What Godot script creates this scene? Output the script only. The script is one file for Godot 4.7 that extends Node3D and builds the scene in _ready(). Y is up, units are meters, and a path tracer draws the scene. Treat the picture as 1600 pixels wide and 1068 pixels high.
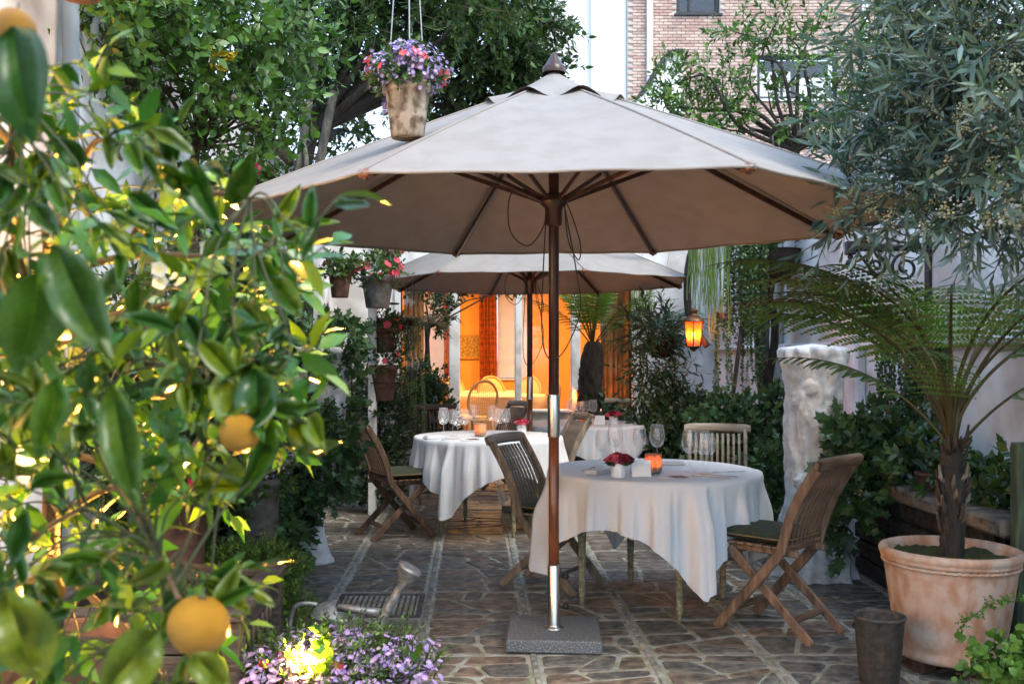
extends Node3D
# A restaurant's walled garden at dusk: parasols, set tables, potted plants. Metres, y up; the court runs along -z.
const F := 1520.0
const EYE := 1.42
var rng := RandomNumberGenerator.new()
var mats := {}
var taken := {}
var tex := {}


func _ready() -> void:
	rng.seed = 4711
	# ---- camera
	var cam := Camera3D.new()
	cam.name = "camera"
	cam.near = 0.05
	cam.far = 400.0
	cam.projection = Camera3D.PROJECTION_FRUSTUM
	cam.size = 0.05 * 1068.0 / F
	cam.frustum_offset = Vector2(60.0 / F * 0.05, 22.0 / F * 0.05)
	cam.position = Vector3(0, EYE, 0)
	var lens := CameraAttributesPhysical.new()
	lens.frustum_focal_length = 35.0
	lens.frustum_focus_distance = 5.6
	lens.exposure_aperture = 5.0
	cam.attributes = lens
	add_child(cam)
	# ---- sky and daylight
	var around := WorldEnvironment.new()
	around.name = "environment"
	var e := Environment.new()
	e.background_mode = Environment.BG_SKY
	var sky := Sky.new()
	var air := ProceduralSkyMaterial.new()
	air.sky_top_color = Color(0.64, 0.79, 0.98)
	air.sky_horizon_color = Color(0.88, 0.95, 1.0)
	air.sky_curve = 0.3
	air.sky_energy_multiplier = 0.9
	air.ground_bottom_color = Color(0.2, 0.19, 0.18)
	air.ground_horizon_color = Color(0.5, 0.5, 0.5)
	sky.sky_material = air
	e.sky = sky
	e.tonemap_mode = Environment.TONE_MAPPER_LINEAR
	e.tonemap_exposure = 3.6
	e.sdfgi_enabled = true
	e.ssao_enabled = true
	e.ssil_enabled = true
	around.environment = e
	add_child(around)
	var sun := DirectionalLight3D.new()
	sun.name = "daylight"
	sun.light_energy = 0.4
	sun.light_angular_distance = 30.0
	sun.light_color = Color(1.0, 0.99, 0.97)
	sun.rotation_degrees = Vector3(-52, 42, 0)
	sun.shadow_enabled = true
	add_child(sun)
	# ---- the place
	make_textures()
	make_materials()
	build_ground()
	build_pavement()
	build_walls()
	build_restaurant()
	build_far_houses()
	# ---- things
	build_parasols()
	build_tables()
	build_chairs()
	build_tableware()
	build_right_side()
	build_left_side()
	build_back_plants()
	build_trees()
	build_foreground()


# ------------------------------------------------------------------ small helpers
func at(px: float, py: float, d: float) -> Vector3:
	return Vector3((px - 740.0) * d / F, EYE + (556.0 - py) * d / F, -d)


func rr(a: float, b: float) -> float:
	return rng.randf_range(a, b)


func rdir() -> Vector3:
	var z := rr(-1, 1)
	var t := rr(0, TAU)
	var r := sqrt(1.0 - z * z)
	return Vector3(r * cos(t), z, r * sin(t))


func numbered(called: String) -> String:
	if not taken.has(called):
		taken[called] = 0
		return called
	taken[called] += 1
	return "%s_%03d" % [called, taken[called]]


func tag(o: Node, label: String, category: String, group := "") -> void:
	o.set_meta("label", label)
	o.set_meta("category", category)
	if group != "":
		o.set_meta("group", group)


func thing(called: String, label: String, category: String, pos := Vector3.ZERO, turn := 0.0, group := "") -> Node3D:
	var o := Node3D.new()
	o.name = numbered(called)
	add_child(o)
	o.position = pos
	o.rotation.y = turn
	tag(o, label, category, group)
	return o


func struct_node(called: String) -> Node3D:
	var o := Node3D.new()
	o.name = numbered(called)
	add_child(o)
	o.set_meta("kind", "structure")
	return o


func part(parent: Node, called: String, mesh: Mesh, m: Material, xf := Transform3D.IDENTITY) -> MeshInstance3D:
	var o := MeshInstance3D.new()
	o.name = called
	o.mesh = mesh
	o.material_override = m
	o.transform = xf
	parent.add_child(o, true)
	return o


func copy_of(src: Node3D, pos: Vector3, turn: float, label: String, group := "") -> Node3D:
	var c := src.duplicate() as Node3D
	c.name = numbered(re_stem(src.name))
	add_child(c)
	c.position = pos
	c.rotation.y = turn
	c.set_meta("label", label)
	if group != "":
		c.set_meta("group", group)
	return c


func re_stem(s: String) -> String:
	if s.length() > 4 and s[s.length() - 4] == "_" and s.right(3).is_valid_int():
		return s.left(s.length() - 4)
	return s


func xf(pos: Vector3, yaw := 0.0, pitch := 0.0, roll := 0.0, sc := Vector3.ONE) -> Transform3D:
	return Transform3D(Basis.from_euler(Vector3(pitch, yaw, roll)) * Basis.from_scale(sc), pos)


func y_along(dir: Vector3, spin := 0.0) -> Basis:
	var y := dir.normalized()
	var h := Vector3.UP if absf(y.y) < 0.95 else Vector3.RIGHT
	var x := h.cross(y).normalized()
	var z := x.cross(y)
	return Basis(x, y, z) * Basis(Vector3.UP, spin)


func tool_new(smooth := true) -> SurfaceTool:
	var st := SurfaceTool.new()
	st.begin(Mesh.PRIMITIVE_TRIANGLES)
	st.set_smooth_group(0 if smooth else -1)
	return st


func done(st: SurfaceTool) -> ArrayMesh:
	st.generate_normals()
	return st.commit()


func tri(st: SurfaceTool, a: Vector3, b: Vector3, c: Vector3) -> void:
	st.add_vertex(a)
	st.add_vertex(b)
	st.add_vertex(c)


func quad(st: SurfaceTool, a: Vector3, b: Vector3, c: Vector3, d: Vector3) -> void:
	tri(st, a, b, c)
	tri(st, a, c, d)


# triangle turned so that it faces away from o
func tri_out(st: SurfaceTool, a: Vector3, b: Vector3, c: Vector3, o: Vector3) -> void:
	if (a - c).cross(a - b).dot((a + b + c) / 3.0 - o) < 0.0:
		tri(st, a, c, b)
	else:
		tri(st, a, b, c)


func quad_out(st: SurfaceTool, a: Vector3, b: Vector3, c: Vector3, d: Vector3, o: Vector3) -> void:
	tri_out(st, a, b, c, o)
	tri_out(st, a, c, d, o)


# box with chamfered edges
func bbox(st: SurfaceTool, size: Vector3, pos: Vector3, bevel := 0.003, b := Basis.IDENTITY) -> void:
	var h := size * 0.5
	var e := minf(bevel, minf(h.x, minf(h.y, h.z)) * 0.8)
	var p := {}
	for sx in [-1, 1]:
		for sy in [-1, 1]:
			for sz in [-1, 1]:
				var s := Vector3(sx, sy, sz)
				for ax in 3:
					var q := Vector3(sx * (h.x - e), sy * (h.y - e), sz * (h.z - e))
					q[ax] = s[ax] * h[ax]
					p[Vector4i(sx, sy, sz, ax)] = pos + b * q
				tri_out(st, p[Vector4i(sx, sy, sz, 0)], p[Vector4i(sx, sy, sz, 1)], p[Vector4i(sx, sy, sz, 2)], pos)
	for ax in 3:
		var u := (ax + 1) % 3
		var v := (ax + 2) % 3
		for s in [-1, 1]:
			var k: Array[Vector3] = []
			for c in [[-1, -1], [1, -1], [1, 1], [-1, 1]]:
				var key := Vector4i(0, 0, 0, ax)
				key[ax] = s
				key[u] = c[0]
				key[v] = c[1]
				k.append(p[key])
			quad_out(st, k[0], k[1], k[2], k[3], pos)
			# the edge along ax, at signs (s, t) of u and v
			for t in [-1, 1]:
				var k1 := Vector4i(0, 0, 0, u)
				k1[u] = s
				k1[v] = t
				var k2 := k1
				k2[3] = v
				var a1 := k1
				a1[ax] = -1
				var a2 := k1
				a2[ax] = 1
				var b1 := k2
				b1[ax] = -1
				var b2 := k2
				b2[ax] = 1
				quad_out(st, p[a1], p[a2], p[b2], p[b1], pos)


func box_mesh(size: Vector3, bevel := 0.003) -> ArrayMesh:
	var st := tool_new(false)
	bbox(st, size, Vector3.ZERO, bevel)
	return done(st)


# bar from a to b with a rectangular section (wd along the given side direction, th across)
func bar(st: SurfaceTool, a: Vector3, b: Vector3, wd: float, th: float, side: Vector3, bevel := 0.003) -> void:
	var y := (b - a).normalized()
	var z := side.cross(y).normalized()
	var x := y.cross(z).normalized()
	bbox(st, Vector3(wd, a.distance_to(b), th), (a + b) * 0.5, bevel, Basis(x, y, z))


func tube(st: SurfaceTool, pts: Array, radii: Array, sides := 8, caps := true) -> void:
	var n := pts.size()
	var rings: Array = []
	var x := Vector3.ZERO
	for k in n:
		var d: Vector3 = (pts[mini(k + 1, n - 1)] - pts[maxi(k - 1, 0)]).normalized()
		if k == 0:
			x = d.cross(Vector3.UP if absf(d.y) < 0.9 else Vector3.RIGHT).normalized()
		else:
			x = (x - d * x.dot(d)).normalized()
		var y := d.cross(x)
		var r: float = radii[mini(k, radii.size() - 1)]
		var ring := PackedVector3Array()
		for s in sides:
			var t := TAU * s / sides
			ring.append(pts[k] + (x * cos(t) + y * sin(t)) * r)
		rings.append(ring)
	for k in n - 1:
		for s in sides:
			var s2 := (s + 1) % sides
			quad(st, rings[k][s], rings[k][s2], rings[k + 1][s2], rings[k + 1][s])
	if caps:
		for s in sides:
			var s2 := (s + 1) % sides
			tri(st, pts[0], rings[0][s2], rings[0][s])
			tri(st, pts[n - 1], rings[n - 1][s], rings[n - 1][s2])


func lathe(st: SurfaceTool, prof: Array, segs := 24, o := Vector3.ZERO, flute := 0.0, flutes := 0) -> void:
	for k in prof.size() - 1:
		for s in segs:
			var q: Array[Vector3] = []
			for c in [[k, s], [k, s + 1], [k + 1, s + 1], [k + 1, s]]:
				var t: float = TAU * (c[1] % segs) / segs
				var r: float = prof[c[0]].x
				if flutes > 0:
					r *= 1.0 - flute * (0.5 + 0.5 * cos(t * flutes))
				q.append(o + Vector3(cos(t) * r, prof[c[0]].y, sin(t) * r))
			if prof[k].x < 1e-5:
				tri(st, q[0], q[3], q[2])
			elif prof[k + 1].x < 1e-5:
				tri(st, q[0], q[2], q[1])
			else:
				quad(st, q[0], q[3], q[2], q[1])


func lathe_mesh(prof: Array, segs := 24) -> ArrayMesh:
	var st := tool_new(true)
	lathe(st, prof, segs)
	return done(st)


# smooth sheet from f(u, v), u and v in 0..1
func sheet(st: SurfaceTool, nu: int, nv: int, f: Callable) -> void:
	var g: Array = []
	for i in nu + 1:
		var row := PackedVector3Array()
		for j in nv + 1:
			row.append(f.call(float(i) / nu, float(j) / nv))
		g.append(row)
	for i in nu:
		for j in nv:
			quad(st, g[i][j], g[i + 1][j], g[i + 1][j + 1], g[i][j + 1])


func spline(pts: Array, n := 6) -> Array:
	var out: Array = []
	for k in pts.size() - 1:
		var p0: Vector3 = pts[maxi(k - 1, 0)]
		var p1: Vector3 = pts[k]
		var p2: Vector3 = pts[k + 1]
		var p3: Vector3 = pts[mini(k + 2, pts.size() - 1)]
		for j in n:
			out.append(p1.cubic_interpolate(p2, p0, p3, float(j) / n))
	out.append(pts[pts.size() - 1])
	return out


func taper(n: int, r0: float, r1: float) -> Array:
	var out: Array = []
	for k in n:
		out.append(lerpf(r0, r1, float(k) / maxf(1.0, n - 1)))
	return out


func cord(pts: Array, r0: float, r1: float, sides := 6, n := 5) -> ArrayMesh:
	var st := tool_new(true)
	var s := spline(pts, n)
	tube(st, s, taper(s.size(), r0, r1), sides)
	return done(st)


# ------------------------------------------------------------------ textures and materials
func noise_tex(key: String, freq: float, lo: float, hi: float, kind := FastNoiseLite.TYPE_SIMPLEX_SMOOTH, oct := 5, size := 512, normal := 0.0, sx := 1.0) -> void:
	var n := FastNoiseLite.new()
	n.seed = key.hash() % 10000
	n.noise_type = kind
	n.frequency = freq
	n.fractal_octaves = oct
	var t := NoiseTexture2D.new()
	t.width = size
	t.height = size
	t.seamless = true
	t.noise = n
	if normal > 0.0:
		t.as_normal_map = true
		t.bump_strength = normal
	else:
		var g := Gradient.new()
		g.set_color(0, Color(lo, lo, lo))
		g.set_color(1, Color(hi, hi, hi))
		t.color_ramp = g
	tex[key] = t


func make_textures() -> void:
	noise_tex("soft", 0.008, 0.45, 1.0)
	noise_tex("fine", 0.05, 0.55, 1.0)
	noise_tex("patch", 0.004, 0.35, 1.0)
	noise_tex("gray", 0.02, 0.0, 1.0)
	noise_tex("grain", 0.12, 0.25, 1.0, FastNoiseLite.TYPE_CELLULAR, 2)
	noise_tex("weave", 0.25, 0.9, 1.0, FastNoiseLite.TYPE_VALUE, 1)
	noise_tex("bumps", 0.02, 0, 1, FastNoiseLite.TYPE_SIMPLEX_SMOOTH, 5, 512, 6.0)


func lin(r: float, g: float, b: float) -> Color:
	return Color(r, g, b).linear_to_srgb()


func mat(key: String, c: Color, rough := 0.7, metal := 0.0, t := "", sc := Vector3.ONE, relief := 0.0, world := true) -> StandardMaterial3D:
	var m := StandardMaterial3D.new()
	m.resource_name = key
	m.albedo_color = c.linear_to_srgb()
	m.roughness = rough
	m.metallic = metal
	if t != "":
		m.albedo_texture = tex[t]
		m.uv1_triplanar = true
		m.uv1_world_triplanar = world
		m.uv1_scale = sc
	if relief > 0.0:
		m.uv1_triplanar = true
		m.uv1_world_triplanar = world
		m.uv1_scale = sc
		m.heightmap_enabled = true
		m.heightmap_texture = tex["gray"]
		m.heightmap_scale = relief
	mats[key] = m
	return m


func leafmat(key: String, back := 0.5, rough := 0.45, tint := Color(0.8, 1.0, 0.25)) -> StandardMaterial3D:
	var m := StandardMaterial3D.new()
	m.resource_name = key
	m.vertex_color_use_as_albedo = true
	m.roughness = rough
	m.cull_mode = BaseMaterial3D.CULL_DISABLED
	m.backlight_enabled = true
	m.backlight = Color(tint.r * back, tint.g * back, tint.b * back).linear_to_srgb()
	mats[key] = m
	return m


func make_materials() -> void:
	mat("soil", Color(0.05, 0.04, 0.03), 0.95, 0, "fine", Vector3.ONE * 3, 1.0)
	mat("mortar", Color(0.42, 0.405, 0.36), 0.95, 0, "soft", Vector3.ONE * 1.6, 0.4)
	mats["mortar"].albedo_texture = ramp_tex("mossy", 0.01, Color(0.82, 0.82, 0.70), Color(1, 1, 1))
	mat("joint", Color(0.52, 0.50, 0.43), 0.9, 0, "soft", Vector3.ONE * 2.3, 0.1)
	mat("pipe_grey", Color(0.22, 0.25, 0.27), 0.7)
	var tones := [Color(0.30, 0.25, 0.20), Color(0.34, 0.265, 0.195), Color(0.265, 0.24, 0.205), Color(0.36, 0.255, 0.18), Color(0.31, 0.28, 0.24), Color(0.225, 0.205, 0.18)]
	for k in tones.size():
		mat("slate%d" % k, tones[k], 0.55, 0, "soft", Vector3.ONE * (2.0 + 0.3 * k), 0.35)
	mat("plaster", Color(0.74, 0.735, 0.73), 0.9, 0, "patch", Vector3.ONE * 0.35, 0.25)
	mats["plaster"].albedo_texture = ramp_tex("plaster", 0.006, Color(0.80, 0.775, 0.75), Color(1, 1, 1))
	mat("roughcast", Color(0.76, 0.77, 0.78), 0.95, 0, "soft", Vector3.ONE * 1.2, 0.7)
	mats["roughcast"].albedo_texture = ramp_tex("roughcast", 0.02, Color(0.84, 0.84, 0.83), Color(1, 1, 1))
	mat("white_paint", Color(0.74, 0.74, 0.72), 0.5, 0, "soft", Vector3.ONE * 0.6)
	mats["white_paint"].albedo_texture = ramp_tex("paint", 0.01, Color(0.86, 0.85, 0.83), Color(1, 1, 1))
	mat("amber_wall", Color(0.80, 0.40, 0.10), 0.8)
	mat("room_floor", Color(0.25, 0.13, 0.06), 0.5, 0, "soft", Vector3(1, 1, 4))
	mat("ceiling", Color(0.75, 0.6, 0.42), 0.9)
	mat("canopy", Color(0.288, 0.258, 0.234), 0.85, 0, "", Vector3.ONE)
	var cp: StandardMaterial3D = mats["canopy"]
	cp.albedo_texture = ramp_tex("cloth", 0.02, Color(0.94, 0.935, 0.925), Color(1, 1, 1))
	cp.uv1_triplanar = true
	cp.uv1_world_triplanar = true
	cp.uv1_scale = Vector3.ONE * 0.5
	cp.backlight_enabled = true
	cp.backlight = lin(0.05, 0.03, 0.024)
	mat("umbrella_wood", Color(0.10, 0.04, 0.025), 0.35, 0, "soft", Vector3(6, 0.6, 6))
	mat("varnish", Color(0.36, 0.10, 0.03), 0.3, 0, "soft", Vector3(6, 0.5, 6))
	mats["varnish"].clearcoat_enabled = true
	mats["varnish"].clearcoat = 0.4
	mats["varnish"].clearcoat_roughness = 0.2
	mat("steel", Color(0.62, 0.61, 0.59), 0.3, 1.0)
	mat("galvanised", Color(0.55, 0.58, 0.60), 0.45, 0.55, "soft", Vector3.ONE * 6)
	mat("black_iron", Color(0.012, 0.012, 0.013), 0.45, 0.3)
	mat("granite", Color(0.42, 0.44, 0.46), 0.6, 0, "grain", Vector3.ONE * 2.2)
	mat("teak", Color(0.36, 0.215, 0.135), 0.6, 0, "soft", Vector3(5, 0.7, 5), 0.12, false)
	mat("teak_grey", Color(0.45, 0.34, 0.24), 0.7, 0, "soft", Vector3(5, 0.7, 5), 0.12, false)
	mat("teak_dark", Color(0.23, 0.125, 0.072), 0.6, 0, "soft", Vector3(5, 0.7, 5), 0.12, false)
	for w in ["teak", "teak_grey", "teak_dark"]:
		var along: StandardMaterial3D = mats[w].duplicate()
		along.uv1_scale = Vector3(0.7, 5, 5)
		mats[w + "_along"] = along
	mat("cushion", Color(0.036, 0.045, 0.02), 0.9, 0, "weave", Vector3.ONE * 4, 0.2, false)
	mat("piping", Color(0.20, 0.13, 0.05), 0.8)
	mat("linen", Color(0.79, 0.80, 0.81), 0.85, 0, "weave", Vector3.ONE * 6)
	mats["linen"].backlight_enabled = true
	mats["linen"].backlight = lin(0.15, 0.15, 0.15)
	mat("paper", Color(0.8, 0.79, 0.77), 0.7)
	mat("cream_leg", Color(0.50, 0.45, 0.27), 0.55, 0, "soft", Vector3.ONE * 7)
	mat("terracotta", Color(0.57, 0.425, 0.33), 0.85, 0, "", Vector3.ONE)
	var tc: StandardMaterial3D = mats["terracotta"]
	tc.albedo_texture = ramp_tex("clay", 0.016, Color(0.90, 0.75, 0.65), Color(1.0, 1.0, 1.0))
	tc.uv1_triplanar = true
	tc.uv1_scale = Vector3(1.5, 0.8, 1.5)
	tc.heightmap_enabled = true
	tc.heightmap_texture = tex["gray"]
	tc.heightmap_scale = 0.4
	mat("clay_pale", Color(0.40, 0.345, 0.27), 0.9, 0, "", Vector3.ONE)
	var ty: StandardMaterial3D = mats["clay_pale"]
	ty.albedo_texture = ramp_tex("clay2", 0.014, Color(0.45, 0.36, 0.27), Color(1, 1, 1))
	ty.uv1_triplanar = true
	ty.uv1_scale = Vector3(3.0, 2.0, 3.0)
	mat("clay_red", Color(0.22, 0.10, 0.065), 0.85, 0, "soft", Vector3.ONE * 3)
	mat("clay_grey", Color(0.20, 0.19, 0.175), 0.9, 0, "soft", Vector3.ONE * 3)
	mat("moss", Color(0.10, 0.10, 0.016), 0.95, 0, "fine", Vector3.ONE * 8, 1.5)
	mat("bark", Color(0.075, 0.058, 0.045), 0.95, 0, "soft", Vector3(5, 1.2, 5), 1.2)
	mat("bark_pale", Color(0.22, 0.20, 0.16), 0.9, 0, "soft", Vector3(5, 1.2, 5), 0.8)
	mat("bark_brown", Color(0.13, 0.075, 0.045), 0.9, 0, "soft", Vector3(5, 1.2, 5), 0.8)
	mat("twig", Color(0.055, 0.06, 0.022), 0.8)
	mat("twig_brown", Color(0.11, 0.06, 0.03), 0.8)
	mat("fern_stem", Color(0.12, 0.10, 0.035), 0.7)
	mat("fern_stem_dark", Color(0.055, 0.03, 0.018), 0.8)
	mat("planter", Color(0.085, 0.07, 0.062), 0.55, 0, "soft", Vector3(1.5, 8, 1.5), 0.15)
	mat("sage", Color(0.115, 0.17, 0.095), 0.6, 0, "soft", Vector3(5, 0.7, 5))
	mat("sandstone", Color(0.33, 0.26, 0.19), 0.9, 0, "soft", Vector3.ONE * 1.7, 0.8)
	mat("dark_stone", Color(0.055, 0.05, 0.045), 0.85, 0, "soft", Vector3.ONE * 2.5, 1.0)
	mat("coir", Color(0.075, 0.035, 0.02), 0.95, 0, "fine", Vector3.ONE * 6, 2.0)
	mat("mortar_brick", Color(0.62, 0.58, 0.53), 0.95)
	var bt := [Color(0.49, 0.32, 0.27), Color(0.54, 0.37, 0.31), Color(0.45, 0.32, 0.28), Color(0.61, 0.47, 0.40)]
	for k in 4:
		mat("brick%d" % k, bt[k], 0.9)
	mat("render_white", Color(0.8, 0.8, 0.79), 0.9)
	mat("dark_frame", Color(0.02, 0.024, 0.03), 0.5)
	mat("coping", Color(0.03, 0.028, 0.026), 0.8)
	mat("cane", Color(0.55, 0.36, 0.17), 0.6)
	mat("uphol", Color(0.68, 0.50, 0.28), 0.85)
	mat("cloth_warm", Color(0.78, 0.70, 0.58), 0.85)
	mat("curtain_red", Color(0.62, 0.13, 0.02), 0.85, 0, "soft", Vector3(2, 3, 2))
	mat("curtain_gold", Color(0.66, 0.34, 0.05), 0.8, 0, "soft", Vector3(2, 0.5, 2))
	mat("blind", Color(0.80, 0.76, 0.74), 0.85)
	mats["blind"].backlight_enabled = true
	mats["blind"].backlight = lin(1.0, 0.97, 0.95)
	mat("gilt", Color(0.50, 0.26, 0.05), 0.4, 0.3)
	mat("canvas", Color(0.80, 0.50, 0.14), 0.8, 0, "soft", Vector3.ONE * 5)
	var g := mat("glass", Color(1, 1, 1), 0.02)
	g.transparency = BaseMaterial3D.TRANSPARENCY_ALPHA
	g.albedo_color = Color(1, 1, 1, 0.045)
	var pane := mat("pane", Color(1, 1, 1), 0.02)
	pane.transparency = BaseMaterial3D.TRANSPARENCY_ALPHA
	pane.albedo_color = Color(0.95, 0.97, 0.96, 0.006)
	var am := mat("amber_glass", Color(1, 1, 1), 0.4)
	am.transparency = BaseMaterial3D.TRANSPARENCY_ALPHA
	am.albedo_color = Color(0.95, 0.42, 0.12, 0.55)
	mat("candle_glass", Color(0.95, 0.74, 0.46), 0.4, 0, "soft", Vector3.ONE * 14)
	mats["candle_glass"].backlight_enabled = true
	mats["candle_glass"].backlight = Color(1, 0.8, 0.6)
	mat("wax", Color(0.85, 0.75, 0.55), 0.6)
	var fl := mat("flame", Color(1, 0.7, 0.3), 0.8)
	fl.emission_enabled = true
	fl.emission = Color(1.0, 0.62, 0.22)
	fl.emission_energy_multiplier = 10.0
	var lg := mat("lamp_glow", Color(1, 0.9, 0.7), 0.8)
	lg.emission_enabled = true
	lg.emission = Color(1.0, 0.78, 0.42)
	lg.emission_energy_multiplier = 6.0
	mat("copper", Color(0.30, 0.14, 0.06), 0.45, 0.6, "soft", Vector3.ONE * 8)
	mat("china", Color(0.78, 0.78, 0.77), 0.25)
	mat("cutlery", Color(0.55, 0.55, 0.55), 0.25, 1.0)
	mat("orange_peel", Color(0.82, 0.36, 0.004), 0.36, 0, "fine", Vector3.ONE * 9, 0.12, false)
	mat("rope", Color(0.06, 0.04, 0.03), 0.9)
	mat("wire", Color(0.42, 0.42, 0.42), 0.5, 0.4)
	mat("rose", Color(0.74, 0.12, 0.18), 0.7)
	mat("rose_dark", Color(0.24, 0.012, 0.03), 0.7)
	mat("grate", Color(0.20, 0.17, 0.15), 0.6, 0.3, "soft", Vector3.ONE * 5)
	leafmat("leaf", 0.45, 0.42)
	leafmat("leaf_gloss", 0.42, 0.26)
	leafmat("leaf_dark", 0.22, 0.4)
	leafmat("leaf_veined", 0.42, 0.34)
	mats["leaf_veined"].albedo_texture = vein_texture()
	leafmat("fern", 0.6, 0.55)
	leafmat("petal", 0.6, 0.7, Color(1, 1, 1))


# pale midrib and side veins on a mottled blade
func vein_texture() -> ImageTexture:
	var n := FastNoiseLite.new()
	n.seed = 77
	n.frequency = 0.05
	var im := Image.create(128, 256, false, Image.FORMAT_RGB8)
	for y in 256:
		for x in 128:
			var u := absf(x / 127.0 - 0.5) * 2.0
			var v := y / 255.0
			var rib := exp(-pow(u * 16.0, 2.0))
			var side := pow(0.5 + 0.5 * cos((v - u * 0.16) * 13.0 * TAU), 14.0) * (1.0 - u) * 0.6
			var b := 0.78 + 0.10 * n.get_noise_2d(x, y) + 0.08 * n.get_noise_2d(x * 4, y * 4) + 0.2 * maxf(rib, side)
			im.set_pixel(x, y, Color(minf(1.0, b * 1.02), minf(1.0, b), minf(1.0, b * 0.95)))
	return ImageTexture.create_from_image(im)


func ramp_tex(key: String, freq: float, a: Color, b: Color) -> NoiseTexture2D:
	var n := FastNoiseLite.new()
	n.seed = key.hash() % 10000
	n.frequency = freq
	n.fractal_octaves = 6
	var t := NoiseTexture2D.new()
	t.width = 512
	t.height = 512
	t.seamless = true
	t.noise = n
	var g := Gradient.new()
	g.set_color(0, a)
	g.set_color(1, b)
	g.set_offset(0, 0.25)
	g.set_offset(1, 0.65)
	t.color_ramp = g
	tex[key] = t
	return t


# ------------------------------------------------------------------ ground, pavement, walls
func build_ground() -> void:
	var st := tool_new(false)
	quad(st, Vector3(-150, -0.06, 60), Vector3(-150, -0.06, -300), Vector3(150, -0.06, -300), Vector3(150, -0.06, 60))
	var o := part(self, numbered("ground"), done(st), mats["soil"])
	o.set_meta("kind", "structure")


func cut_poly(p: PackedVector2Array, o: Vector2, n: Vector2) -> Array:
	var a := PackedVector2Array()
	var b := PackedVector2Array()
	for k in p.size():
		var q := p[k]
		var r := p[(k + 1) % p.size()]
		var dq := (q - o).dot(n)
		var dr := (r - o).dot(n)
		if dq >= 0.0:
			a.append(q)
		else:
			b.append(q)
		if (dq > 0.0 and dr < 0.0) or (dq < 0.0 and dr > 0.0):
			var x := q.lerp(r, dq / (dq - dr))
			a.append(x)
			b.append(x)
	return [a, b]


func poly_area(p: PackedVector2Array) -> float:
	var s := 0.0
	for k in p.size():
		s += p[k].cross(p[(k + 1) % p.size()])
	return absf(s) * 0.5


func poly_mid(p: PackedVector2Array) -> Vector2:
	var s := Vector2.ZERO
	for q in p:
		s += q
	return s / p.size()


func break_up(cell: PackedVector2Array, least: float) -> Array:
	var todo: Array = [cell]
	var out: Array = []
	while todo.size() > 0:
		var p: PackedVector2Array = todo.pop_back()
		if poly_area(p) < least * rr(0.75, 1.9):
			out.append(p)
			continue
		var lo := p[0]
		var hi := p[0]
		for q in p:
			lo = lo.min(q)
			hi = hi.max(q)
		var ext := hi - lo
		var n := Vector2(1, rr(-0.75, 0.75)) if ext.x > ext.y * rr(1.0, 1.8) else Vector2(rr(-0.45, 0.45), 1)
		var mid := poly_mid(p) + Vector2(rr(-0.16, 0.16) * ext.x, rr(-0.16, 0.16) * ext.y)
		var two := cut_poly(p, mid, n.normalized())
		for t in two:
			if t.size() >= 3 and poly_area(t) > 0.0008:
				todo.append(t)
	return out


func slab(st: SurfaceTool, poly: PackedVector2Array, top: float, low: float, edge: float) -> void:
	var c := poly_mid(poly)
	var n := poly.size()
	var o := Vector3(c.x, (top + low) * 0.5, c.y)
	for k in n:
		var q := poly[k]
		var r := poly[(k + 1) % n]
		var qi := q + (c - q).normalized() * edge
		var ri := r + (c - r).normalized() * edge
		tri_out(st, Vector3(c.x, top, c.y), Vector3(qi.x, top, qi.y), Vector3(ri.x, top, ri.y), o)
		quad_out(st, Vector3(qi.x, top, qi.y), Vector3(ri.x, top, ri.y), Vector3(r.x, top - edge * 0.6, r.y), Vector3(q.x, top - edge * 0.6, q.y), o)
		quad_out(st, Vector3(q.x, top - edge * 0.6, q.y), Vector3(r.x, top - edge * 0.6, r.y), Vector3(r.x, low, r.y), Vector3(q.x, low, q.y), o)


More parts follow.
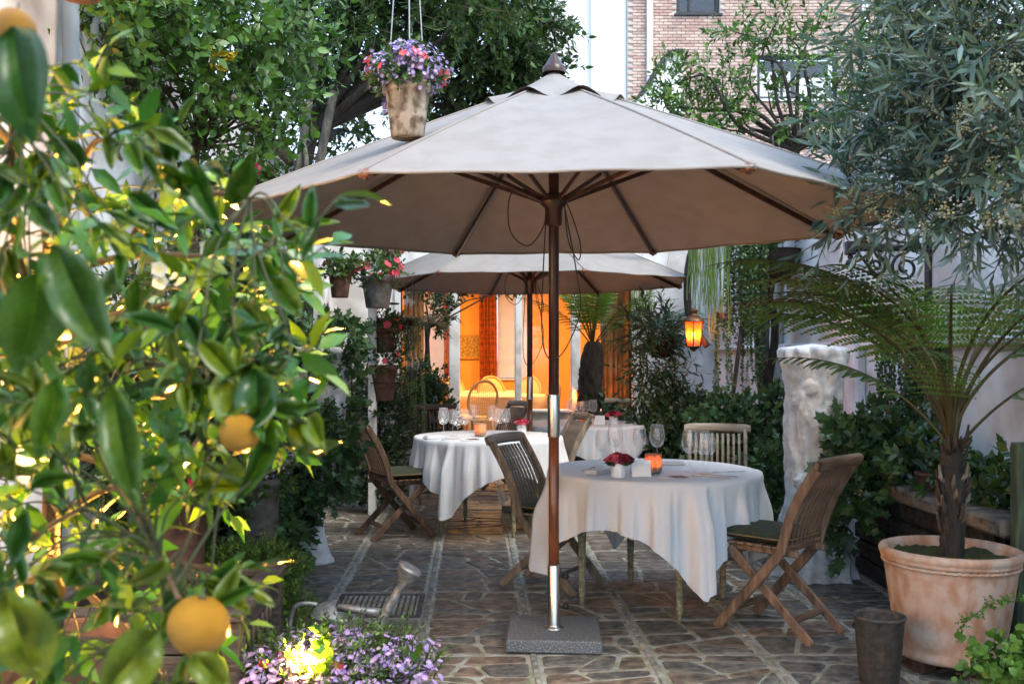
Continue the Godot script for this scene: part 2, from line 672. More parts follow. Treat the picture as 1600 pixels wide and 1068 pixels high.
func build_pavement() -> void:
	var root := struct_node("pavement")
	var st := tool_new(false)
	bbox(st, Vector3(8.0, 0.04, 13.4), Vector3(0.9, -0.0255, -5.4), 0.002)
	part(root, "mortar_bed", done(st), mats["mortar"])
	var stones: Array = []
	for i in range(-4, 5):
		var x0 := 0.285 + 0.55 * i
		st = tool_new(false)
		for k in range(-8, 12):
			var z0 := -(4.63 + 0.62 * k)
			var wob := rr(-0.003, 0.003)
			bar(st, Vector3(x0 + wob, -0.012, z0 + 0.305), Vector3(x0 + rr(-0.003, 0.003), -0.012 + rr(-0.002, 0.001), z0 - 0.305), 0.032, 0.03, Vector3.RIGHT, 0.006)
		part(root, "joint_strip", done(st), mats["joint"])
		for k in range(-8, 12):
			var d0 := 4.63 + 0.62 * k
			# the drain lies in one cell
			if i == -2 and k == 1:
				continue
			var a := Vector2(x0 + 0.026, -d0 - 0.606)
			var b := Vector2(x0 + 0.524, -d0 - 0.014)
			if i == -4:
				a.x = -1.8
			var cell := PackedVector2Array([a, Vector2(b.x, a.y), b, Vector2(a.x, b.y)])
			for p in break_up(cell, 0.040):
				var ins := Geometry2D.offset_polygon(p, -rr(0.008, 0.015), Geometry2D.JOIN_MITER)
				if ins.size() == 0 or poly_area(ins[0]) < 0.0006:
					continue
				# knock the sharp corners off
				var q: PackedVector2Array = ins[0]
				var soft := PackedVector2Array()
				for c in q.size():
					var cur := q[c]
					var prv := q[(c + q.size() - 1) % q.size()]
					var nxt := q[(c + 1) % q.size()]
					soft.append(cur.lerp(prv, minf(0.3, rr(0.01, 0.03) / maxf(0.01, cur.distance_to(prv)))))
					soft.append(cur.lerp(nxt, minf(0.3, rr(0.01, 0.03) / maxf(0.01, cur.distance_to(nxt)))))
				stones.append(soft)
	# transverse joints
	for k in range(-8, 13):
		st = tool_new(false)
		var z := -(4.63 + 0.62 * k)
		for i in range(-4, 5):
			var x0 := 0.285 + 0.55 * i
			bar(st, Vector3(x0 + 0.018, -0.013 + rr(-0.002, 0.001), z + rr(-0.003, 0.003)), Vector3(x0 + 0.532, -0.013, z + rr(-0.003, 0.003)), 0.016, 0.024, Vector3.BACK, 0.005)
		part(root, "joint_strip", done(st), mats["joint"])
	stones.sort_custom(func(p, q): return stone_rank(p) < stone_rank(q))
	var rest := tool_new(false)
	for k in stones.size():
		var top := rr(-0.003, 0.005)
		if k < 296:
			st = tool_new(false)
			slab(st, stones[k], top, -0.025, 0.005)
			part(root, "stone", done(st), mats["slate%d" % (rng.randi() % 6)])
		else:
			slab(rest, stones[k], top, -0.025, 0.005)
	var far := part(root, "far_stones", done(rest), mats["slate0"])
	far.set_meta("kind", "stuff")
	# drain cover with its bars
	var g := thing("drain_grate", "dark slotted drain cover set in the crazy paving beside the watering can", "drain cover", Vector3(-0.54, 0.0, -5.56))
	st = tool_new(false)
	for s in [-1, 1]:
		bbox(st, Vector3(0.50, 0.03, 0.03), Vector3(0, -0.012, s * 0.245), 0.004)
		bbox(st, Vector3(0.03, 0.03, 0.46), Vector3(s * 0.235, -0.012, 0), 0.004)
	part(g, "frame", done(st), mats["grate"])
	var sl := box_mesh(Vector3(0.018, 0.02, 0.458), 0.004)
	for k in 14:
		part(g, "bar", sl, mats["grate"], xf(Vector3(-0.203 + k * 0.0312, -0.014, 0)))


func stone_rank(p: PackedVector2Array) -> float:
	var c := poly_mid(p)
	var d := -c.y
	if d < 4.15 or c.x > d * 0.57 + 0.1 or c.x < -d * 0.2 - 0.5:
		return 1000.0 - d
	return d


# a wall slab given by its footprint line, with a coping
func build_walls() -> void:
	var r := thing("garden_wall", "tall white plaster wall behind the tree fern and iron bracket", "wall")
	var st := tool_new(false)
	bbox(st, Vector3(0.25, 3.0, 10.5), Vector3(3.13, 1.45, -6.9), 0.01)
	part(r, "wall_face", done(st), mats["plaster"])
	st = tool_new(false)
	bbox(st, Vector3(0.34, 0.07, 10.5), Vector3(3.11, 2.985, -6.9), 0.012)
	part(r, "coping", done(st), mats["sandstone"])
	for z in [-9.6, -7.6]:
		st = tool_new(false)
		bbox(st, Vector3(0.09, 2.9, 0.34), Vector3(2.965, 1.4, z), 0.02)
		part(r, "pilaster", done(st), mats["plaster"])
	st = tool_new(false)
	bbox(st, Vector3(0.07, 0.05, 10.4), Vector3(2.985, 1.51, -6.9), 0.015)
	part(r, "ledge", done(st), mats["plaster"])
	var l := thing("garden_wall", "tall plaster wall behind the orange tree and climbing vine", "wall")
	st = tool_new(false)
	bbox(st, Vector3(0.25, 3.3, 10.6), Vector3(-1.905, 1.6, -6.75), 0.01)
	part(l, "wall_face", done(st), mats["plaster"])
	st = tool_new(false)
	bbox(st, Vector3(0.34, 0.07, 10.6), Vector3(-1.89, 3.285, -6.75), 0.012)
	part(l, "coping", done(st), mats["sandstone"])
	for z in [-6.9]:
		st = tool_new(false)
		bbox(st, Vector3(0.07, 3.2, 0.24), Vector3(-1.745, 1.55, z), 0.02)
		part(l, "pilaster", done(st), mats["plaster"])
	st = tool_new(true)
	tube(st, [Vector3(-1.72, 0, -4.15), Vector3(-1.72, 3.1, -4.15)], [0.035], 12)
	part(l, "downpipe", done(st), mats["pipe_grey"])


# ------------------------------------------------------------------ restaurant
func wall_box(parent: Node3D, called: String, m: Material, x0: float, x1: float, y0: float, y1: float, z0: float, z1: float, bevel := 0.004) -> MeshInstance3D:
	var st := tool_new(false)
	bbox(st, Vector3(absf(x1 - x0), absf(y1 - y0), absf(z1 - z0)), Vector3((x0 + x1) / 2, (y0 + y1) / 2, (z0 + z1) / 2), bevel)
	return part(parent, called, done(st), m)


func drape(width: float, height: float, depth: float, folds: float, seed_k: float) -> ArrayMesh:
	var st := tool_new(true)
	for side in [0.0, 0.012]:
		sheet(st, int(folds * 10), 6, func(u, v):
			var ph: float = u * folds * TAU + sin(u * 9.0 + seed_k) * 0.9
			return Vector3((u - 0.5) * width + sin(v * 5 + ph) * 0.006, v * height, sin(ph) * depth * (0.75 + 0.25 * sin(u * 13 + seed_k)) + sin(u * 31.0) * 0.008 + side))
	return done(st)


func build_restaurant() -> void:
	var h := thing("restaurant", "white fronted dining room with tall openings and amber interior at the end of the court", "building")
	var W: Material = mats["white_paint"]
	wall_box(h, "wall", mats["plaster"], -2.9, -0.90, 0, 3.3, -12.25, -12.0)
	wall_box(h, "wall", mats["plaster"], 1.95, 4.2, 0, 3.3, -12.25, -12.0)
	wall_box(h, "lintel", W, -0.9, 1.95, 2.5, 3.3, -12.249, -12.001)
	for p in [[-0.305, -0.17], [0.51, 0.60], [1.205, 1.32]]:
		wall_box(h, "post", W, p[0], p[1], 0.0, 2.498, -12.16, -12.02, 0.012)
	for p in [[-0.98, -0.90], [1.95, 2.02]]:
		wall_box(h, "door_frame", W, p[0], p[1], 0.0, 2.58, -12.26, -11.96, 0.012)
	for p in [[0.602, 1.203], [1.322, 1.948]]:
		var b := wall_box(h, "base_panel", W, p[0], p[1], 0.0, 0.72, -12.14, -12.04, 0.008)
		wall_box(b, "sill", W, p[0] - 0.0, p[1], 0.722, 0.76, -12.18, -11.98, 0.01)
		wall_box(b, "moulding", W, p[0] + 0.08, p[1] - 0.08, 0.12, 0.60, -12.05, -12.03, 0.006)
	for p in [[-0.898, -0.307, 0.1], [0.602, 1.203, 0.762], [1.322, 1.948, 0.762]]:
		wall_box(h, "window_pane", mats["pane"], p[0], p[1], p[2], 2.496, -12.095, -12.087, 0.001)
	# the room behind
	wall_box(h, "room_floor", mats["room_floor"], -2.9, 4.2, 0.0, 0.10, -18.0, -12.26)
	wall_box(h, "ceiling", mats["ceiling"], -2.9, 4.2, 2.95, 3.3, -18.0, -12.252)
	var A: Material = mats["amber_wall"]
	wall_box(h, "room_wall", A, -2.9, -2.7, 0.1, 2.95, -18.0, -12.26)
	wall_box(h, "room_wall", A, 4.0, 4.2, 0.1, 2.95, -18.0, -12.26)
	for p in [[-2.7, -1.12], [-0.5, 0.42], [1.02, 4.0]]:
		wall_box(h, "room_wall", A, p[0], p[1], 0.1, 2.95, -18.0, -17.5)
	for p in [[-1.12, -0.5], [0.42, 1.02]]:
		wall_box(h, "room_wall", A, p[0], p[1], 0.1, 0.98, -18.0, -17.5)
		wall_box(h, "room_wall", A, p[0], p[1], 2.55, 2.95, -18.0, -17.5)
		var wn := wall_box(h, "window", mats["pane"], p[0], p[1], 0.98, 2.55, -17.82, -17.81, 0.001)
		wall_box(wn, "sill", W, p[0], p[1], 0.982, 1.01, -17.8, -17.46, 0.005)
	wall_box(h, "skirting", mats["gilt"], -0.5, 0.42, 0.1, 0.22, -17.5, -17.47)
	# blinds in the two far windows
	var bl := ["white pleated blind in the narrow far window behind the hanging baskets", "white pleated blind in the far window beside the striped red curtain"]
	var bx := [-0.81, 0.72]
	for k in 2:
		var b := thing("roman_blind", bl[k], "blind", Vector3(bx[k], 1.03, -17.53), 0, "blinds in the dining room")
		for j in 6:
			var st := tool_new(true)
			sheet(st, 1, 4, func(u, v): return Vector3((u - 0.5) * 0.58, j * 0.25 + v * 0.252, 0.022 * sin(v * PI) - 0.012 * v + 0.0))
			part(b, "pleat", done(st), mats["blind"])
	# curtains
	var cs := [["striped red curtain beside the narrow far window of the dining room", -0.40, 0.27, -17.35, "curtain_red"], ["striped red curtain between the framed picture and far window", 0.26, 0.31, -17.35, "curtain_red"],
		["mustard curtain just inside the glass behind the hanging succulent", -0.765, 0.24, -12.45, "curtain_gold"], ["mustard curtain just inside the glass beside the dark tree fern", 1.80, 0.36, -12.45, "curtain_gold"]]
	for c in cs:
		var o := thing("curtain", c[0], "curtain", Vector3(c[1], 0.12, c[3]), 0, "dining room curtains")
		part(o, "drape", drape(c[2], 2.72, 0.035, c[2] * 16.0, c[1] * 7.0), mats[c[4]])
		var rod := tool_new(true)
		tube(rod, [Vector3(-c[2] * 0.6, 2.75, 0), Vector3(c[2] * 0.6, 2.75, 0)], [0.014], 10)
		part(o, "rod", done(rod), mats["gilt"])
	# picture
	var pic := thing("framed_picture", "small framed landscape picture hanging on the amber dining room wall", "picture", Vector3(-0.09, 1.58, -17.48))
	var st2 := tool_new(false)
	for s in [-1, 1]:
		bbox(st2, Vector3(0.46, 0.035, 0.03), Vector3(0, s * 0.205, 0), 0.006)
		bbox(st2, Vector3(0.035, 0.374, 0.03), Vector3(s * 0.2125, 0, 0), 0.006)
	part(pic, "frame", done(st2), mats["gilt"])
	part(pic, "painting", box_mesh(Vector3(0.39, 0.375, 0.012), 0.001), mats["canvas"])
	# ceiling lamp
	for x in [-0.4, 1.9]:
		var lamp := thing("ceiling_lamp", "glowing panel lamp on the dining room ceiling above the doorway tables" if x < 0.0 else "glowing panel lamp on the dining room ceiling behind the tree fern", "lamp", Vector3(x, 2.93, -15.0), 0, "dining room ceiling lamps")
		part(lamp, "glow_panel", box_mesh(Vector3(0.9, 0.03, 0.9), 0.01), mats["lamp_glow"])
		var al := AreaLight3D.new()
		al.name = "lamp_light"
		al.area_size = Vector2(0.9, 0.9)
		al.light_color = Color(1.0, 0.73, 0.44)
		al.light_energy = 2.9
		al.area_range = 12.0
		al.area_attenuation = 2.0
		al.shadow_enabled = true
		al.rotation_degrees = Vector3(-90, 0, 0)
		al.position = Vector3(0, -0.03, 0)
		lamp.add_child(al)
	# tables and chairs in the room
	var tl := ["round dining table inside under a floor length cloth, nearest the glass", "small dining table inside under a cloth beside the far amber wall"]
	var tp := [Vector3(0.42, 0.1, -14.6), Vector3(0.25, 0.1, -16.3)]
	var tr := [0.72, 0.55]
	for k in 2:
		var t := thing("dining_table", tl[k], "table", tp[k], 0, "dining tables inside the room")
		var s3 := tool_new(true)
		var R: float = tr[k]
		sheet(s3, 72, 10, func(u, v):
			var a: float = u * TAU
			if v < 0.3:
				return Vector3(cos(a), 0, sin(a)) * R * (v / 0.3) + Vector3(0, 0.74, 0)
			var q: float = (v - 0.3) / 0.7
			var rad: float = R + 0.02 + q * (0.05 + 0.03 * sin(a * 14.0 + R * 3))
			return Vector3(cos(a) * rad, 0.735 - q * 0.72, sin(a) * rad))
		part(t, "cloth", done(s3), mats["cloth_warm"])
		var s4 := tool_new(true)
		lathe(s4, [Vector2(0.0, 0.725), Vector2(R - 0.02, 0.725), Vector2(R - 0.02, 0.70), Vector2(0.06, 0.69), Vector2(0.05, 0.06), Vector2(0.28, 0.03), Vector2(0.28, 0.0)], 24)
		part(t, "pedestal", done(s4), mats["gilt"])
	var oc := oval_chair(true)
	oc.position = Vector3(0.02, 0.1, -13.45)
	oc.rotation.y = deg_to_rad(205)
	tag(oc, "cane oval back dining chair standing in the open doorway before the white table", "chair", "oval back dining chairs")
	var oc2 := oval_chair(false)
	oc2.position = Vector3(0.33, 0.1, -15.55)
	oc2.rotation.y = deg_to_rad(10)
	tag(oc2, "cream oval back dining chair behind the table, below the framed picture", "chair", "oval back dining chairs")
	for c in [[Vector3(-0.16, 0.1, -15.9), 40.0, "cream oval back dining chair half hidden by the central white post"], [Vector3(-0.46, 0.1, -14.8), 90.0, "cream oval back dining chair in the opening nearest the hanging baskets"],
			[Vector3(0.92, 0.1, -14.1), -70.0, "cream oval back dining chair behind the second parasol pole"], [Vector3(1.17, 0.1, -13.7), -100.0, "cream oval back dining chair against the glass beside the narrow white post"],
			[Vector3(0.78, 0.1, -15.8), -30.0, "cream oval back dining chair below the far window blind"], [Vector3(-0.25, 0.1, -13.9), 130.0, "cream oval back dining chair pushed to the left of the cane chair"]]:
		copy_of(oc2, c[0], deg_to_rad(c[1]), c[2])


func ring_pts(rx: float, ry: float, o: Vector3, n := 24, tilt := 0.0) -> Array:
	var out: Array = []
	for k in n + 1:
		var t := TAU * k / n
		out.append(o + Vector3(cos(t) * rx, sin(t) * ry * cos(tilt), sin(t) * ry * sin(tilt)))
	return out


# faces +z
func oval_chair(cane: bool) -> Node3D:
	var o := thing("dining_chair", "", "chair")
	var st := tool_new(true)
	var r := ring_pts(0.22, 0.27, Vector3(0, 0.72, -0.25), 28, -0.2)
	tube(st, r, [0.02], 8, false)
	part(o, "back_frame", done(st), mats["cane"])
	if cane:
		st = tool_new(true)
		for k in range(-6, 7):
			var x := k * 0.032
			var yy := 0.26 * sqrt(maxf(0.0, 1.0 - pow(x / 0.22, 2)))
			tube(st, [Vector3(x, 0.72 - yy, -0.25 + yy * 0.2), Vector3(x, 0.72 + yy, -0.25 - yy * 0.2)], [0.0035], 4, false)
		for k in range(-7, 8):
			var y := k * 0.034
			var xx := 0.21 * sqrt(maxf(0.0, 1.0 - pow(y / 0.27, 2)))
			tube(st, [Vector3(-xx, 0.72 + y, -0.25 - y * 0.2), Vector3(xx, 0.72 + y, -0.25 - y * 0.2)], [0.0035], 4, false)
		part(o, "cane_panel", done(st), mats["cane"])
	else:
		st = tool_new(true)
		for s in [-1.0, 1.0]:
			sheet(st, 20, 6, func(u, v):
				var a: float = u * TAU
				var y: float = sin(a) * v * 0.265
				return Vector3(cos(a) * v * 0.215, 0.72 + y, -0.25 - y * 0.2 + s * 0.025 * (1.0 - v * v)))
		part(o, "back_pad", done(st), mats["uphol"])
	st = tool_new(true)
	lathe(st, [Vector2(0, 0.49), Vector2(0.16, 0.488), Vector2(0.235, 0.465), Vector2(0.24, 0.43), Vector2(0.0, 0.42)], 24)
	part(o, "seat", done(st), mats["uphol"])
	for p in [Vector2(-0.18, 0.17), Vector2(0.18, 0.17), Vector2(-0.17, -0.18), Vector2(0.17, -0.18)]:
		st = tool_new(true)
		tube(st, [Vector3(p.x, 0.44, p.y), Vector3(p.x * 1.1, 0.0, p.y * 1.12)], [0.022, 0.013], 8)
		part(o, "leg", done(st), mats["cane"])
	return o


# ------------------------------------------------------------------ houses beyond
func build_far_houses() -> void:
	var z := -24.0
	var h := thing("brick_house", "pink brick house with dark framed windows rising beyond the garden", "building")
	var holes := [[5.0, 6.08, 9.86, 11.3], [7.0, 9.0, 7.75, 8.85]]
	# backing in pieces round the two windows
	var M0: Material = mats["mortar_brick"]
	wall_box(h, "wall", M0, 3.80, 11.0, 0.0, 7.749, z - 0.4, z)
	wall_box(h, "wall", M0, 3.80, 6.999, 7.75, 9.859, z - 0.4, z)
	wall_box(h, "wall", M0, 9.001, 11.0, 7.75, 9.859, z - 0.4, z)
	wall_box(h, "wall", M0, 7.0, 9.0, 8.85, 9.859, z - 0.4, z)
	wall_box(h, "wall", M0, 3.80, 4.999, 9.86, 11.6, z - 0.4, z)
	wall_box(h, "wall", M0, 6.081, 11.0, 9.86, 11.6, z - 0.4, z)
	wall_box(h, "wall", M0, 5.0, 6.08, 11.3, 11.6, z - 0.4, z)
	wall_box(h, "side_wall", M0, 3.80, 4.1, 0.0, 11.6, z - 8.0, z - 0.401)
	wall_box(h, "roof", mats["coping"], 3.6, 11.2, 11.62, 11.85, z - 8.0, z + 0.3)
	var bm := box_mesh(Vector3(0.205, 0.062, 0.05), 0.004)
	var rest: Array = []
	for k in 4:
		rest.append(tool_new(false))
	var single := 0
	var row := 0
	var y := 10.9
	while y > 4.6:
		var x := 3.92 + (0.11 if row % 2 == 0 else 0.0)
		while x < 10.9:
			var open := false
			for q in holes:
				if x > q[0] - 0.09 and x < q[1] + 0.09 and y > q[2] - 0.02 and y < q[3] + 0.02:
					open = true
			if x > 6.95 and x < 9.05 and y > 8.83 and y < 9.13:
				open = true
			if not open:
				var tone := (rng.randi() % 4) if rng.randf() < 0.8 else 3
				var pz := z + 0.012 + rr(-0.004, 0.006)
				var pos := Vector3(x + rr(-0.004, 0.004), y, pz)
				if single < 290 and x < 7.0 and y < 10.35:
					part(h, "brick", bm, mats["brick%d" % tone], Transform3D(Basis.IDENTITY, pos))
					single += 1
				else:
					bbox(rest[tone], Vector3(0.205, 0.062, 0.05), pos, 0.004)
			x += 0.217
		y -= 0.076
		row += 1
	for k in 14:
		part(h, "brick", bm, mats["brick3"], Transform3D(Basis(Vector3.BACK, PI / 2), Vector3(7.06 + k * 0.148, 8.98, z + 0.014)))
	for k in 4:
		var s := part(h, "brickwork", done(rest[k]), mats["brick%d" % k])
		s.set_meta("kind", "stuff")
	for q in holes:
		var wd: float = q[1] - q[0]
		var ht: float = q[3] - q[2]
		var mid := Vector3((q[0] + q[1]) / 2, (q[2] + q[3]) / 2, z - 0.12)
		var st := tool_new(false)
		for s in [-1, 1]:
			bbox(st, Vector3(wd, 0.09, 0.09), mid + Vector3(0, s * (ht / 2 - 0.045), 0), 0.008)
			bbox(st, Vector3(0.09, ht - 0.18, 0.09), mid + Vector3(s * (wd / 2 - 0.045), 0, 0), 0.008)
		bbox(st, Vector3(0.06, ht - 0.18, 0.07), mid + Vector3(-wd * 0.18, 0, 0), 0.008)
		var fr := part(h, "window", done(st), mats["dark_frame"])
		wall_box(fr, "pane", mats["pane"], q[0] + 0.09, q[1] - 0.09, q[2] + 0.09, q[3] - 0.09, z - 0.135, z - 0.13, 0.001)
		wall_box(fr, "room_back", mats["dark_frame"], q[0] - 0.3, q[1] + 0.3, q[2] - 0.3, q[3] + 0.3, z - 1.6, z - 1.5)
		wall_box(fr, "sill", mats["render_white"] if q[0] > 6 else mats["dark_frame"], q[0] - 0.05, q[1] + 0.05, q[2] - 0.06, q[2] - 0.002, z - 0.1, z + 0.08)
	wall_box(h, "window_blind", mats["render_white"], 7.12, 7.9, 7.85, 8.5, z - 0.26, z - 0.24, 0.002)
	wall_box(h, "window_blind", mats["render_white"], 8.02, 8.9, 7.85, 8.35, z - 0.26, z - 0.24, 0.002)
	for x in [4.33, 9.62]:
		var st := tool_new(true)
		tube(st, [Vector3(x, 4.0, z + 0.1), Vector3(x, 11.6, z + 0.1)], [0.075], 12)
		part(h, "downpipe", done(st), mats["render_white"])
	# the pale house beside it
	var p := thing("rendered_house", "plain white rendered house side beyond the parasol top", "building")
	wall_box(p, "wall", mats["render_white"], 1.6, 3.79, 0.0, 11.2, z - 6.0, z - 0.1)
	wall_box(p, "pier", mats["render_white"], 2.9, 3.5, 0.0, 11.2, z - 0.098, z + 0.02)
	wall_box(p, "roof", mats["coping"], 1.5, 3.79, 11.21, 11.4, z - 6.0, z + 0.1)
	# white gable of the neighbour's wall with a dark coping
	var gw := thing("gable_wall", "white sloping wall end with curved dark coping before the brick house", "wall")
	var prof := PackedVector2Array()
	for q in [[1000, 420], [1000, 152], [1012, 138], [1026, 112], [1040, 92], [1052, 84], [1066, 84], [1066, 420]]:
		var v := at(q[0], q[1], 15.0)
		prof.append(Vector2(v.x, v.y))
	var sg := tool_new(false)
	var mid2 := Vector3(prof[0].x + 0.35, 4.0, -15.15)
	for k in prof.size():
		var a := prof[k]
		var b := prof[(k + 1) % prof.size()]
		quad_out(sg, Vector3(a.x, a.y, -15.0), Vector3(b.x, b.y, -15.0), Vector3(b.x, b.y, -15.35), Vector3(a.x, a.y, -15.35), mid2)
	var tris := Geometry2D.triangulate_polygon(prof)
	for k in range(0, tris.size(), 3):
		for zz in [-15.0, -15.35]:
			tri_out(sg, Vector3(prof[tris[k]].x, prof[tris[k]].y, zz), Vector3(prof[tris[k + 1]].x, prof[tris[k + 1]].y, zz), Vector3(prof[tris[k + 2]].x, prof[tris[k + 2]].y, zz), mid2)
	wall_box(gw, "wall_foot", mats["render_white"], prof[0].x, prof[7].x, -0.02, prof[0].y - 0.002, -15.35, -15.0)
	part(gw, "wall_face", done(sg), mats["render_white"])
	for k in range(1, 6):
		var a := Vector3(prof[k].x, prof[k].y + 0.03, -15.17)
		var b := Vector3(prof[k + 1].x, prof[k + 1].y + 0.03, -15.17)
		var sc := tool_new(false)
		bar(sc, a, b + (b - a).normalized() * 0.02, 0.48, 0.075, Vector3.BACK, 0.02)
		part(gw, "coping", done(sc), mats["coping"])


# ------------------------------------------------------------------ parasols
func canopy_point(R: float, top: float, rim: float, k: float, u: float, v: float, wob: float) -> Vector3:
	var a0 := deg_to_rad(22.5 + 45.0 * k)
	var a1 := a0 + PI / 4
	var pa := Vector3(sin(a0), 0, cos(a0)) * R
	var pb := Vector3(sin(a1), 0, cos(a1)) * R
	var s := 4.0 * u * (1.0 - u)
	var vv := v * (1.0 - 0.018 * s * v)
	var p := pa.lerp(pb, u) * vv
	p.y = lerpf(top, rim, vv * 0.93 + 0.07 * vv * vv) - 0.05 * s * v * (1.2 - v * 0.9)
	# slack cloth near the top pulls into soft wrinkles
	var curl := (u - 0.5) * (u - 0.5)
	p.y += wob * s * sin(v * 62.0 + curl * 26.0 + sin(u * 7.0 + k * 2.1) * 1.4) * exp(-pow((v - 0.38) * 4.5, 2)) * (0.0035 + 0.0025 * sin(u * 11.0 + k))
	p.y += wob * s * sin(u * 17.0 + v * 9.0 + k) * 0.003 * v
	return p


func make_parasol(R: float, top: float, rim: float, tilt: float, label: String, pos: Vector3, turn: float) -> Node3D:
	var o := thing("parasol", label, "parasol", pos, turn, "taupe market parasols")
	var T := Transform3D(Basis(Vector3.RIGHT, tilt), Vector3.ZERO)
	T.origin = Vector3(0, top, 0) - T.basis * Vector3(0, top, 0)
	for k in 8:
		var st := tool_new(true)
		sheet(st, 20, 30, func(u, v): return canopy_point(R, top, rim, k, u, v * 0.985 + 0.015, 1.0))
		var pn := part(o, "canopy_panel", done(st), mats["canopy"], T)
		# stitched hem under the edge
		st = tool_new(true)
		var hem: Array = []
		for j in 21:
			hem.append(canopy_point(R, top, rim, k, j / 20.0, 1.0, 1.0) + Vector3(0, -0.004, 0))
		tube(st, hem, [0.006], 6)
		part(pn, "hem", done(st), mats["canopy"])
		st = tool_new(true)
		var seam: Array = []
		for j in 25:
			seam.append(canopy_point(R, top, rim, k, 0.0, 0.18 + 0.82 * j / 24.0, 1.0) + Vector3(0, 0.001, 0))
		tube(st, seam, [0.0065], 6)
		part(pn, "seam", done(st), mats["canopy"])
	# vent flap over the top
	var cap := tool_new(true)
	var rc := R * 0.205
	sheet(cap, 96, 10, func(u, v):
		var a: float = u * TAU
		var lobe: float = pow(sin((a - deg_to_rad(22.5)) * 4.0), 2.0)
		var r: float = rc * (0.06 + 0.94 * v) * (1.0 + 0.05 * lobe)
		return Vector3(sin(a) * r, top + 0.035 - v * rc * 0.47 - 0.02 * sin(v * PI) - v * v * v * 0.06 * lobe + v * v * 0.02, cos(a) * r))
	part(o, "vent_flap", done(cap), mats["canopy"], T)
	var fin := lathe_mesh([Vector2(0.058, top + 0.035), Vector2(0.06, top + 0.06), Vector2(0.045, top + 0.075), Vector2(0.03, top + 0.10), Vector2(0.012, top + 0.13), Vector2(0.0, top + 0.14)], 20)
	part(o, "finial", fin, mats["umbrella_wood"], T)
	var hubY := top - 0.60
	for k in 8:
		var a := deg_to_rad(22.5 + 45.0 * k)
		var dir := Vector3(sin(a), 0, cos(a))
		var side := Vector3(cos(a), 0, -sin(a))
		var st := tool_new(false)
		var tip := dir * R * 0.99
		tip.y = rim - 0.018
		bar(st, dir * 0.05 + Vector3(0, top - 0.055, 0), tip, 0.018, 0.028, side, 0.004)
		var rb := part(o, "rib", done(st), mats["umbrella_wood"], T)
		st = tool_new(false)
		bbox(st, Vector3(0.045, 0.03, 0.05), tip + Vector3(0, 0.012, 0) - dir * 0.01, 0.008, Basis(side, Vector3.UP, dir))
		part(rb, "corner_tab", done(st), mats["varnish"])
		st = tool_new(false)
		var mid := dir * R * 0.40
		mid.y = lerpf(top, rim, 0.40) - 0.075
		bar(st, dir * 0.06 + Vector3(0, hubY, 0), mid, 0.016, 0.022, side, 0.004)
		part(o, "strut", done(st), mats["umbrella_wood"], T)
	part(o, "hub", lathe_mesh([Vector2(0.0, top - 0.10), Vector2(0.05, top - 0.10), Vector2(0.06, top - 0.03), Vector2(0.0, top - 0.02)], 20), mats["umbrella_wood"], T)
	var run := lathe_mesh([Vector2(0.027, hubY - 0.13), Vector2(0.042, hubY - 0.12), Vector2(0.045, hubY - 0.04), Vector2(0.068, hubY - 0.02), Vector2(0.07, hubY + 0.02), Vector2(0.04, hubY + 0.035), Vector2(0.027, hubY + 0.04)], 20)
	part(o, "runner", run, mats["umbrella_wood"])
	var st3 := tool_new(true)
	tube(st3, [Vector3(0, 1.225, 0), Vector3(0, top - 0.03, 0)], [0.026], 20)
	part(o, "upper_pole", done(st3), mats["umbrella_wood"])
	st3 = tool_new(true)
	lathe(st3, [Vector2(0.0, 1.013), Vector2(0.0295, 1.013), Vector2(0.0305, 1.016), Vector2(0.0305, 1.222), Vector2(0.0295, 1.225), Vector2(0.0, 1.225)], 24)
	part(o, "joint_sleeve", done(st3), mats["steel"])
	st3 = tool_new(true)
	tube(st3, [Vector3(0, 0.25, 0), Vector3(0, 1.013, 0)], [0.026], 20)
	part(o, "lower_pole", done(st3), mats["varnish"])
	st3 = tool_new(true)
	lathe(st3, [Vector2(0.05, 0.062), Vector2(0.05, 0.068), Vector2(0.033, 0.072), Vector2(0.031, 0.08), Vector2(0.031, 0.375), Vector2(0.0265, 0.38), Vector2(0.0265, 0.3)], 24)
	var sock := part(o, "socket", done(st3), mats["steel"])
	for y in [0.17, 0.32]:
		st3 = tool_new(true)
		tube(st3, [Vector3(0.028, y, 0), Vector3(0.052, y, 0)], [0.006], 8)
		lathe(st3, [Vector2(0.0, -0.012), Vector2(0.016, -0.01), Vector2(0.018, 0.0), Vector2(0.014, 0.012), Vector2(0.0, 0.014)], 14, Vector3(0.058, y, 0.0))
		part(sock, "knob", done(st3), mats["black_iron"])
	part(o, "base_plate", box_mesh(Vector3(0.46, 0.062, 0.46), 0.008), mats["granite"], xf(Vector3(0, 0.032, 0)))
	# slack rigging lines
	for q in [[[0.05, -0.02, 0.03], [-0.19, 0.05, 0.05], [-0.22, -0.14, 0.05], [-0.13, -0.23, 0.05], [-0.05, -0.13, 0.04], [-0.04, 0.0, 0.02]], [[0.05, 0.0, 0.04], [0.07, -0.2, 0.05], [0.12, -0.3, 0.05], [0.13, -0.22, 0.05], [0.08, -0.06, 0.05], [0.05, 0.0, 0.03]],
			[[0.05, -0.02, 0.03], [0.11, -0.35, 0.04], [0.13, -0.55, 0.04], [0.05, -0.75, 0.04], [-0.03, -0.78, 0.03], [-0.06, -0.6, 0.03], [-0.04, -0.1, 0.02]]]:
		var pts: Array = []
		for v in q:
			pts.append(Vector3(v[0], hubY + v[1], v[2]))
		part(o, "cord", cord(pts, 0.0035, 0.0035, 6, 8), mats["rope"])
	return o


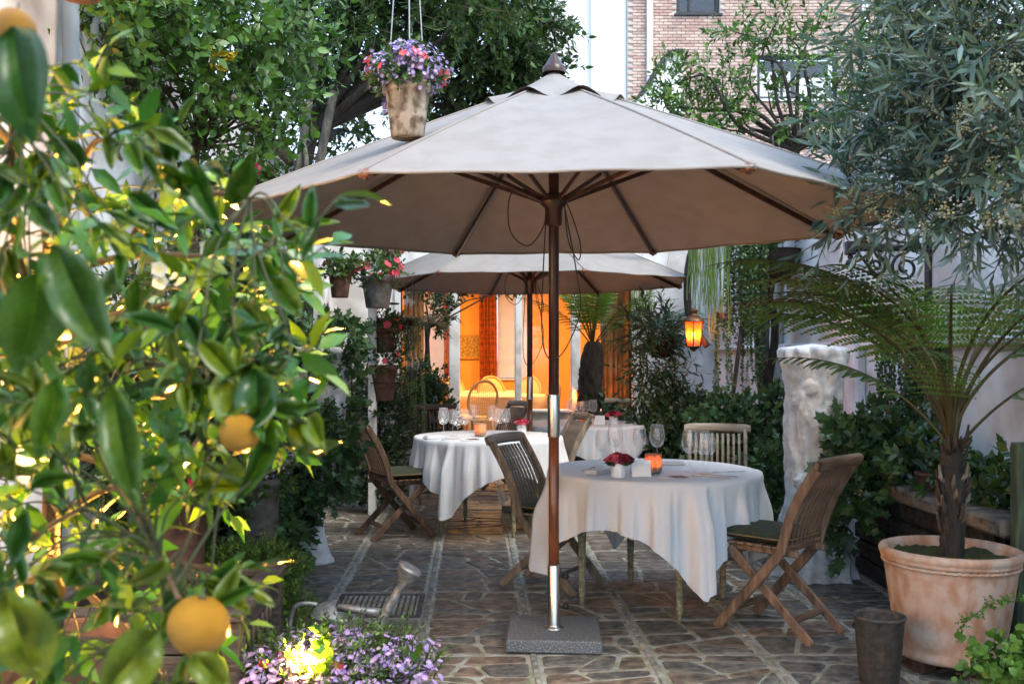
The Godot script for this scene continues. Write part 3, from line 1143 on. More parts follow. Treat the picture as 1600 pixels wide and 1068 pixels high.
func build_parasols() -> void:
	make_parasol(1.72, 2.79, 2.075, 0.016, "large taupe parasol on a granite plate at the front of the court", Vector3(0.40, 0.004, -4.85), -0.082)
	make_parasol(1.52, 2.72, 2.085, 0.0, "taupe parasol standing behind, nearer the dining room", Vector3(0.52, 0.004, -9.0), -0.168)


# ------------------------------------------------------------------ tables
func fluted_leg() -> ArrayMesh:
	var st := tool_new(true)
	lathe(st, [Vector2(0.0, 0.0), Vector2(0.011, 0.0), Vector2(0.014, 0.02), Vector2(0.013, 0.035), Vector2(0.019, 0.05), Vector2(0.021, 0.07), Vector2(0.019, 0.09), Vector2(0.017, 0.1)], 32)
	lathe(st, [Vector2(0.018, 0.1), Vector2(0.0245, 0.40), Vector2(0.028, 0.60)], 48, Vector3.ZERO, 0.16, 8)
	lathe(st, [Vector2(0.028, 0.60), Vector2(0.034, 0.61), Vector2(0.034, 0.66), Vector2(0.034, 0.735), Vector2(0.0, 0.735)], 32)
	return done(st)


func cloth_mesh(R: float, half: float, corner: float, seed_k: float) -> ArrayMesh:
	var st := tool_new(true)
	var n := FastNoiseLite.new()
	n.seed = int(seed_k * 100)
	n.frequency = 0.9
	sheet(st, 300, 34, func(u, v):
		var a: float = u * TAU
		var b: float = a - corner - PI / 4
		var far: float = half / maxf(absf(cos(b)), absf(sin(b)))
		var cn: float = clampf((far - half) / (half * 0.414), 0.0, 1.0)
		# soften the very tip of the corner
		far = minf(far, half * 1.41 - 0.02)
		var r: float = far * v
		if v < 0.0001:
			return Vector3(0, 0.766, 0)
		var top_share := 0.42
		if v <= top_share:
			r = (R - 0.012) * v / top_share
			return Vector3(cos(a) * r, 0.766 + n.get_noise_2d(cos(a) * r * 6, sin(a) * r * 6) * 0.002, sin(a) * r)
		var s: float = (v - top_share) / (1.0 - top_share) * (far - R)
		var turn: float = minf(s / 0.03, 1.0)
		var q: float = clampf(s / 0.28, 0.0, 1.0)
		q = q * q * (3 - 2 * q)
		var nz: float = n.get_noise_2d(cos(a) * 2.2 + seed_k, sin(a) * 2.2)
		var fs: float = sin(a * 15.0 + nz * 6.0 + seed_k)
		var fold: float = signf(fs) * pow(absf(fs), 0.75) * 0.044 + sin(a * 37.0 + nz * 12.0) * 0.014 * (0.4 + cn)
		var rad: float = R - 0.012 + 0.016 * sin(turn * PI / 2) + q * (fold * (0.55 + 0.9 * cn) + 0.012 + 0.06 * cn * s / 0.6)
		var swing: float = nz * 0.05 * q * cn
		var aa: float = a + swing
		return Vector3(cos(aa) * rad, 0.766 - 0.012 * (1.0 - cos(turn * PI / 2)) - maxf(0.0, s - 0.018) * (0.985 - 0.02 * cn), sin(aa) * rad))
	return done(st)


func build_tables() -> void:
	var leg := fluted_leg()
	var spec := [
		[Vector3(1.04, 0, -5.63), -36.4, 0.61, 0.885, deg_to_rad(79.0), 1.3, "front"],
		[Vector3(0.12, 0, -8.0), -18.0, 0.61, 0.885, deg_to_rad(118.0), 4.1, "middle"],
		[Vector3(1.07, 0, -9.45), 10.0, 0.60, 0.84, deg_to_rad(70.0), 7.7, "rear"]]
	var words := {
		"front": ["round table with cream fluted legs under the nearest white cloth, right of the pole", "white linen cloth with long pointed corner on the round table beside the parasol pole"],
		"middle": ["round table with cream fluted legs standing between the two dark chairs further back", "white linen cloth on the round table behind the slatted chair, candle glowing on it"],
		"rear": ["round table at the far end of the court near the glass front", "white linen cloth on the farthest outdoor table, nearest the dining room"]}
	for s in spec:
		var t := thing("round_table", words[s[6]][0], "table", s[0], deg_to_rad(s[1]), "round garden tables")
		part(t, "tabletop", lathe_mesh([Vector2(0, 0.762), Vector2(s[2] - 0.022, 0.762), Vector2(s[2] - 0.014, 0.755), Vector2(s[2] - 0.014, 0.74), Vector2(s[2] - 0.022, 0.735), Vector2(0, 0.735)], 48), mats["cream_leg"])
		var st := tool_new(false)
		for k in 4:
			var b := Basis(Vector3.UP, k * PI / 2)
			bbox(st, Vector3(0.53, 0.08, 0.02), b * Vector3(0, 0.69, 0.30), 0.003, b)
		part(t, "apron", done(st), mats["cream_leg"])
		for p in [Vector2(-1, -1), Vector2(1, -1), Vector2(1, 1), Vector2(-1, 1)]:
			part(t, "leg", leg, mats["cream_leg"], xf(Vector3(p.x * 0.30, 0.0, p.y * 0.30)))
		var c := part(self, numbered("tablecloth"), cloth_mesh(s[2], s[3], s[4], s[5]), mats["linen"], xf(s[0]))
		tag(c, words[s[6]][1], "tablecloth", "white round table cloths")


# ------------------------------------------------------------------ folding teak chairs (they face +z)
func back_curve(t: float) -> Vector3:
	# from the seat up to the top rail
	return Vector3(0, 0.44 + 0.445 * t, -0.105 - 0.20 * t + 0.030 * sin(t * PI))


func make_chair(wood: String, cushion: bool) -> Node3D:
	var o := thing("folding_chair", "", "chair", Vector3.ZERO, 0, "slatted wooden folding chairs")
	var m: Material = mats[wood]
	var along: Material = mats[wood + "_along"]
	var X := Vector3.RIGHT
	for s in [-1.0, 1.0]:
		var st := tool_new(false)
		var pts: Array = [Vector3(s * 0.195, 0.0, 0.265), Vector3(s * 0.195, 0.24, 0.06)]
		for k in 6:
			pts.append(back_curve(k / 5.0) + Vector3(s * 0.195, 0, 0))
		for k in pts.size() - 1:
			var d: Vector3 = (pts[k + 1] - pts[k]).normalized() * (0.006 if k > 0 else 0.0)
			bar(st, pts[k] - d, pts[k + 1], 0.024 + 0.0004 * k, 0.052, X, 0.006)
		part(o, "back_post", done(st), m)
		st = tool_new(false)
		bar(st, Vector3(s * 0.165, 0.0, -0.255), Vector3(s * 0.165, 0.425, 0.205), 0.022, 0.048, X, 0.006)
		part(o, "leg", done(st), m)
		st = tool_new(false)
		bar(st, Vector3(s * 0.14, 0.43, -0.17), Vector3(s * 0.14, 0.43, 0.225), 0.022, 0.035, X, 0.005)
		part(o, "seat_rail", done(st), m)
	# curved top rail
	var tr := tool_new(true)
	var sec: Array = []
	for k in 15:
		var x := lerpf(-0.235, 0.235, k / 14.0)
		sec.append(Vector3(x, 0.892 + 0.006 * (1.0 - pow(x / 0.235, 2)), -0.315 - 0.022 * (1.0 - pow(x / 0.235, 2))))
	var rings: Array = []
	for k in 15:
		var ring: Array = []
		var e := 1.0 if k > 0 and k < 14 else 0.78
		for j in 12:
			var t := TAU * j / 12.0
			var cz := signf(cos(t)) * pow(absf(cos(t)), 0.6) * 0.017 * e
			var cy := signf(sin(t)) * pow(absf(sin(t)), 0.6) * 0.031 * e
			ring.append(sec[k] + Vector3(0, cy + cz * 0.35, cz - cy * 0.42))
		rings.append(ring)
	for k in 14:
		for j in 12:
			var j2 := (j + 1) % 12
			quad(tr, rings[k][j], rings[k + 1][j], rings[k + 1][j2], rings[k][j2])
	for k in [0, 14]:
		for j in 12:
			tri_out(tr, sec[k], rings[k][j], rings[k][(j + 1) % 12], sec[7])
	part(o, "top_rail", done(tr), along)
	var lr := tool_new(false)
	bar(lr, Vector3(-0.18, 0.455, -0.115), Vector3(0.18, 0.455, -0.115), 0.04, 0.022, Vector3(0, 1, -0.4).normalized(), 0.005)
	part(o, "lower_rail", done(lr), along)
	var sl := tool_new(false)
	for k in 5:
		bar(sl, back_curve(0.05 + k * 0.178), back_curve(0.05 + (k + 1) * 0.178), 0.019, 0.012, X, 0.003)
	var slm := done(sl)
	for k in 9:
		part(o, "back_slat", slm, m, xf(Vector3(-0.152 + k * 0.038, 0, -0.012 * (1.0 - pow((k - 4) / 4.5, 2)))))
	var ss := box_mesh(Vector3(0.37, 0.014, 0.042), 0.004)
	for k in 7:
		part(o, "seat_slat", ss, along, xf(Vector3(0, 0.455, -0.07 + k * 0.05)))
	for q in [[0.165, Vector3(0, 0.10, -0.147)], [0.19, Vector3(0, 0.115, 0.168)]]:
		var st := tool_new(false)
		bar(st, q[1] - X * q[0], q[1] + X * q[0], 0.035, 0.016, Vector3(0, 1, 0.8).normalized(), 0.004)
		part(o, "stretcher", done(st), along)
	if cushion:
		var cu := tool_new(true)
		for side in [0, 1]:
			sheet(cu, 18, 18, func(u, v):
				var x: float = u * 2 - 1
				var z: float = v * 2 - 1
				var ex: float = 1.0 - pow(absf(x), 6)
				var ez: float = 1.0 - pow(absf(z), 6)
				var hgt: float = 0.034 * pow(maxf(0.0, ex * ez), 0.5) * (1.0 - 0.15 * (x * x + z * z) * 0.5)
				var round_k: float = 1.0 - 0.05 * x * x * z * z
				return Vector3(x * 0.205 * round_k, 0.5 + (hgt if side == 0 else -hgt), 0.065 + z * 0.205 * round_k))
		var c := part(o, "seat_cushion", done(cu), mats["cushion"])
		var pp: Array = []
		for k in 41:
			var t := TAU * k / 40.0
			var cx := signf(cos(t)) * pow(absf(cos(t)), 0.3)
			var cz := signf(sin(t)) * pow(absf(sin(t)), 0.3)
			pp.append(Vector3(cx * 0.201, 0.5, 0.065 + cz * 0.201))
		var ps := tool_new(true)
		tube(ps, pp, [0.0045], 6, false)
		part(c, "piping", done(ps), mats["piping"])
	return o


func build_chairs() -> void:
	var a := make_chair("teak", true)
	a.position = Vector3(1.60, 0, -5.06)
	a.rotation.y = deg_to_rad(224)
	tag(a, "brown folding chair with green cushion drawn up beside the big terracotta pot", "chair", "slatted wooden folding chairs")
	var g := make_chair("teak_grey", true)
	g.position = Vector3(0.474, 0, -6.05)
	g.rotation.y = deg_to_rad(58)
	tag(g, "weathered folding chair just left of the parasol pole, facing the front table", "chair", "slatted wooden folding chairs")
	copy_of(g, Vector3(1.70, 0, -6.78), deg_to_rad(-14), "folding chair facing us on the far side of the front table, under the lantern")
	var k := make_chair("teak_dark", true)
	k.position = Vector3(-0.63, 0, -7.7)
	k.rotation.y = deg_to_rad(117.4)
	tag(k, "dark folding chair with cushion beside the ivy, seen from its side", "chair", "slatted wooden folding chairs")
	copy_of(k, Vector3(-0.36, 0, -9.57), deg_to_rad(10), "dark folding chair behind the middle table with light showing through its slats")
	copy_of(g, Vector3(0.64, 0, -8.32), deg_to_rad(-75), "folding chair leaning back just right of the parasol pole, facing the middle table")
	copy_of(g, Vector3(0.23, 0, -10.6), deg_to_rad(-62), "small looking folding chair behind the middle table's flowers, against the white pole")
	copy_of(g, Vector3(1.58, 0, -11.0), deg_to_rad(-6), "farthest folding chair, behind the rear table and before the tree fern")


# ------------------------------------------------------------------ tableware
func wine_glass(s: float) -> Node3D:
	var o := thing("wine_glass", "", "glass")
	var st := tool_new(true)
	lathe(st, [Vector2(0.004, 0.105), Vector2(0.02, 0.108), Vector2(0.036, 0.125), Vector2(0.044, 0.15), Vector2(0.0445, 0.172), Vector2(0.040, 0.205), Vector2(0.034, 0.235), Vector2(0.0333, 0.2365), Vector2(0.0326, 0.235), Vector2(0.0385, 0.205), Vector2(0.043, 0.172), Vector2(0.0425, 0.15), Vector2(0.0345, 0.126), Vector2(0.019, 0.110), Vector2(0.0, 0.108)], 24)
	part(o, "bowl", done(st), mats["glass"], xf(Vector3.ZERO, 0, 0, 0, Vector3.ONE * s))
	st = tool_new(true)
	lathe(st, [Vector2(0.0, 0.0), Vector2(0.037, 0.0), Vector2(0.037, 0.002), Vector2(0.012, 0.005), Vector2(0.005, 0.012), Vector2(0.0038, 0.05), Vector2(0.004, 0.1), Vector2(0.006, 0.106)], 20)
	part(o, "stem", done(st), mats["glass"], xf(Vector3.ZERO, 0, 0, 0, Vector3.ONE * s))
	return o


func candle(label: String, pos: Vector3) -> void:
	var o := thing("candle_holder", label, "candle", pos, rr(0, 1.0), "glowing candle holders on the tables")
	var st := tool_new(true)
	lathe(st, [Vector2(0.0, 0.004), Vector2(0.04, 0.004), Vector2(0.046, 0.01), Vector2(0.047, 0.106), Vector2(0.0445, 0.108), Vector2(0.044, 0.014), Vector2(0.0, 0.012)], 28)
	part(o, "glass_cup", done(st), mats["candle_glass"])
	part(o, "wax", lathe_mesh([Vector2(0, 0.014), Vector2(0.036, 0.014), Vector2(0.036, 0.045), Vector2(0.0, 0.043)], 20), mats["wax"])
	part(o, "flame", lathe_mesh([Vector2(0, 0.044), Vector2(0.009, 0.055), Vector2(0.010, 0.066), Vector2(0.005, 0.084), Vector2(0, 0.094)], 12), mats["flame"])
	var l := OmniLight3D.new()
	l.name = "flame_light"
	l.light_color = Color(1.0, 0.62, 0.28)
	l.light_energy = 0.11
	l.light_size = 0.012
	l.omni_range = 6.0
	l.omni_attenuation = 2.0
	l.shadow_enabled = true
	l.position = Vector3(0, 0.066, 0)
	o.add_child(l)


func rose_mesh() -> ArrayMesh:
	var st := tool_new(true)
	for ring in 3:
		var n := 4 + ring
		for k in n:
			var a := TAU * k / n + ring * 0.7
			var r := 0.007 + ring * 0.0075
			sheet(st, 4, 4, func(u, v):
				var b: float = a + (u - 0.5) * (TAU / n) * 1.5
				var rad: float = r * (0.55 + 0.65 * v) + 0.004 * v * v * ring
				return Vector3(cos(b) * rad, v * (0.036 - ring * 0.005) - 0.004 * pow(absf(u - 0.5) * 2, 2), sin(b) * rad))
	return done(st)


func flower_pot(label: String, pos: Vector3, turn: float, rose: ArrayMesh, leaf: ArrayMesh) -> void:
	var o := thing("rose_pot", label, "flower pot", pos, turn, "small rose posies on the tables")
	part(o, "pot", lathe_mesh([Vector2(0, 0.0), Vector2(0.036, 0.0), Vector2(0.038, 0.004), Vector2(0.043, 0.078), Vector2(0.041, 0.08), Vector2(0.039, 0.07), Vector2(0.0, 0.068)], 28), mats["china"])
	var sp := [[Vector3(-0.026, 0.082, 0.026), "rose", 1.05], [Vector3(0.030, 0.082, 0.02), "rose_dark", 1.1], [Vector3(0.0, 0.094, -0.012), "rose_dark", 1.0], [Vector3(0.005, 0.08, 0.038), "rose_dark", 0.9], [Vector3(-0.038, 0.08, -0.012), "rose", 0.85], [Vector3(0.042, 0.078, -0.022), "rose", 0.9]]
	for s in sp:
		part(o, "rose", rose, mats[s[1]], Transform3D(y_along(Vector3(s[0].x * 9, 1, s[0].z * 9)) * Basis.from_scale(Vector3.ONE * s[2] * 1.22), s[0]))
	for k in 12:
		var a := rr(0, TAU)
		var d := Vector3(cos(a), rr(0.0, 0.9), sin(a))
		part(o, "leaf", leaf, mats["leaf"], Transform3D(y_along(d, rr(0, TAU)) * Basis.from_scale(Vector3.ONE * rr(0.9, 1.3)), Vector3(cos(a) * 0.035, 0.075, sin(a) * 0.035)))


func build_tableware() -> void:
	var y := 0.7685
	var g := wine_glass(1.0)
	tag(g, "tall wine glass, outermost of the three at the front table's right", "glass", "wine glasses on the front table")
	g.position = Vector3(1.216, y, -5.47)
	for p in [[1.275, -5.40, "tall wine glass, middle of the three at the front table's right", 1.0], [1.325, -5.48, "wine glass closest to the cutlery on the front table's right", 0.9], [0.745, -5.62, "wine glass behind the roses, closest to the pole on the front table", 0.95],
			[0.845, -5.80, "wine glass behind the roses and white card on the front table", 1.05], [1.00, -5.86, "smaller wine glass behind the candle on the front table", 0.92], [1.095, -5.80, "tall wine glass behind the candle on the front table", 1.03]]:
		var c := copy_of(g, Vector3(p[0], y, p[1]), rr(0, 3), p[2])
		c.scale = Vector3.ONE * p[3]
	var nth := ["first", "second", "third", "fourth", "fifth", "sixth", "seventh", "eighth", "ninth"]
	var mid := [[-0.25, -8.05], [-0.24, -7.75], [-0.17, -7.95], [-0.13, -7.70], [-0.07, -7.82], [0.0, -8.35], [0.16, -8.15], [0.21, -7.95], [0.27, -8.1]]
	for k in mid.size():
		var c := copy_of(g, Vector3(mid[k][0], y, mid[k][1]), rr(0, 3), "wine glass on the middle table, %s from the left" % nth[k], "wine glasses on the middle table")
		c.scale = Vector3.ONE * rr(0.88, 1.02)
	var rear := [[0.92, -9.55], [0.98, -9.7], [1.02, -9.85], [1.05, -9.55], [1.12, -9.72], [1.18, -9.6]]
	for k in rear.size():
		var c := copy_of(g, Vector3(rear[k][0], y, rear[k][1]), rr(0, 3), "wine glass in the cluster on the rear table, %s from the left" % nth[k], "wine glasses on the rear table")
		c.scale = Vector3.ONE * rr(0.85, 1.0)
	candle("glowing candle cup on the front table beside the white card", Vector3(1.00, y, -5.41))
	candle("glowing candle cup on the middle table", Vector3(0.055, y, -7.88))
	candle("candle cup glowing among the glasses of the rear table", Vector3(1.06, y, -9.40))
	var rose := rose_mesh()
	var leaf := blade_mesh(0.05, 0.022, 0.15, Color(0.05, 0.09, 0.025), 0.006)
	flower_pot("pink and dark red roses in a white pot on the front table", Vector3(0.775, y, -5.22), 0.2, rose, leaf)
	flower_pot("dark posy with a pink rose on the middle table, before the second pole", Vector3(0.40, y, -8.12), 1.2, rose, leaf)
	flower_pot("dark posy in a white pot on the rear table", Vector3(1.33, y, -9.25), 2.4, rose, leaf)
	# folded white cards
	for c in [[Vector3(0.905, y, -5.27), 0.12, "blank white card standing between the roses and candle"], [Vector3(1.19, y, -9.22), 0.0, "blank white card standing on the rear table"]]:
		var o := thing("table_card", c[2], "card", c[0], c[1], "white cards on the tables")
		var st := tool_new(false)
		for s in [-1, 1]:
			bar(st, Vector3(0, 0.0, s * 0.022), Vector3(0, 0.088, s * 0.0012), 0.108, 0.0012, Vector3.RIGHT, 0.0003)
		part(o, "folded_sheet", done(st), mats["paper"])
	# napkins, menus, cutlery
	for n in [[Vector3(1.17, y, -5.85), 0.15, "white folded napkin behind the glasses on the front table"], [Vector3(0.70, y, -5.42), 0.9, "white folded napkin by the roses on the front table"], [Vector3(-0.30, y, -7.72), 0.5, "white folded napkin at the edge of the middle table"]]:
		var o := thing("napkin", n[2], "napkin", n[0], n[1], "folded table napkins")
		for k in 3:
			part(o, "fold", box_mesh(Vector3(0.20 - k * 0.012, 0.007, 0.085 - k * 0.006), 0.003), mats["linen"], xf(Vector3(0, 0.004 + k * 0.0075, 0)))
	for n in [[Vector3(1.08, y, -5.19), 0.25, "open menu leaflet lying before the candle on the front table"], [Vector3(-0.02, y, -7.55), 0.4, "menu leaflet lying at the front of the middle table"]]:
		var o := thing("menu_leaflet", n[2], "leaflet", n[0], n[1], "leaflets on the tables")
		part(o, "page", box_mesh(Vector3(0.10, 0.002, 0.07), 0.0005), mats["paper"], xf(Vector3(-0.03, 0.002, 0)))
		part(o, "cover", box_mesh(Vector3(0.09, 0.002, 0.07), 0.0005), mats["dark_frame"], xf(Vector3(0.025, 0.005, -0.025), 0.2))
	for n in [[Vector3(1.27, y, -5.22), -0.5, "knife laid at the front table's edge"], [Vector3(1.33, y, -5.28), -0.6, "fork laid beside the knife on the front table"], [Vector3(1.43, y, -5.45), 0.3, "spoon laid alone near the front table's outer edge"], [Vector3(0.66, y, -5.58), 1.1, "fork laid by the pole on the front table"], [Vector3(-0.18, y, -7.58), 0.8, "knife laid on the middle table beside the napkin"]]:
		var o := thing("cutlery", n[2], "cutlery", n[0], n[1], "table cutlery")
		var st := tool_new(true)
		tube(st, spline([Vector3(-0.1, 0.004, 0), Vector3(-0.03, 0.006, 0), Vector3(0.03, 0.004, 0)], 4), [0.004, 0.004, 0.0035, 0.003, 0.003, 0.003, 0.003, 0.003, 0.003], 6)
		part(o, "handle", done(st), mats["cutlery"])
		st = tool_new(false)
		bbox(st, Vector3(0.08, 0.002, 0.017), Vector3(0.068, 0.0045, 0), 0.0008)
		part(o, "head", done(st), mats["cutlery"])


# ------------------------------------------------------------------ leaves, sprays, crowns
func add_leaf(st: SurfaceTool, T: Transform3D, L: float, W: float, c: Color, fold := 0.18, droop := 0.25, kind := 0) -> void:
	# leaf along +y, face +z
	var ts := [0.0, 0.28, 0.62, 1.0]
	var ws := [0.0, 0.92, 0.82, 0.0]
	if kind == 1:
		ws = [0.0, 0.75, 0.7, 0.0]
	if kind == 3:
		ts = [0.0, 0.3, 0.72, 1.0]
		ws = [0.0, 0.95, 1.0, 0.0]
	if kind == 2:
		# ivy: five lobes round a fan
		var mid := T * Vector3(0, L * 0.32, -0.02 * L)
		var out := [Vector3(0, 0.08, 0), Vector3(-0.42, -0.02, 0.02), Vector3(-0.30, 0.24, 0), Vector3(-0.62, 0.52, 0.06), Vector3(-0.24, 0.58, 0), Vector3(0, 1.0, 0.10), Vector3(0.24, 0.58, 0), Vector3(0.62, 0.52, 0.06), Vector3(0.30, 0.24, 0), Vector3(0.42, -0.02, 0.02)]
		for k in 10:
			var p: Vector3 = out[k]
			var q: Vector3 = out[(k + 1) % 10]
			st.set_color(c * 1.12)
			st.add_vertex(mid)
			st.set_color(c)
			st.add_vertex(T * Vector3(p.x * W, p.y * L, p.z * L))
			st.add_vertex(T * Vector3(q.x * W, q.y * L, q.z * L))
		return
	var l: Array[Vector3] = []
	var m: Array[Vector3] = []
	var r: Array[Vector3] = []
	for k in 4:
		var t: float = ts[k]
		var z := -droop * L * t * t
		var w: float = ws[k] * W * 0.5
		l.append(T * Vector3(-w, t * L, z + fold * w))
		r.append(T * Vector3(w, t * L, z + fold * w))
		m.append(T * Vector3(0, t * L, z))
	for k in 3:
		for s in 2:
			var e: Array[Vector3] = l if s == 0 else r
			st.set_color(c * (1.0 if s == 0 else 0.93))
			if k < 2:
				if s == 0:
					tri(st, m[k], e[k + 1], m[k + 1])
				else:
					tri(st, m[k], m[k + 1], e[k + 1])
			if k > 0:
				if s == 0:
					tri(st, m[k], e[k], e[k + 1])
				else:
					tri(st, m[k], e[k + 1], e[k])


func blade_mesh(L: float, W: float, fold: float, c: Color, curl := 0.0, n := 6, bow := 0.22, lean := 0.0) -> ArrayMesh:
	var st := tool_new(true)
	for k in n:
		for s in [-1.0, 1.0]:
			var q: Array[Vector3] = []
			var uv: Array[Vector2] = []
			for e in [[k, 0.0], [k, s], [k + 1, s], [k + 1, 0.0]]:
				var t: float = float(e[0]) / n
				var w: float = pow(sin(PI * pow(t, 0.8)), 0.85) * W * 0.5
				var wav: float = sin(t * 11.0 + s * 1.3) * curl
				q.append(Vector3(e[1] * w + lean * L * t * t, t * L, -bow * L * t * t + absf(e[1]) * (fold * w + wav)))
				uv.append(Vector2(0.5 + 0.5 * e[1], t))
			for v in [0, 1, 2, 0, 2, 3]:
				st.set_color(c)
				st.set_uv(uv[v])
				st.add_vertex(q[v])
	return done(st)


# a twig along +y carrying n leaves
func spray(n: int, twig: float, L: float, W: float, c0: Color, c1: Color, spread := 0.9, kind := 0, stem := Color(0.06, 0.055, 0.025), droop := 0.25, fold := 0.18) -> ArrayMesh:
	var st := tool_new(true)
	st.set_color(stem)
	var bend := Vector3(rr(-0.2, 0.2), 0, rr(-0.2, 0.2)) * twig
	tube(st, [Vector3.ZERO, Vector3(0, twig * 0.5, 0) + bend * 0.3, Vector3(0, twig, 0) + bend], [twig * 0.015 + 0.0006, twig * 0.011 + 0.0004, 0.0004], 3, false)
	for k in n:
		var t := (k + 0.6) / n
		var a := k * 2.4 + rr(-0.4, 0.4)
		var p := Vector3(0, twig * t, 0) + bend * t * t
		var out := Vector3(cos(a), 0, sin(a))
		var dir := (out * spread * rr(0.7, 1.2) + Vector3(0, 1.0 - 0.35 * spread + t * 0.4, 0) + rdir() * 0.18).normalized()
		if k == n - 1:
			dir = (Vector3.UP + rdir() * 0.3).normalized()
		var x := dir.cross(out if absf(dir.dot(out)) < 0.95 else Vector3.RIGHT).normalized()
		var z := x.cross(dir).normalized()
		if z.y < 0.0:
			x = -x
			z = -z
		var B := Basis(x, dir, z) * Basis(Vector3.UP, rr(-0.6, 0.6))
		var s := rr(0.72, 1.15)
		add_leaf(st, Transform3D(B, p), L * s, W * s, c0.lerp(c1, rng.randf()), fold, droop * rr(0.4, 1.5), kind)
	return done(st)


# many copies of a few meshes in one part
func scatter(parent: Node3D, called: String, meshes: Array, m: Material, places: Array, tint := 0.25) -> void:
	var per: Array = []
	for k in meshes.size():
		per.append([])
	for t in places:
		per[rng.randi() % meshes.size()].append(t)
	for k in meshes.size():
		if per[k].size() == 0:
			continue
		var mm := MultiMesh.new()
		mm.transform_format = MultiMesh.TRANSFORM_3D
		mm.use_colors = true
		mm.mesh = meshes[k]
		mm.instance_count = per[k].size()
		for j in per[k].size():
			mm.set_instance_transform(j, per[k][j])
			var b := 1.0 + rr(-tint, tint)
			mm.set_instance_color(j, Color(b * rr(0.9, 1.1), b, b * rr(0.85, 1.1)))
		var o := MultiMeshInstance3D.new()
		o.name = called
		o.multimesh = mm
		o.material_override = m
		parent.add_child(o, true)
		o.set_meta("kind", "stuff")


# places on and in a set of ellipsoid clumps: [centre, radii, how many]
func clump_places(clumps: Array, up := 0.3, sc := 1.0, shell := 0.45, wild := 0.7) -> Array:
	var out: Array = []
	for c in clumps:
		var r: Vector3 = c[1] if c[1] is Vector3 else Vector3.ONE * c[1]
		for k in c[2]:
			var d := rdir()
			var f := pow(rng.randf(), shell)
			var p: Vector3 = c[0] + Vector3(d.x * r.x, d.y * r.y, d.z * r.z) * f
			var dir := d + rdir() * wild + Vector3(0, up, 0)
			out.append(Transform3D(y_along(dir, rr(0, TAU)) * Basis.from_scale(Vector3.ONE * sc * rr(0.75, 1.25)), p))
	return out


# limbs from a fork to each clump
func limbs(parent: Node3D, from: Vector3, ends: Array, r0: float, m: Material, wig := 0.12) -> void:
	for e in ends:
		var a: Vector3 = from
		var b: Vector3 = e
		var mid := a.lerp(b, 0.45) + rdir() * wig * a.distance_to(b) + Vector3(0, 0.06, 0) * a.distance_to(b)
		var mid2 := a.lerp(b, 0.75) + rdir() * wig * a.distance_to(b)
		part(parent, "branch", cord([a, mid, mid2, b], r0 * rr(0.7, 1.0), r0 * 0.18, 7, 5), m)


func frond_mesh(L: float, stipe: float, wmax: float, tilt: float, arch: float, c: Color, np := 26, teeth := 9, bend := 1.4) -> ArrayMesh:
	var st := tool_new(false)
	var pts: Array = [Vector3.ZERO]
	var tan: Array = []
	var N := 40
	for k in N:
		var s := float(k) / N
		var th := tilt + arch * pow(s, bend)
		var d := Vector3(0, cos(th), sin(th))
		tan.append(d)
		pts.append(pts[k] + d * L / N)
	tan.append(tan[N - 1])
	st.set_color(Color(0.11, 0.085, 0.03))
	tube(st, pts, taper(N + 1, 0.008 * L, 0.0012 * L), 5, false)
	for k in np:
		var t := (k + 0.5) / np
		var s := stipe + (1.0 - stipe) * t
		var i := int(s * N)
		var p: Vector3 = pts[i].lerp(pts[mini(i + 1, N)], s * N - i)
		var d: Vector3 = tan[i]
		var nrm := Vector3(0, d.z, -d.y)
		var plen := wmax * pow(sin(PI * minf(1.0, 0.22 + 0.78 * t)), 0.75)
		for sd in [-1.0, 1.0]:
			var pd: Vector3 = (Vector3(sd, 0, 0) + d * (0.28 + 0.35 * t) - nrm * rr(0.0, 0.16) + rdir() * 0.06).normalized()
			var q := nrm.cross(pd).normalized()
			if q.dot(d) < 0:
				q = -q
			var col := c * rr(0.8, 1.2)
			var step := plen / teeth
			for j in teeth:
				var u := float(j) / teeth
				var b0: Vector3 = p + pd * plen * u - nrm * plen * 0.22 * u * u
				var u1 := float(j + 1) / teeth
				var b1: Vector3 = p + pd * plen * (u1 - 0.02) - nrm * plen * 0.22 * u1 * u1
				var tl := plen * 0.115 * (1.0 - 0.82 * u * u) * minf(1.0, 0.55 + 3.0 * u)
				var lean := pd * step * 0.45
				st.set_color(col)
				if teeth < 4:
					var tip := (b0 + b1) * 0.5 + pd * step * 0.55
					tri(st, b0, tip + q * tl, b1)
					tri(st, b0, b1, tip - q * tl)
					continue
				for e in [q, -q]:
					var m0: Vector3 = b0 + lean * 0.7 + e * tl * 0.66
					var m1: Vector3 = b0.lerp(b1, 0.86) + lean * 0.7 + e * tl * 0.66
					tri(st, b0, m0, m1)
					tri(st, b0, m1, b1)
					tri(st, m0, (m0 + m1) * 0.5 + lean * 0.4 + e * tl * 0.36, m1)
	return done(st)


func flower_mesh(r: float, petals: int, c: Color, cup := 0.3, eye := Color(0.7, 0.7, 0.6)) -> ArrayMesh:
	var st := tool_new(true)
	for k in petals:
		var a := TAU * k / petals
		var d := Vector3(cos(a), 0, sin(a))
		var s := Vector3(-sin(a), 0, cos(a))
		var w := r * sin(PI / petals) * 0.95
		var m := d * r * 0.62 + Vector3(0, cup * r * 0.5, 0)
		var tip := d * r + Vector3(0, cup * r * 0.85, 0)
		st.set_color(eye)
		st.add_vertex(Vector3.ZERO)
		st.set_color(c)
		st.add_vertex(m + s * w)
		st.add_vertex(tip)
		st.set_color(eye)
		st.add_vertex(Vector3.ZERO)
		st.set_color(c * 0.92)
		st.add_vertex(tip)
		st.add_vertex(m - s * w)
	return done(st)


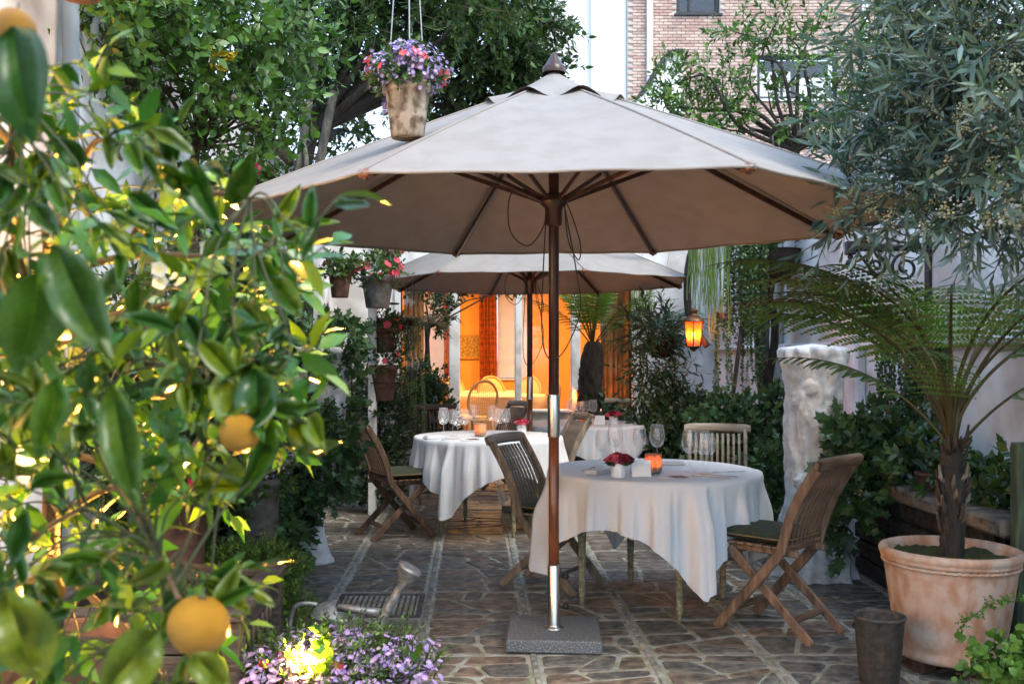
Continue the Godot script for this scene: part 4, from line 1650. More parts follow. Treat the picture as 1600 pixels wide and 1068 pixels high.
# strands that hang, with leaves along them
func trailing(parent: Node3D, o: Vector3, rx: float, rz: float, n: int, len0: float, len1: float, sway: float, r: float, stem_mat: Material, leaf: Array, leaf_mat: Material, gap: float, sc := 1.0) -> void:
	var st := tool_new(true)
	var places: Array = []
	for k in n:
		var a := rr(0, TAU)
		var f := sqrt(rng.randf())
		var p := o + Vector3(cos(a) * rx * f, 0, sin(a) * rz * f)
		var ln := rr(len0, len1)
		var pts: Array = []
		var ph := rr(0, TAU)
		for j in 9:
			var t := j / 8.0
			pts.append(p + Vector3(cos(a) * 0.04 * minf(t * 4, 1.0) + sin(t * 5 + ph) * sway, 0.02 * (1.0 - pow(t * 4 - 1, 2)) * (1.0 if t < 0.5 else 0.0) - ln * t, sin(a) * 0.04 * minf(t * 4, 1.0) + cos(t * 4 + ph) * sway))
		tube(st, pts, [r], 3, false)
		if leaf.size() > 0:
			var y := 0.0
			while y < ln:
				var t := y / ln * 8.0
				var i := mini(int(t), 7)
				var q: Vector3 = pts[i].lerp(pts[i + 1], t - i)
				places.append(Transform3D(y_along(rdir() + Vector3(0, -0.5, 0), rr(0, TAU)) * Basis.from_scale(Vector3.ONE * sc * rr(0.7, 1.2)), q))
				y += gap * rr(0.7, 1.3)
	var s := part(parent, "hanging_stems", done(st), stem_mat)
	s.set_meta("kind", "stuff")
	if places.size() > 0:
		scatter(parent, "leaves", leaf, leaf_mat, places, 0.3)


func pot_mesh(r0: float, r1: float, h: float, rim := 0.025, lip := 0.02) -> ArrayMesh:
	return lathe_mesh([Vector2(0.0, 0.0), Vector2(r0, 0.0), Vector2(r0 + 0.004, 0.006), Vector2(lerpf(r0, r1, 0.55) + 0.004, h * 0.55), Vector2(r1, h - rim * 2.0), Vector2(r1 + lip * 0.8, h - rim * 1.9), Vector2(r1 + lip, h - rim), Vector2(r1 + lip * 0.8, h - 0.004), Vector2(r1 + lip * 0.4, h), Vector2(r1 - 0.008, h - 0.006), Vector2(r1 - 0.014, h - 0.05), Vector2(0.0, h - 0.05)], 40)


func greens(k: String) -> Array:
	var t := {
		"ivy": [Color(0.03, 0.07, 0.026), Color(0.07, 0.13, 0.045)],
		"mid": [Color(0.045, 0.10, 0.018), Color(0.085, 0.155, 0.03)],
		"bright": [Color(0.075, 0.17, 0.025), Color(0.14, 0.26, 0.04)],
		"dark": [Color(0.022, 0.05, 0.017), Color(0.045, 0.088, 0.028)],
		"olive": [Color(0.085, 0.14, 0.115), Color(0.20, 0.265, 0.225)],
		"blue": [Color(0.04, 0.095, 0.07), Color(0.085, 0.16, 0.12)],
		"citrus": [Color(0.035, 0.11, 0.012), Color(0.085, 0.19, 0.018)],
		"grey": [Color(0.13, 0.18, 0.11), Color(0.22, 0.29, 0.18)],
	}
	return t[k]


# ------------------------------------------------------------------ right side of the court
func build_right_side() -> void:
	potted_fern()
	# bucket
	mat("bucket", Color(0.13, 0.11, 0.09), 0.85, 0, "soft", Vector3.ONE * 5)
	var b := thing("metal_bucket", "small empty dark metal bucket on the paving beside the terracotta pot", "bucket", Vector3(1.76, 0.004, -4.22))
	part(b, "body", lathe_mesh([Vector2(0.0, 0.012), Vector2(0.075, 0.012), Vector2(0.076, 0.0), Vector2(0.08, 0.004), Vector2(0.104, 0.28), Vector2(0.110, 0.285), Vector2(0.110, 0.295), Vector2(0.103, 0.296), Vector2(0.100, 0.28), Vector2(0.076, 0.02), Vector2(0.0, 0.02)], 32), mats["bucket"])
	var hp: Array = []
	for k in 13:
		var t := PI * k / 12.0
		hp.append(Vector3(cos(t) * 0.108, 0.268 - sin(t) * 0.07, -sin(t) * 0.085))
	part(b, "handle", cord(hp, 0.004, 0.004, 6, 2), mats["bucket"])
	# raised bed: dark block wall with stone coping
	var bed := thing("raised_bed", "low dark stone planting bed with pale stone coping along the white wall", "planter")
	wall_box(bed, "core", mats["dark_stone"], 2.56, 2.66, 0.0, 0.56, -6.45, -4.62)
	wall_box(bed, "core", mats["dark_stone"], 2.56, 2.98, 0.0, 0.54, -4.68, -4.58)
	wall_box(bed, "soil", mats["soil"], 2.66, 2.96, 0.0, 0.55, -6.45, -4.68)
	for row in 5:
		var z := -4.63 - (0.1 if row % 2 == 0 else 0.0)
		while z > -6.42:
			var ln := rr(0.16, 0.34)
			var z1 := maxf(z - ln, -6.45)
			wall_box(bed, "stone_block", mats["dark_stone"], 2.52 + rr(-0.008, 0.008), 2.562, row * 0.112 + 0.004, row * 0.112 + 0.106, z1 + 0.008, z, 0.012)
			z = z1
	var cz := -4.56
	while cz > -6.4:
		var ln := rr(0.38, 0.55)
		var q := maxf(cz - ln, -6.47)
		wall_box(bed, "coping_stone", mats["sandstone"], 2.47 + rr(-0.01, 0.01), 2.72, 0.562, 0.648 + rr(-0.006, 0.006), q + 0.006, cz, 0.016)
		cz = q
	# rough white plaster pillar
	var pl := thing("plaster_pillar", "rough white plaster pillar shaped like a tree trunk behind the brown chair", "pillar", Vector3(2.20, 0, -6.30))
	var n := FastNoiseLite.new()
	n.seed = 5
	n.frequency = 2.2
	n.fractal_octaves = 4
	var st := tool_new(true)
	sheet(st, 64, 60, func(u, v):
		var a: float = u * TAU
		var y: float = v * 1.5
		var r: float = 0.165 + 0.055 * pow(maxf(0.0, (v - 0.72) / 0.28), 1.3) + 0.085 * pow(1.0 - minf(1.0, v / 0.42), 1.2)
		r *= sqrt(maxf(0.0, 1.0 - pow(maxf(0.0, (v - 0.965) / 0.035), 3.0)))
		r *= 1.0 + 0.34 * n.get_noise_3d(cos(a) * 0.9, y * 0.9, sin(a) * 0.9) + 0.07 * n.get_noise_3d(cos(a) * 4, y * 4, sin(a) * 4)
		return Vector3(cos(a) * r, y, sin(a) * r))
	part(pl, "shaft", done(st), mats["roughcast"])
	# lumps of plaster stuck on the shaft
	for q in [[Vector3(-0.045, 1.22, 0.115), 0.075], [Vector3(-0.10, 1.13, 0.085), 0.06], [Vector3(0.03, 1.03, 0.12), 0.06], [Vector3(-0.10, 0.62, 0.11), 0.055]]:
		st = tool_new(true)
		sheet(st, 16, 12, func(u, v):
			var d := Vector3(cos(u * TAU) * sin(v * PI), cos(v * PI), sin(u * TAU) * sin(v * PI))
			return q[0] + d * q[1] * (1.0 + 0.4 * n.get_noise_3dv(d * 1.3 + q[0] * 9)))
		part(pl, "plaster_lump", done(st), mats["roughcast"])
	# sage gate post and rails
	var gt := thing("green_gate", "sage green painted wooden gate beside the big terracotta pot", "gate", Vector3(2.525, 0, -4.48))
	part(gt, "post", box_mesh(Vector3(0.07, 1.02, 0.07), 0.006), mats["sage"], xf(Vector3(0, 0.512, 0)))
	part(gt, "post", box_mesh(Vector3(0.06, 1.0, 0.06), 0.006), mats["sage"], xf(Vector3(0.42, 0.502, 0)))
	for y in [0.93, 0.55, 0.2]:
		part(gt, "rail", box_mesh(Vector3(0.352, 0.07, 0.03), 0.005), mats["sage"], xf(Vector3(0.212, y, 0)))
	for k in 4:
		part(gt, "board", box_mesh(Vector3(0.07, 0.76, 0.018), 0.004), mats["sage"], xf(Vector3(0.085 + k * 0.086, 0.56, -0.026)))
	# leafy plant in the lower corner
	var lp := thing("leafy_plant", "bright green leafy plant in a clay pot at the foot of the tree fern pot", "plant", Vector3(2.06, -0.05, -3.52))
	part(lp, "pot", pot_mesh(0.12, 0.17, 0.22), mats["clay_red"])
	var br := greens("bright")
	var sp: Array = []
	for k in 3:
		sp.append(spray(9, 0.09, 0.030, 0.026, br[0], br[1], 1.0, 3))
	var cl: Array = []
	for k in 15:
		var a := rr(0, TAU)
		var f := sqrt(rng.randf())
		cl.append([Vector3(cos(a) * 0.24 * f, 0.27 + 0.07 * (1.0 - f), sin(a) * 0.24 * f), Vector3(0.11, 0.08, 0.11), 34])
	scatter(lp, "foliage", sp, mats["leaf"], clump_places(cl, 0.7, 1.0))
	var spg := tool_new(true)
	var arch := spline([Vector3(0.1, 0.35, 0.1), Vector3(0.0, 0.55, 0.0), Vector3(-0.14, 0.56, -0.06), Vector3(-0.24, 0.47, -0.1)], 6)
	tube(spg, arch, taper(arch.size(), 0.0025, 0.001), 4, false)
	part(lp, "stem", done(spg), mats["twig"])
	var tw: Array = []
	for k in range(4, arch.size()):
		for j in 3:
			tw.append(Transform3D(y_along(rdir()) * Basis.from_scale(Vector3.ONE * 0.35), arch[k]))
	scatter(lp, "sprig", [sp[0]], mats["leaf"], tw)
	# iron bracket on the wall
	var ib := thing("iron_bracket", "black wrought iron scroll bracket fixed to the white wall above the fern", "bracket", Vector3(2.98, 2.13, -6.4))
	st = tool_new(true)
	tube(st, [Vector3(0, 0, 0), Vector3(-0.5, 0, 0)], [0.022], 12)
	for x in [-0.08, -0.30, -0.46]:
		lathe_x(st, Vector3(x, 0, 0), 0.030, 0.03)
	part(ib, "arm", done(st), mats["black_iron"])
	st = tool_new(false)
	bbox(st, Vector3(0.06, 0.09, 0.06), Vector3(-0.5, 0.0, 0), 0.006)
	part(ib, "block", done(st), mats["black_iron"])
	part(ib, "pendant", lathe_mesh([Vector2(0, -0.16), Vector2(0.012, -0.145), Vector2(0.034, -0.105), Vector2(0.024, -0.08), Vector2(0.012, -0.07), Vector2(0.02, -0.06), Vector2(0.014, -0.046), Vector2(0, -0.046)], 16), mats["black_iron"], xf(Vector3(-0.5, 0, 0)))
	part(ib, "wall_plate", box_mesh(Vector3(0.02, 0.5, 0.07), 0.004), mats["black_iron"], xf(Vector3(0.012, -0.2, 0)))
	for q in [[-0.14, -0.13, 0.095, 1.0], [-0.33, -0.12, 0.07, -1.0], [-0.04, -0.33, 0.06, 1.0]]:
		var pts: Array = []
		for k in 30:
			var t := k / 29.0
			var rr2: float = q[2] * (1.0 - 0.8 * t)
			var an: float = t * TAU * 1.6 * q[3] + PI / 2
			pts.append(Vector3(q[0] + cos(an) * rr2, q[1] + sin(an) * rr2, 0))
		part(ib, "scroll", cord(pts, 0.011, 0.009, 6, 2), mats["black_iron"])
	part(ib, "brace", cord([Vector3(0, -0.42, 0), Vector3(-0.12, -0.27, 0), Vector3(-0.3, -0.2, 0), Vector3(-0.45, -0.03, 0)], 0.011, 0.009, 6), mats["black_iron"])
	# coir wall basket
	var cb := thing("coir_basket", "brown coir lined half basket on the white wall under the big parasol's edge", "basket", Vector3(2.82, 2.30, -9.0))
	part(cb, "bowl", lathe_mesh([Vector2(0, -0.2), Vector2(0.08, -0.185), Vector2(0.15, -0.12), Vector2(0.19, -0.02), Vector2(0.20, 0.10), Vector2(0.185, 0.10), Vector2(0.17, 0.05), Vector2(0, 0.05)], 32), mats["coir"])
	for k in 3:
		st = tool_new(true)
		tube(st, ring_xz(0.203 - 0.025 * k * k, Vector3(0, 0.10 - k * 0.10, 0)), [0.005], 5, false)
		part(cb, "wire_ring", done(st), mats["black_iron"])
	var dk := greens("dark")
	var bs := [spray(8, 0.16, 0.07, 0.03, dk[0], greens("mid")[0], 0.8)]
	scatter(cb, "foliage", bs, mats["leaf_dark"], clump_places([[Vector3(-0.02, 0.16, 0), Vector3(0.2, 0.14, 0.2), 46]], 0.3))
	hanging_plants()
	lanterns()
	# ivy and shrubs along the right
	var iv := greens("ivy")
	var isp: Array = []
	for k in 3:
		isp.append(spray(7, 0.13, 0.065, 0.062, iv[0], iv[1], 0.9, 2))
	var a1 := thing("ivy_bush", "dark glossy ivy spilling over the bed's end beside the plaster pillar", "ivy", Vector3(2.45, 0.5, -6.1))
	scatter(a1, "foliage", isp, mats["leaf_dark"], clump_places([[Vector3(-0.02, 0.30, 0.1), Vector3(0.24, 0.22, 0.25), 150], [Vector3(0.22, 0.28, -0.15), Vector3(0.26, 0.26, 0.25), 120], [Vector3(-0.2, 0.02, 0.25), Vector3(0.12, 0.28, 0.12), 60]], 0.3))
	part(a1, "stem", cord([Vector3(0.2, 0.0, -0.1), Vector3(0.1, 0.2, 0.0), Vector3(-0.05, 0.3, 0.1), Vector3(-0.2, 0.1, 0.25)], 0.012, 0.005), mats["bark"])
	var a2 := thing("ivy_bush", "broad leaved green ivy mound growing left of the plaster pillar", "ivy", Vector3(2.30, 0.0, -8.3))
	scatter(a2, "foliage", isp, mats["leaf_dark"], clump_places([[Vector3(0.0, 0.75, 0), Vector3(0.42, 0.28, 0.4), 330], [Vector3(-0.15, 0.4, 0.2), Vector3(0.4, 0.38, 0.35), 260], [Vector3(0.35, 0.95, 0.1), Vector3(0.14, 0.24, 0.14), 60], [Vector3(0.1, 0.35, 0.9), Vector3(0.3, 0.4, 0.4), 220]], 0.3))
	part(a2, "stem", cord([Vector3(0, 0.0, 0), Vector3(0.05, 0.4, 0.0), Vector3(0.0, 0.85, 0.0)], 0.02, 0.006), mats["bark"])
	var a3 := thing("round_shrub", "dark rounded shrub behind the chair facing us, against the white wall", "shrub", Vector3(1.98, 0, -9.3))
	var dsp := [spray(9, 0.12, 0.05, 0.032, dk[0], dk[1], 0.9), spray(9, 0.12, 0.06, 0.036, dk[0], iv[1], 0.9)]
	scatter(a3, "foliage", dsp, mats["leaf_dark"], clump_places([[Vector3(0, 0.66, 0), Vector3(0.36, 0.40, 0.36), 420], [Vector3(0.05, 0.3, 0.0), Vector3(0.38, 0.34, 0.38), 260], [Vector3(-0.3, 0.45, -0.1), Vector3(0.25, 0.4, 0.3), 200]], 0.4))
	part(a3, "trunk", cord([Vector3(0, 0, 0), Vector3(0.02, 0.3, 0), Vector3(0, 0.7, 0)], 0.025, 0.008), mats["bark"])
	# small things in the bed
	var b1 := thing("bedding_plant", "low leafy plant with a red bloom growing in the raised bed", "plant", Vector3(2.80, 0.55, -5.2))
	var ml := [spray(8, 0.12, 0.06, 0.035, iv[0], greens("mid")[1], 1.0)]
	scatter(b1, "foliage", ml, mats["leaf"], clump_places([[Vector3(0, 0.13, 0), Vector3(0.16, 0.14, 0.30), 90]], 0.6))
	part(b1, "bloom", flower_mesh(0.028, 5, Color(0.5, 0.02, 0.03), 0.4), mats["petal"], Transform3D(y_along(Vector3(-0.4, 0.4, 1)), Vector3(-0.16, 0.2, 0.05)))
	var b2 := thing("bedding_plant", "leafy plant with violet blooms at the bed's near end by the gate", "plant", Vector3(2.84, 0.55, -4.82))
	scatter(b2, "foliage", ml, mats["leaf"], clump_places([[Vector3(0, 0.16, 0), Vector3(0.14, 0.16, 0.16), 70]], 0.6))
	for k in 5:
		part(b2, "bloom", flower_mesh(0.024, 5, Color(0.30, 0.14, 0.55), 0.3), mats["petal"], Transform3D(y_along(Vector3(-0.4, 0.6, 1) + rdir() * 0.5), Vector3(rr(-0.15, 0.1), rr(0.28, 0.36), rr(-0.1, 0.12))))
	var b3 := thing("bedding_plant", "clay pot of drooping greenery set on the coping behind the fern trunk", "plant", Vector3(2.60, 0.648, -5.55))
	part(b3, "pot", pot_mesh(0.05, 0.07, 0.11, 0.012, 0.01), mats["clay_red"])
	scatter(b3, "foliage", ml, mats["leaf_dark"], clump_places([[Vector3(0, 0.14, 0), Vector3(0.17, 0.12, 0.2), 60]], 0.2))


func ring_xz(r: float, o: Vector3, n := 28) -> Array:
	var out: Array = []
	for k in n + 1:
		out.append(o + Vector3(cos(TAU * k / n) * r, 0, sin(TAU * k / n) * r))
	return out


func lathe_x(st: SurfaceTool, o: Vector3, r: float, w: float) -> void:
	tube(st, [o - Vector3(w / 2, 0, 0), o - Vector3(w / 4, 0, 0), o + Vector3(w / 4, 0, 0), o + Vector3(w / 2, 0, 0)], [r * 0.7, r, r, r * 0.7], 12)


func potted_fern() -> void:
	var o := thing("potted_tree_fern", "tree fern with brown fibrous trunk in a large pale terracotta pot", "potted plant", Vector3(2.18, 0.0, -4.45))
	for a in [0.6, 2.7, 4.6]:
		part(o, "pot_foot", box_mesh(Vector3(0.09, 0.055, 0.07), 0.01), mats["clay_red"], xf(Vector3(cos(a) * 0.17, 0.03, sin(a) * 0.17), -a))
	part(o, "pot", lathe_mesh([Vector2(0, 0.058), Vector2(0.225, 0.058), Vector2(0.238, 0.066), Vector2(0.240, 0.085), Vector2(0.228, 0.098), Vector2(0.226, 0.11), Vector2(0.250, 0.25), Vector2(0.268, 0.38), Vector2(0.278, 0.448), Vector2(0.281, 0.488), Vector2(0.292, 0.492), Vector2(0.295, 0.502), Vector2(0.292, 0.508), Vector2(0.301, 0.516), Vector2(0.303, 0.532), Vector2(0.298, 0.544), Vector2(0.285, 0.549), Vector2(0.268, 0.543), Vector2(0.258, 0.52), Vector2(0.254, 0.47), Vector2(0, 0.46)], 64), mats["terracotta"])
	var rp: Array = []
	for k in 361:
		var t := TAU * k / 360.0
		rp.append(Vector3(cos(t) * (0.285 + 0.0014 * sin(t * 60)), 0.480 + 0.002 * sin(t * 60 + 0.8), sin(t) * (0.285 + 0.0014 * sin(t * 60))))
	var st := tool_new(true)
	tube(st, rp, [0.0075], 7, false)
	part(o, "rope_band", done(st), mats["terracotta"])
	st = tool_new(true)
	var n := FastNoiseLite.new()
	n.seed = 9
	n.frequency = 7.0
	sheet(st, 40, 14, func(u, v):
		var r: float = 0.252 * v
		var x: float = cos(u * TAU) * r
		var z: float = sin(u * TAU) * r
		return Vector3(x, 0.498 + 0.05 * n.get_noise_2d(x, z) + 0.02 * (1 - v), z))
	part(o, "moss", done(st), mats["moss"])
	st = tool_new(true)
	n.frequency = 9.0
	sheet(st, 28, 30, func(u, v):
		var a: float = u * TAU
		var r: float = lerpf(0.038, 0.058, pow(v, 0.7)) - 0.02 * pow(v, 6) + 0.02 * pow(1 - v, 5)
		r *= 1.0 + 0.25 * n.get_noise_3d(cos(a), v * 3, sin(a))
		return Vector3(cos(a) * r + 0.015 * sin(v * 3), 0.44 + v * 0.58, sin(a) * r))
	part(o, "trunk", done(st), mats["bark"])
	# stubs of old fronds
	for k in 46:
		var t := rr(0.25, 1.0)
		var a := k * 2.4
		var d := Vector3(cos(a), 0, sin(a))
		var b := d * lerpf(0.04, 0.058, t) + Vector3(0.015 * sin(t * 3), 0.44 + t * 0.58, 0)
		st = tool_new(true)
		tube(st, [b - d * 0.02, b + d * 0.014 + Vector3(0, 0.04, 0), b + d * 0.022 + Vector3(0, rr(0.06, 0.11), 0)], [0.013, 0.010, 0.004], 6)
		part(o, "frond_stub", done(st), mats["fern_stem_dark" if k % 3 else "sandstone"])
	var base := Vector3(0.015, 1.0, 0)
	var gg := Color(0.11, 0.195, 0.04)
	var fm := [frond_mesh(1.55, 0.38, 0.24, 0.05, 1.80, gg, 22, 10, 0.95), frond_mesh(1.50, 0.34, 0.23, 0.18, 1.75, gg * 1.2, 21, 10, 0.9), frond_mesh(1.45, 0.36, 0.22, 0.0, 1.85, Color(0.17, 0.17, 0.085), 21, 10, 0.85), frond_mesh(1.05, 0.30, 0.17, 0.6, 1.2, gg, 18, 9, 1.2)]
	# heading (0 = towards us), which frond
	for q in [[-88, 0], [-70, 1], [-112, 2], [-48, 0], [-20, 1], [20, 0], [55, 1], [90, 0], [125, 2], [160, 1], [-150, 0], [-100, 3], [70, 3], [-78, 2], [-60, 2], [-95, 1], [-128, 0], [-35, 3], [5, 2], [40, 2]]:
		part(o, "frond", fm[q[1]], mats["fern"], Transform3D(Basis(Vector3.UP, deg_to_rad(q[0] + rr(-6, 6))) * Basis(Vector3.BACK, rr(-0.1, 0.1)) * Basis.from_scale(Vector3.ONE * rr(0.92, 1.06)), base + rdir() * 0.015))


func hanging_plants() -> void:
	# flat green whips (hanging cactus)
	var gm := mat("whip", Color(0.16, 0.25, 0.06), 0.6)
	var r1 := thing("trailing_cactus", "pale green hair-like hanging plant above the lit lantern", "hanging plant", Vector3(1.87, 2.42, -8.0))
	part(r1, "pot", pot_mesh(0.05, 0.075, 0.11, 0.012, 0.01), mats["clay_red"])
	part(r1, "hanger", cord([Vector3(0, 0.08, 0), Vector3(0.02, 0.4, 0), Vector3(0, 0.75, 0)], 0.003, 0.003), mats["wire"])
	trailing(r1, Vector3(0, 0.1, 0), 0.075, 0.075, 62, 0.35, 0.78, 0.012, 0.0035, gm, [], null, 0.0)
	var r2 := thing("trailing_cactus", "thin pale green trailing plant hanging right of the lit lantern", "hanging plant", Vector3(2.06, 2.42, -8.1))
	part(r2, "pot", pot_mesh(0.04, 0.06, 0.09, 0.012, 0.01), mats["clay_red"])
	part(r2, "hanger", cord([Vector3(0, 0.08, 0), Vector3(-0.02, 0.4, 0), Vector3(0, 0.75, 0)], 0.003, 0.003), mats["wire"])
	trailing(r2, Vector3(0, 0.08, 0), 0.06, 0.06, 38, 0.5, 1.0, 0.010, 0.003, gm, [], null, 0.0)
	# heart vines
	var iv := greens("ivy")
	var dot := tool_new(true)
	add_leaf(dot, Transform3D.IDENTITY, 0.022, 0.020, iv[1], 0.1, 0.1, 3)
	var dm := [done(dot)]
	var stm: Material = mats["twig"]
	var h1 := thing("trailing_vine", "dense dark small-leaved vine hanging in a long column beside the coir basket", "hanging plant", Vector3(2.40, 2.42, -8.6))
	part(h1, "pot", pot_mesh(0.08, 0.12, 0.15), mats["coir"])
	part(h1, "hanger", cord([Vector3(0, 0.12, 0), Vector3(0.02, 0.4, 0), Vector3(0, 0.7, 0)], 0.003, 0.003), mats["wire"])
	trailing(h1, Vector3(0.0, 0.12, 0), 0.16, 0.12, 70, 0.5, 1.0, 0.012, 0.0015, stm, dm, mats["leaf_dark"], 0.013, 1.15)
	trailing(h1, Vector3(0.05, 0.12, 0.02), 0.08, 0.08, 30, 0.9, 1.42, 0.012, 0.0015, stm, dm, mats["leaf_dark"], 0.013, 1.1)
	var h2 := thing("trailing_vine", "slender dotted vine hanging almost to the ivy, right of the lantern", "hanging plant", Vector3(2.10, 1.72, -8.2))
	part(h2, "pot", pot_mesh(0.04, 0.055, 0.07, 0.01, 0.008), mats["clay_grey"])
	part(h2, "hanger", cord([Vector3(0, 0.06, 0), Vector3(0.01, 0.6, 0), Vector3(0.0, 1.4, 0)], 0.002, 0.002), mats["wire"])
	trailing(h2, Vector3(0, 0.06, 0), 0.05, 0.05, 14, 0.6, 0.98, 0.012, 0.0012, stm, dm, mats["leaf_dark"], 0.016, 1.0)
	var h3 := thing("trailing_vine", "olive green small-leaved vine trailing down the wall behind the fern", "hanging plant", Vector3(2.80, 1.52, -6.3))
	part(h3, "pot", pot_mesh(0.09, 0.12, 0.15), mats["clay_grey"])
	trailing(h3, Vector3(-0.06, 0.13, 0), 0.08, 0.08, 42, 0.5, 0.85, 0.01, 0.0015, stm, dm, mats["leaf"], 0.013, 1.0)
	trailing(h3, Vector3(0.13, 0.13, 0.1), 0.07, 0.07, 36, 0.45, 0.8, 0.01, 0.0015, stm, dm, mats["leaf"], 0.013, 1.0)
	# staghorn-like mass on the wall left of the lantern
	var bl := greens("blue")
	var iv0 := greens("ivy")
	var sh := thing("staghorn_fern", "blue green fern cascading from a wall basket left of the lit lantern", "fern", Vector3(1.86, 1.55, -9.6))
	part(sh, "basket", lathe_mesh([Vector2(0, -0.16), Vector2(0.1, -0.13), Vector2(0.15, 0.0), Vector2(0.14, 0.05), Vector2(0, 0.05)], 24), mats["coir"])
	var fb := [frond_mesh(0.55, 0.1, 0.075, 0.5, 2.0, bl[1], 16, 4), frond_mesh(0.6, 0.08, 0.06, 0.7, 2.1, greens("mid")[0], 18, 4), frond_mesh(0.8, 0.06, 0.055, 0.8, 2.3, greens("ivy")[1], 20, 4)]
	for k in 44:
		var f := k % 3 if k > 8 else 0
		part(sh, "frond", fb[f], mats["fern"], Transform3D(Basis(Vector3.UP, k * 2.4) * Basis.from_scale(Vector3.ONE * rr(0.8, 1.25)), Vector3(rr(-0.1, 0.1), rr(0.0, 0.12) if f == 0 else rr(-0.2, 0.05), rr(-0.1, 0.1))))
	var bsp := [spray(8, 0.26, 0.11, 0.03, bl[0], bl[1], 0.9, 1, Color(0.05, 0.06, 0.02), 0.5), spray(8, 0.3, 0.10, 0.024, iv0[0], greens("mid")[0], 0.8, 1, Color(0.05, 0.06, 0.02), 0.6)]
	scatter(sh, "foliage", [bsp[0]], mats["leaf"], clump_places([[Vector3(-0.05, 0.12, 0.05), Vector3(0.26, 0.14, 0.2), 46]], 0.2))
	scatter(sh, "hanging_foliage", [bsp[1]], mats["leaf_dark"], clump_places([[Vector3(-0.08, -0.2, 0.06), Vector3(0.22, 0.22, 0.18), 50], [Vector3(0.06, -0.5, 0.05), Vector3(0.11, 0.3, 0.11), 36], [Vector3(-0.2, -0.45, 0.05), Vector3(0.1, 0.25, 0.1), 18]], -1.0))
	part(sh, "hanger", cord([Vector3(0, 0.0, 0), Vector3(0.02, 0.5, 0), Vector3(0.1, 1.2, 0.1)], 0.003, 0.003), mats["wire"])
	# thin green plant by the dark lantern
	var r3 := thing("trailing_cactus", "green hair-like plant hanging before the mustard curtain's edge", "hanging plant", Vector3(1.97, 2.28, -11.4))
	part(r3, "pot", pot_mesh(0.05, 0.07, 0.1, 0.012, 0.01), mats["clay_grey"])
	trailing(r3, Vector3(0, 0.1, 0), 0.11, 0.08, 44, 0.5, 0.95, 0.01, 0.004, gm, [], null, 0.0)
	trailing(r3, Vector3(0.02, 0.1, 0.02), 0.05, 0.05, 14, 1.2, 1.75, 0.012, 0.003, gm, [], null, 0.0)
	part(r3, "hanger", cord([Vector3(0, 0.08, 0), Vector3(0.01, 0.5, 0), Vector3(0.0, 1.0, 0)], 0.003, 0.003), mats["wire"])


func lantern(label: String, pos: Vector3, s: float, lit: float, hang: float) -> void:
	var o := thing("lantern", label, "lantern", pos, 0.3, "garden lanterns")
	var M: Material = mats["copper"] if lit > 0.0 else mats["black_iron"]
	var rt := 0.085 * s
	var rb := 0.062 * s
	var h := 0.20 * s
	var S := func(y: float, r: float, k: int) -> Vector3: return Vector3(cos(TAU * k / 6.0) * r, y, sin(TAU * k / 6.0) * r)
	for k in 6:
		var st := tool_new(true)
		tube(st, [S.call(0.0, rb, k), S.call(h, rt, k)], [0.006 * s], 6)
		part(o, "frame_bar", done(st), M)
		st = tool_new(false)
		quad(st, S.call(0.0, rb, k) * 0.99, S.call(h, rt, k) * Vector3(0.99, 1, 0.99), S.call(h, rt, k + 1) * Vector3(0.99, 1, 0.99), S.call(0.0, rb, k + 1) * 0.99)
		part(o, "pane", done(st), mats["amber_glass" if lit > 0.0 else "pane"])
	part(o, "base", lathe_mesh([Vector2(0, -0.045 * s), Vector2(0.02 * s, -0.035 * s), Vector2(0.045 * s, -0.012 * s), Vector2(0.07 * s, -0.006 * s), Vector2(0.07 * s, 0.004 * s), Vector2(0, 0.004 * s)], 6), M)
	part(o, "roof", lathe_mesh([Vector2(0.1 * s, h - 0.002), Vector2(0.102 * s, h + 0.008 * s), Vector2(0.06 * s, h + 0.045 * s), Vector2(0.035 * s, h + 0.055 * s), Vector2(0.035 * s, h + 0.085 * s), Vector2(0.045 * s, h + 0.09 * s), Vector2(0.02 * s, h + 0.11 * s), Vector2(0, h + 0.115 * s)], 6), M)
	part(o, "candle", lathe_mesh([Vector2(0, 0.006 * s), Vector2(0.026 * s, 0.006 * s), Vector2(0.026 * s, 0.07 * s), Vector2(0, 0.068 * s)], 16), mats["wax"])
	if hang > 0.0:
		part(o, "chain", cord([Vector3(0, h + 0.11 * s, 0), Vector3(0.003, h + 0.11 * s + hang * 0.5, 0), Vector3(0, h + 0.11 * s + hang, 0)], 0.003, 0.003), mats["wire"])
	if lit > 0.0:
		part(o, "flame", lathe_mesh([Vector2(0, 0.069 * s), Vector2(0.013 * s, 0.085 * s), Vector2(0.014 * s, 0.10 * s), Vector2(0.006 * s, 0.125 * s), Vector2(0, 0.14 * s)], 12), mats["flame"])
		var l := OmniLight3D.new()
		l.name = "lantern_light"
		l.light_color = Color(1.0, 0.52, 0.2)
		l.light_energy = lit
		l.light_size = 0.014
		l.omni_range = 8.0
		l.omni_attenuation = 2.0
		l.shadow_enabled = true
		l.position = Vector3(0, 0.1 * s, 0)
		o.add_child(l)


func lanterns() -> void:
	lantern("lit copper lantern hanging below the pale green trailing plant", Vector3(1.81, 1.50, -8.0), 1.0, 0.14, 0.75)
	lantern("unlit dark narrow lantern hanging beside the mustard curtain", Vector3(1.90, 1.88, -11.5), 0.75, 0.0, 0.8)
	lantern("lit copper lantern standing on the white sill behind the rear table's glasses", Vector3(1.345, 0.80, -11.96), 0.9, 0.14, 0.0)


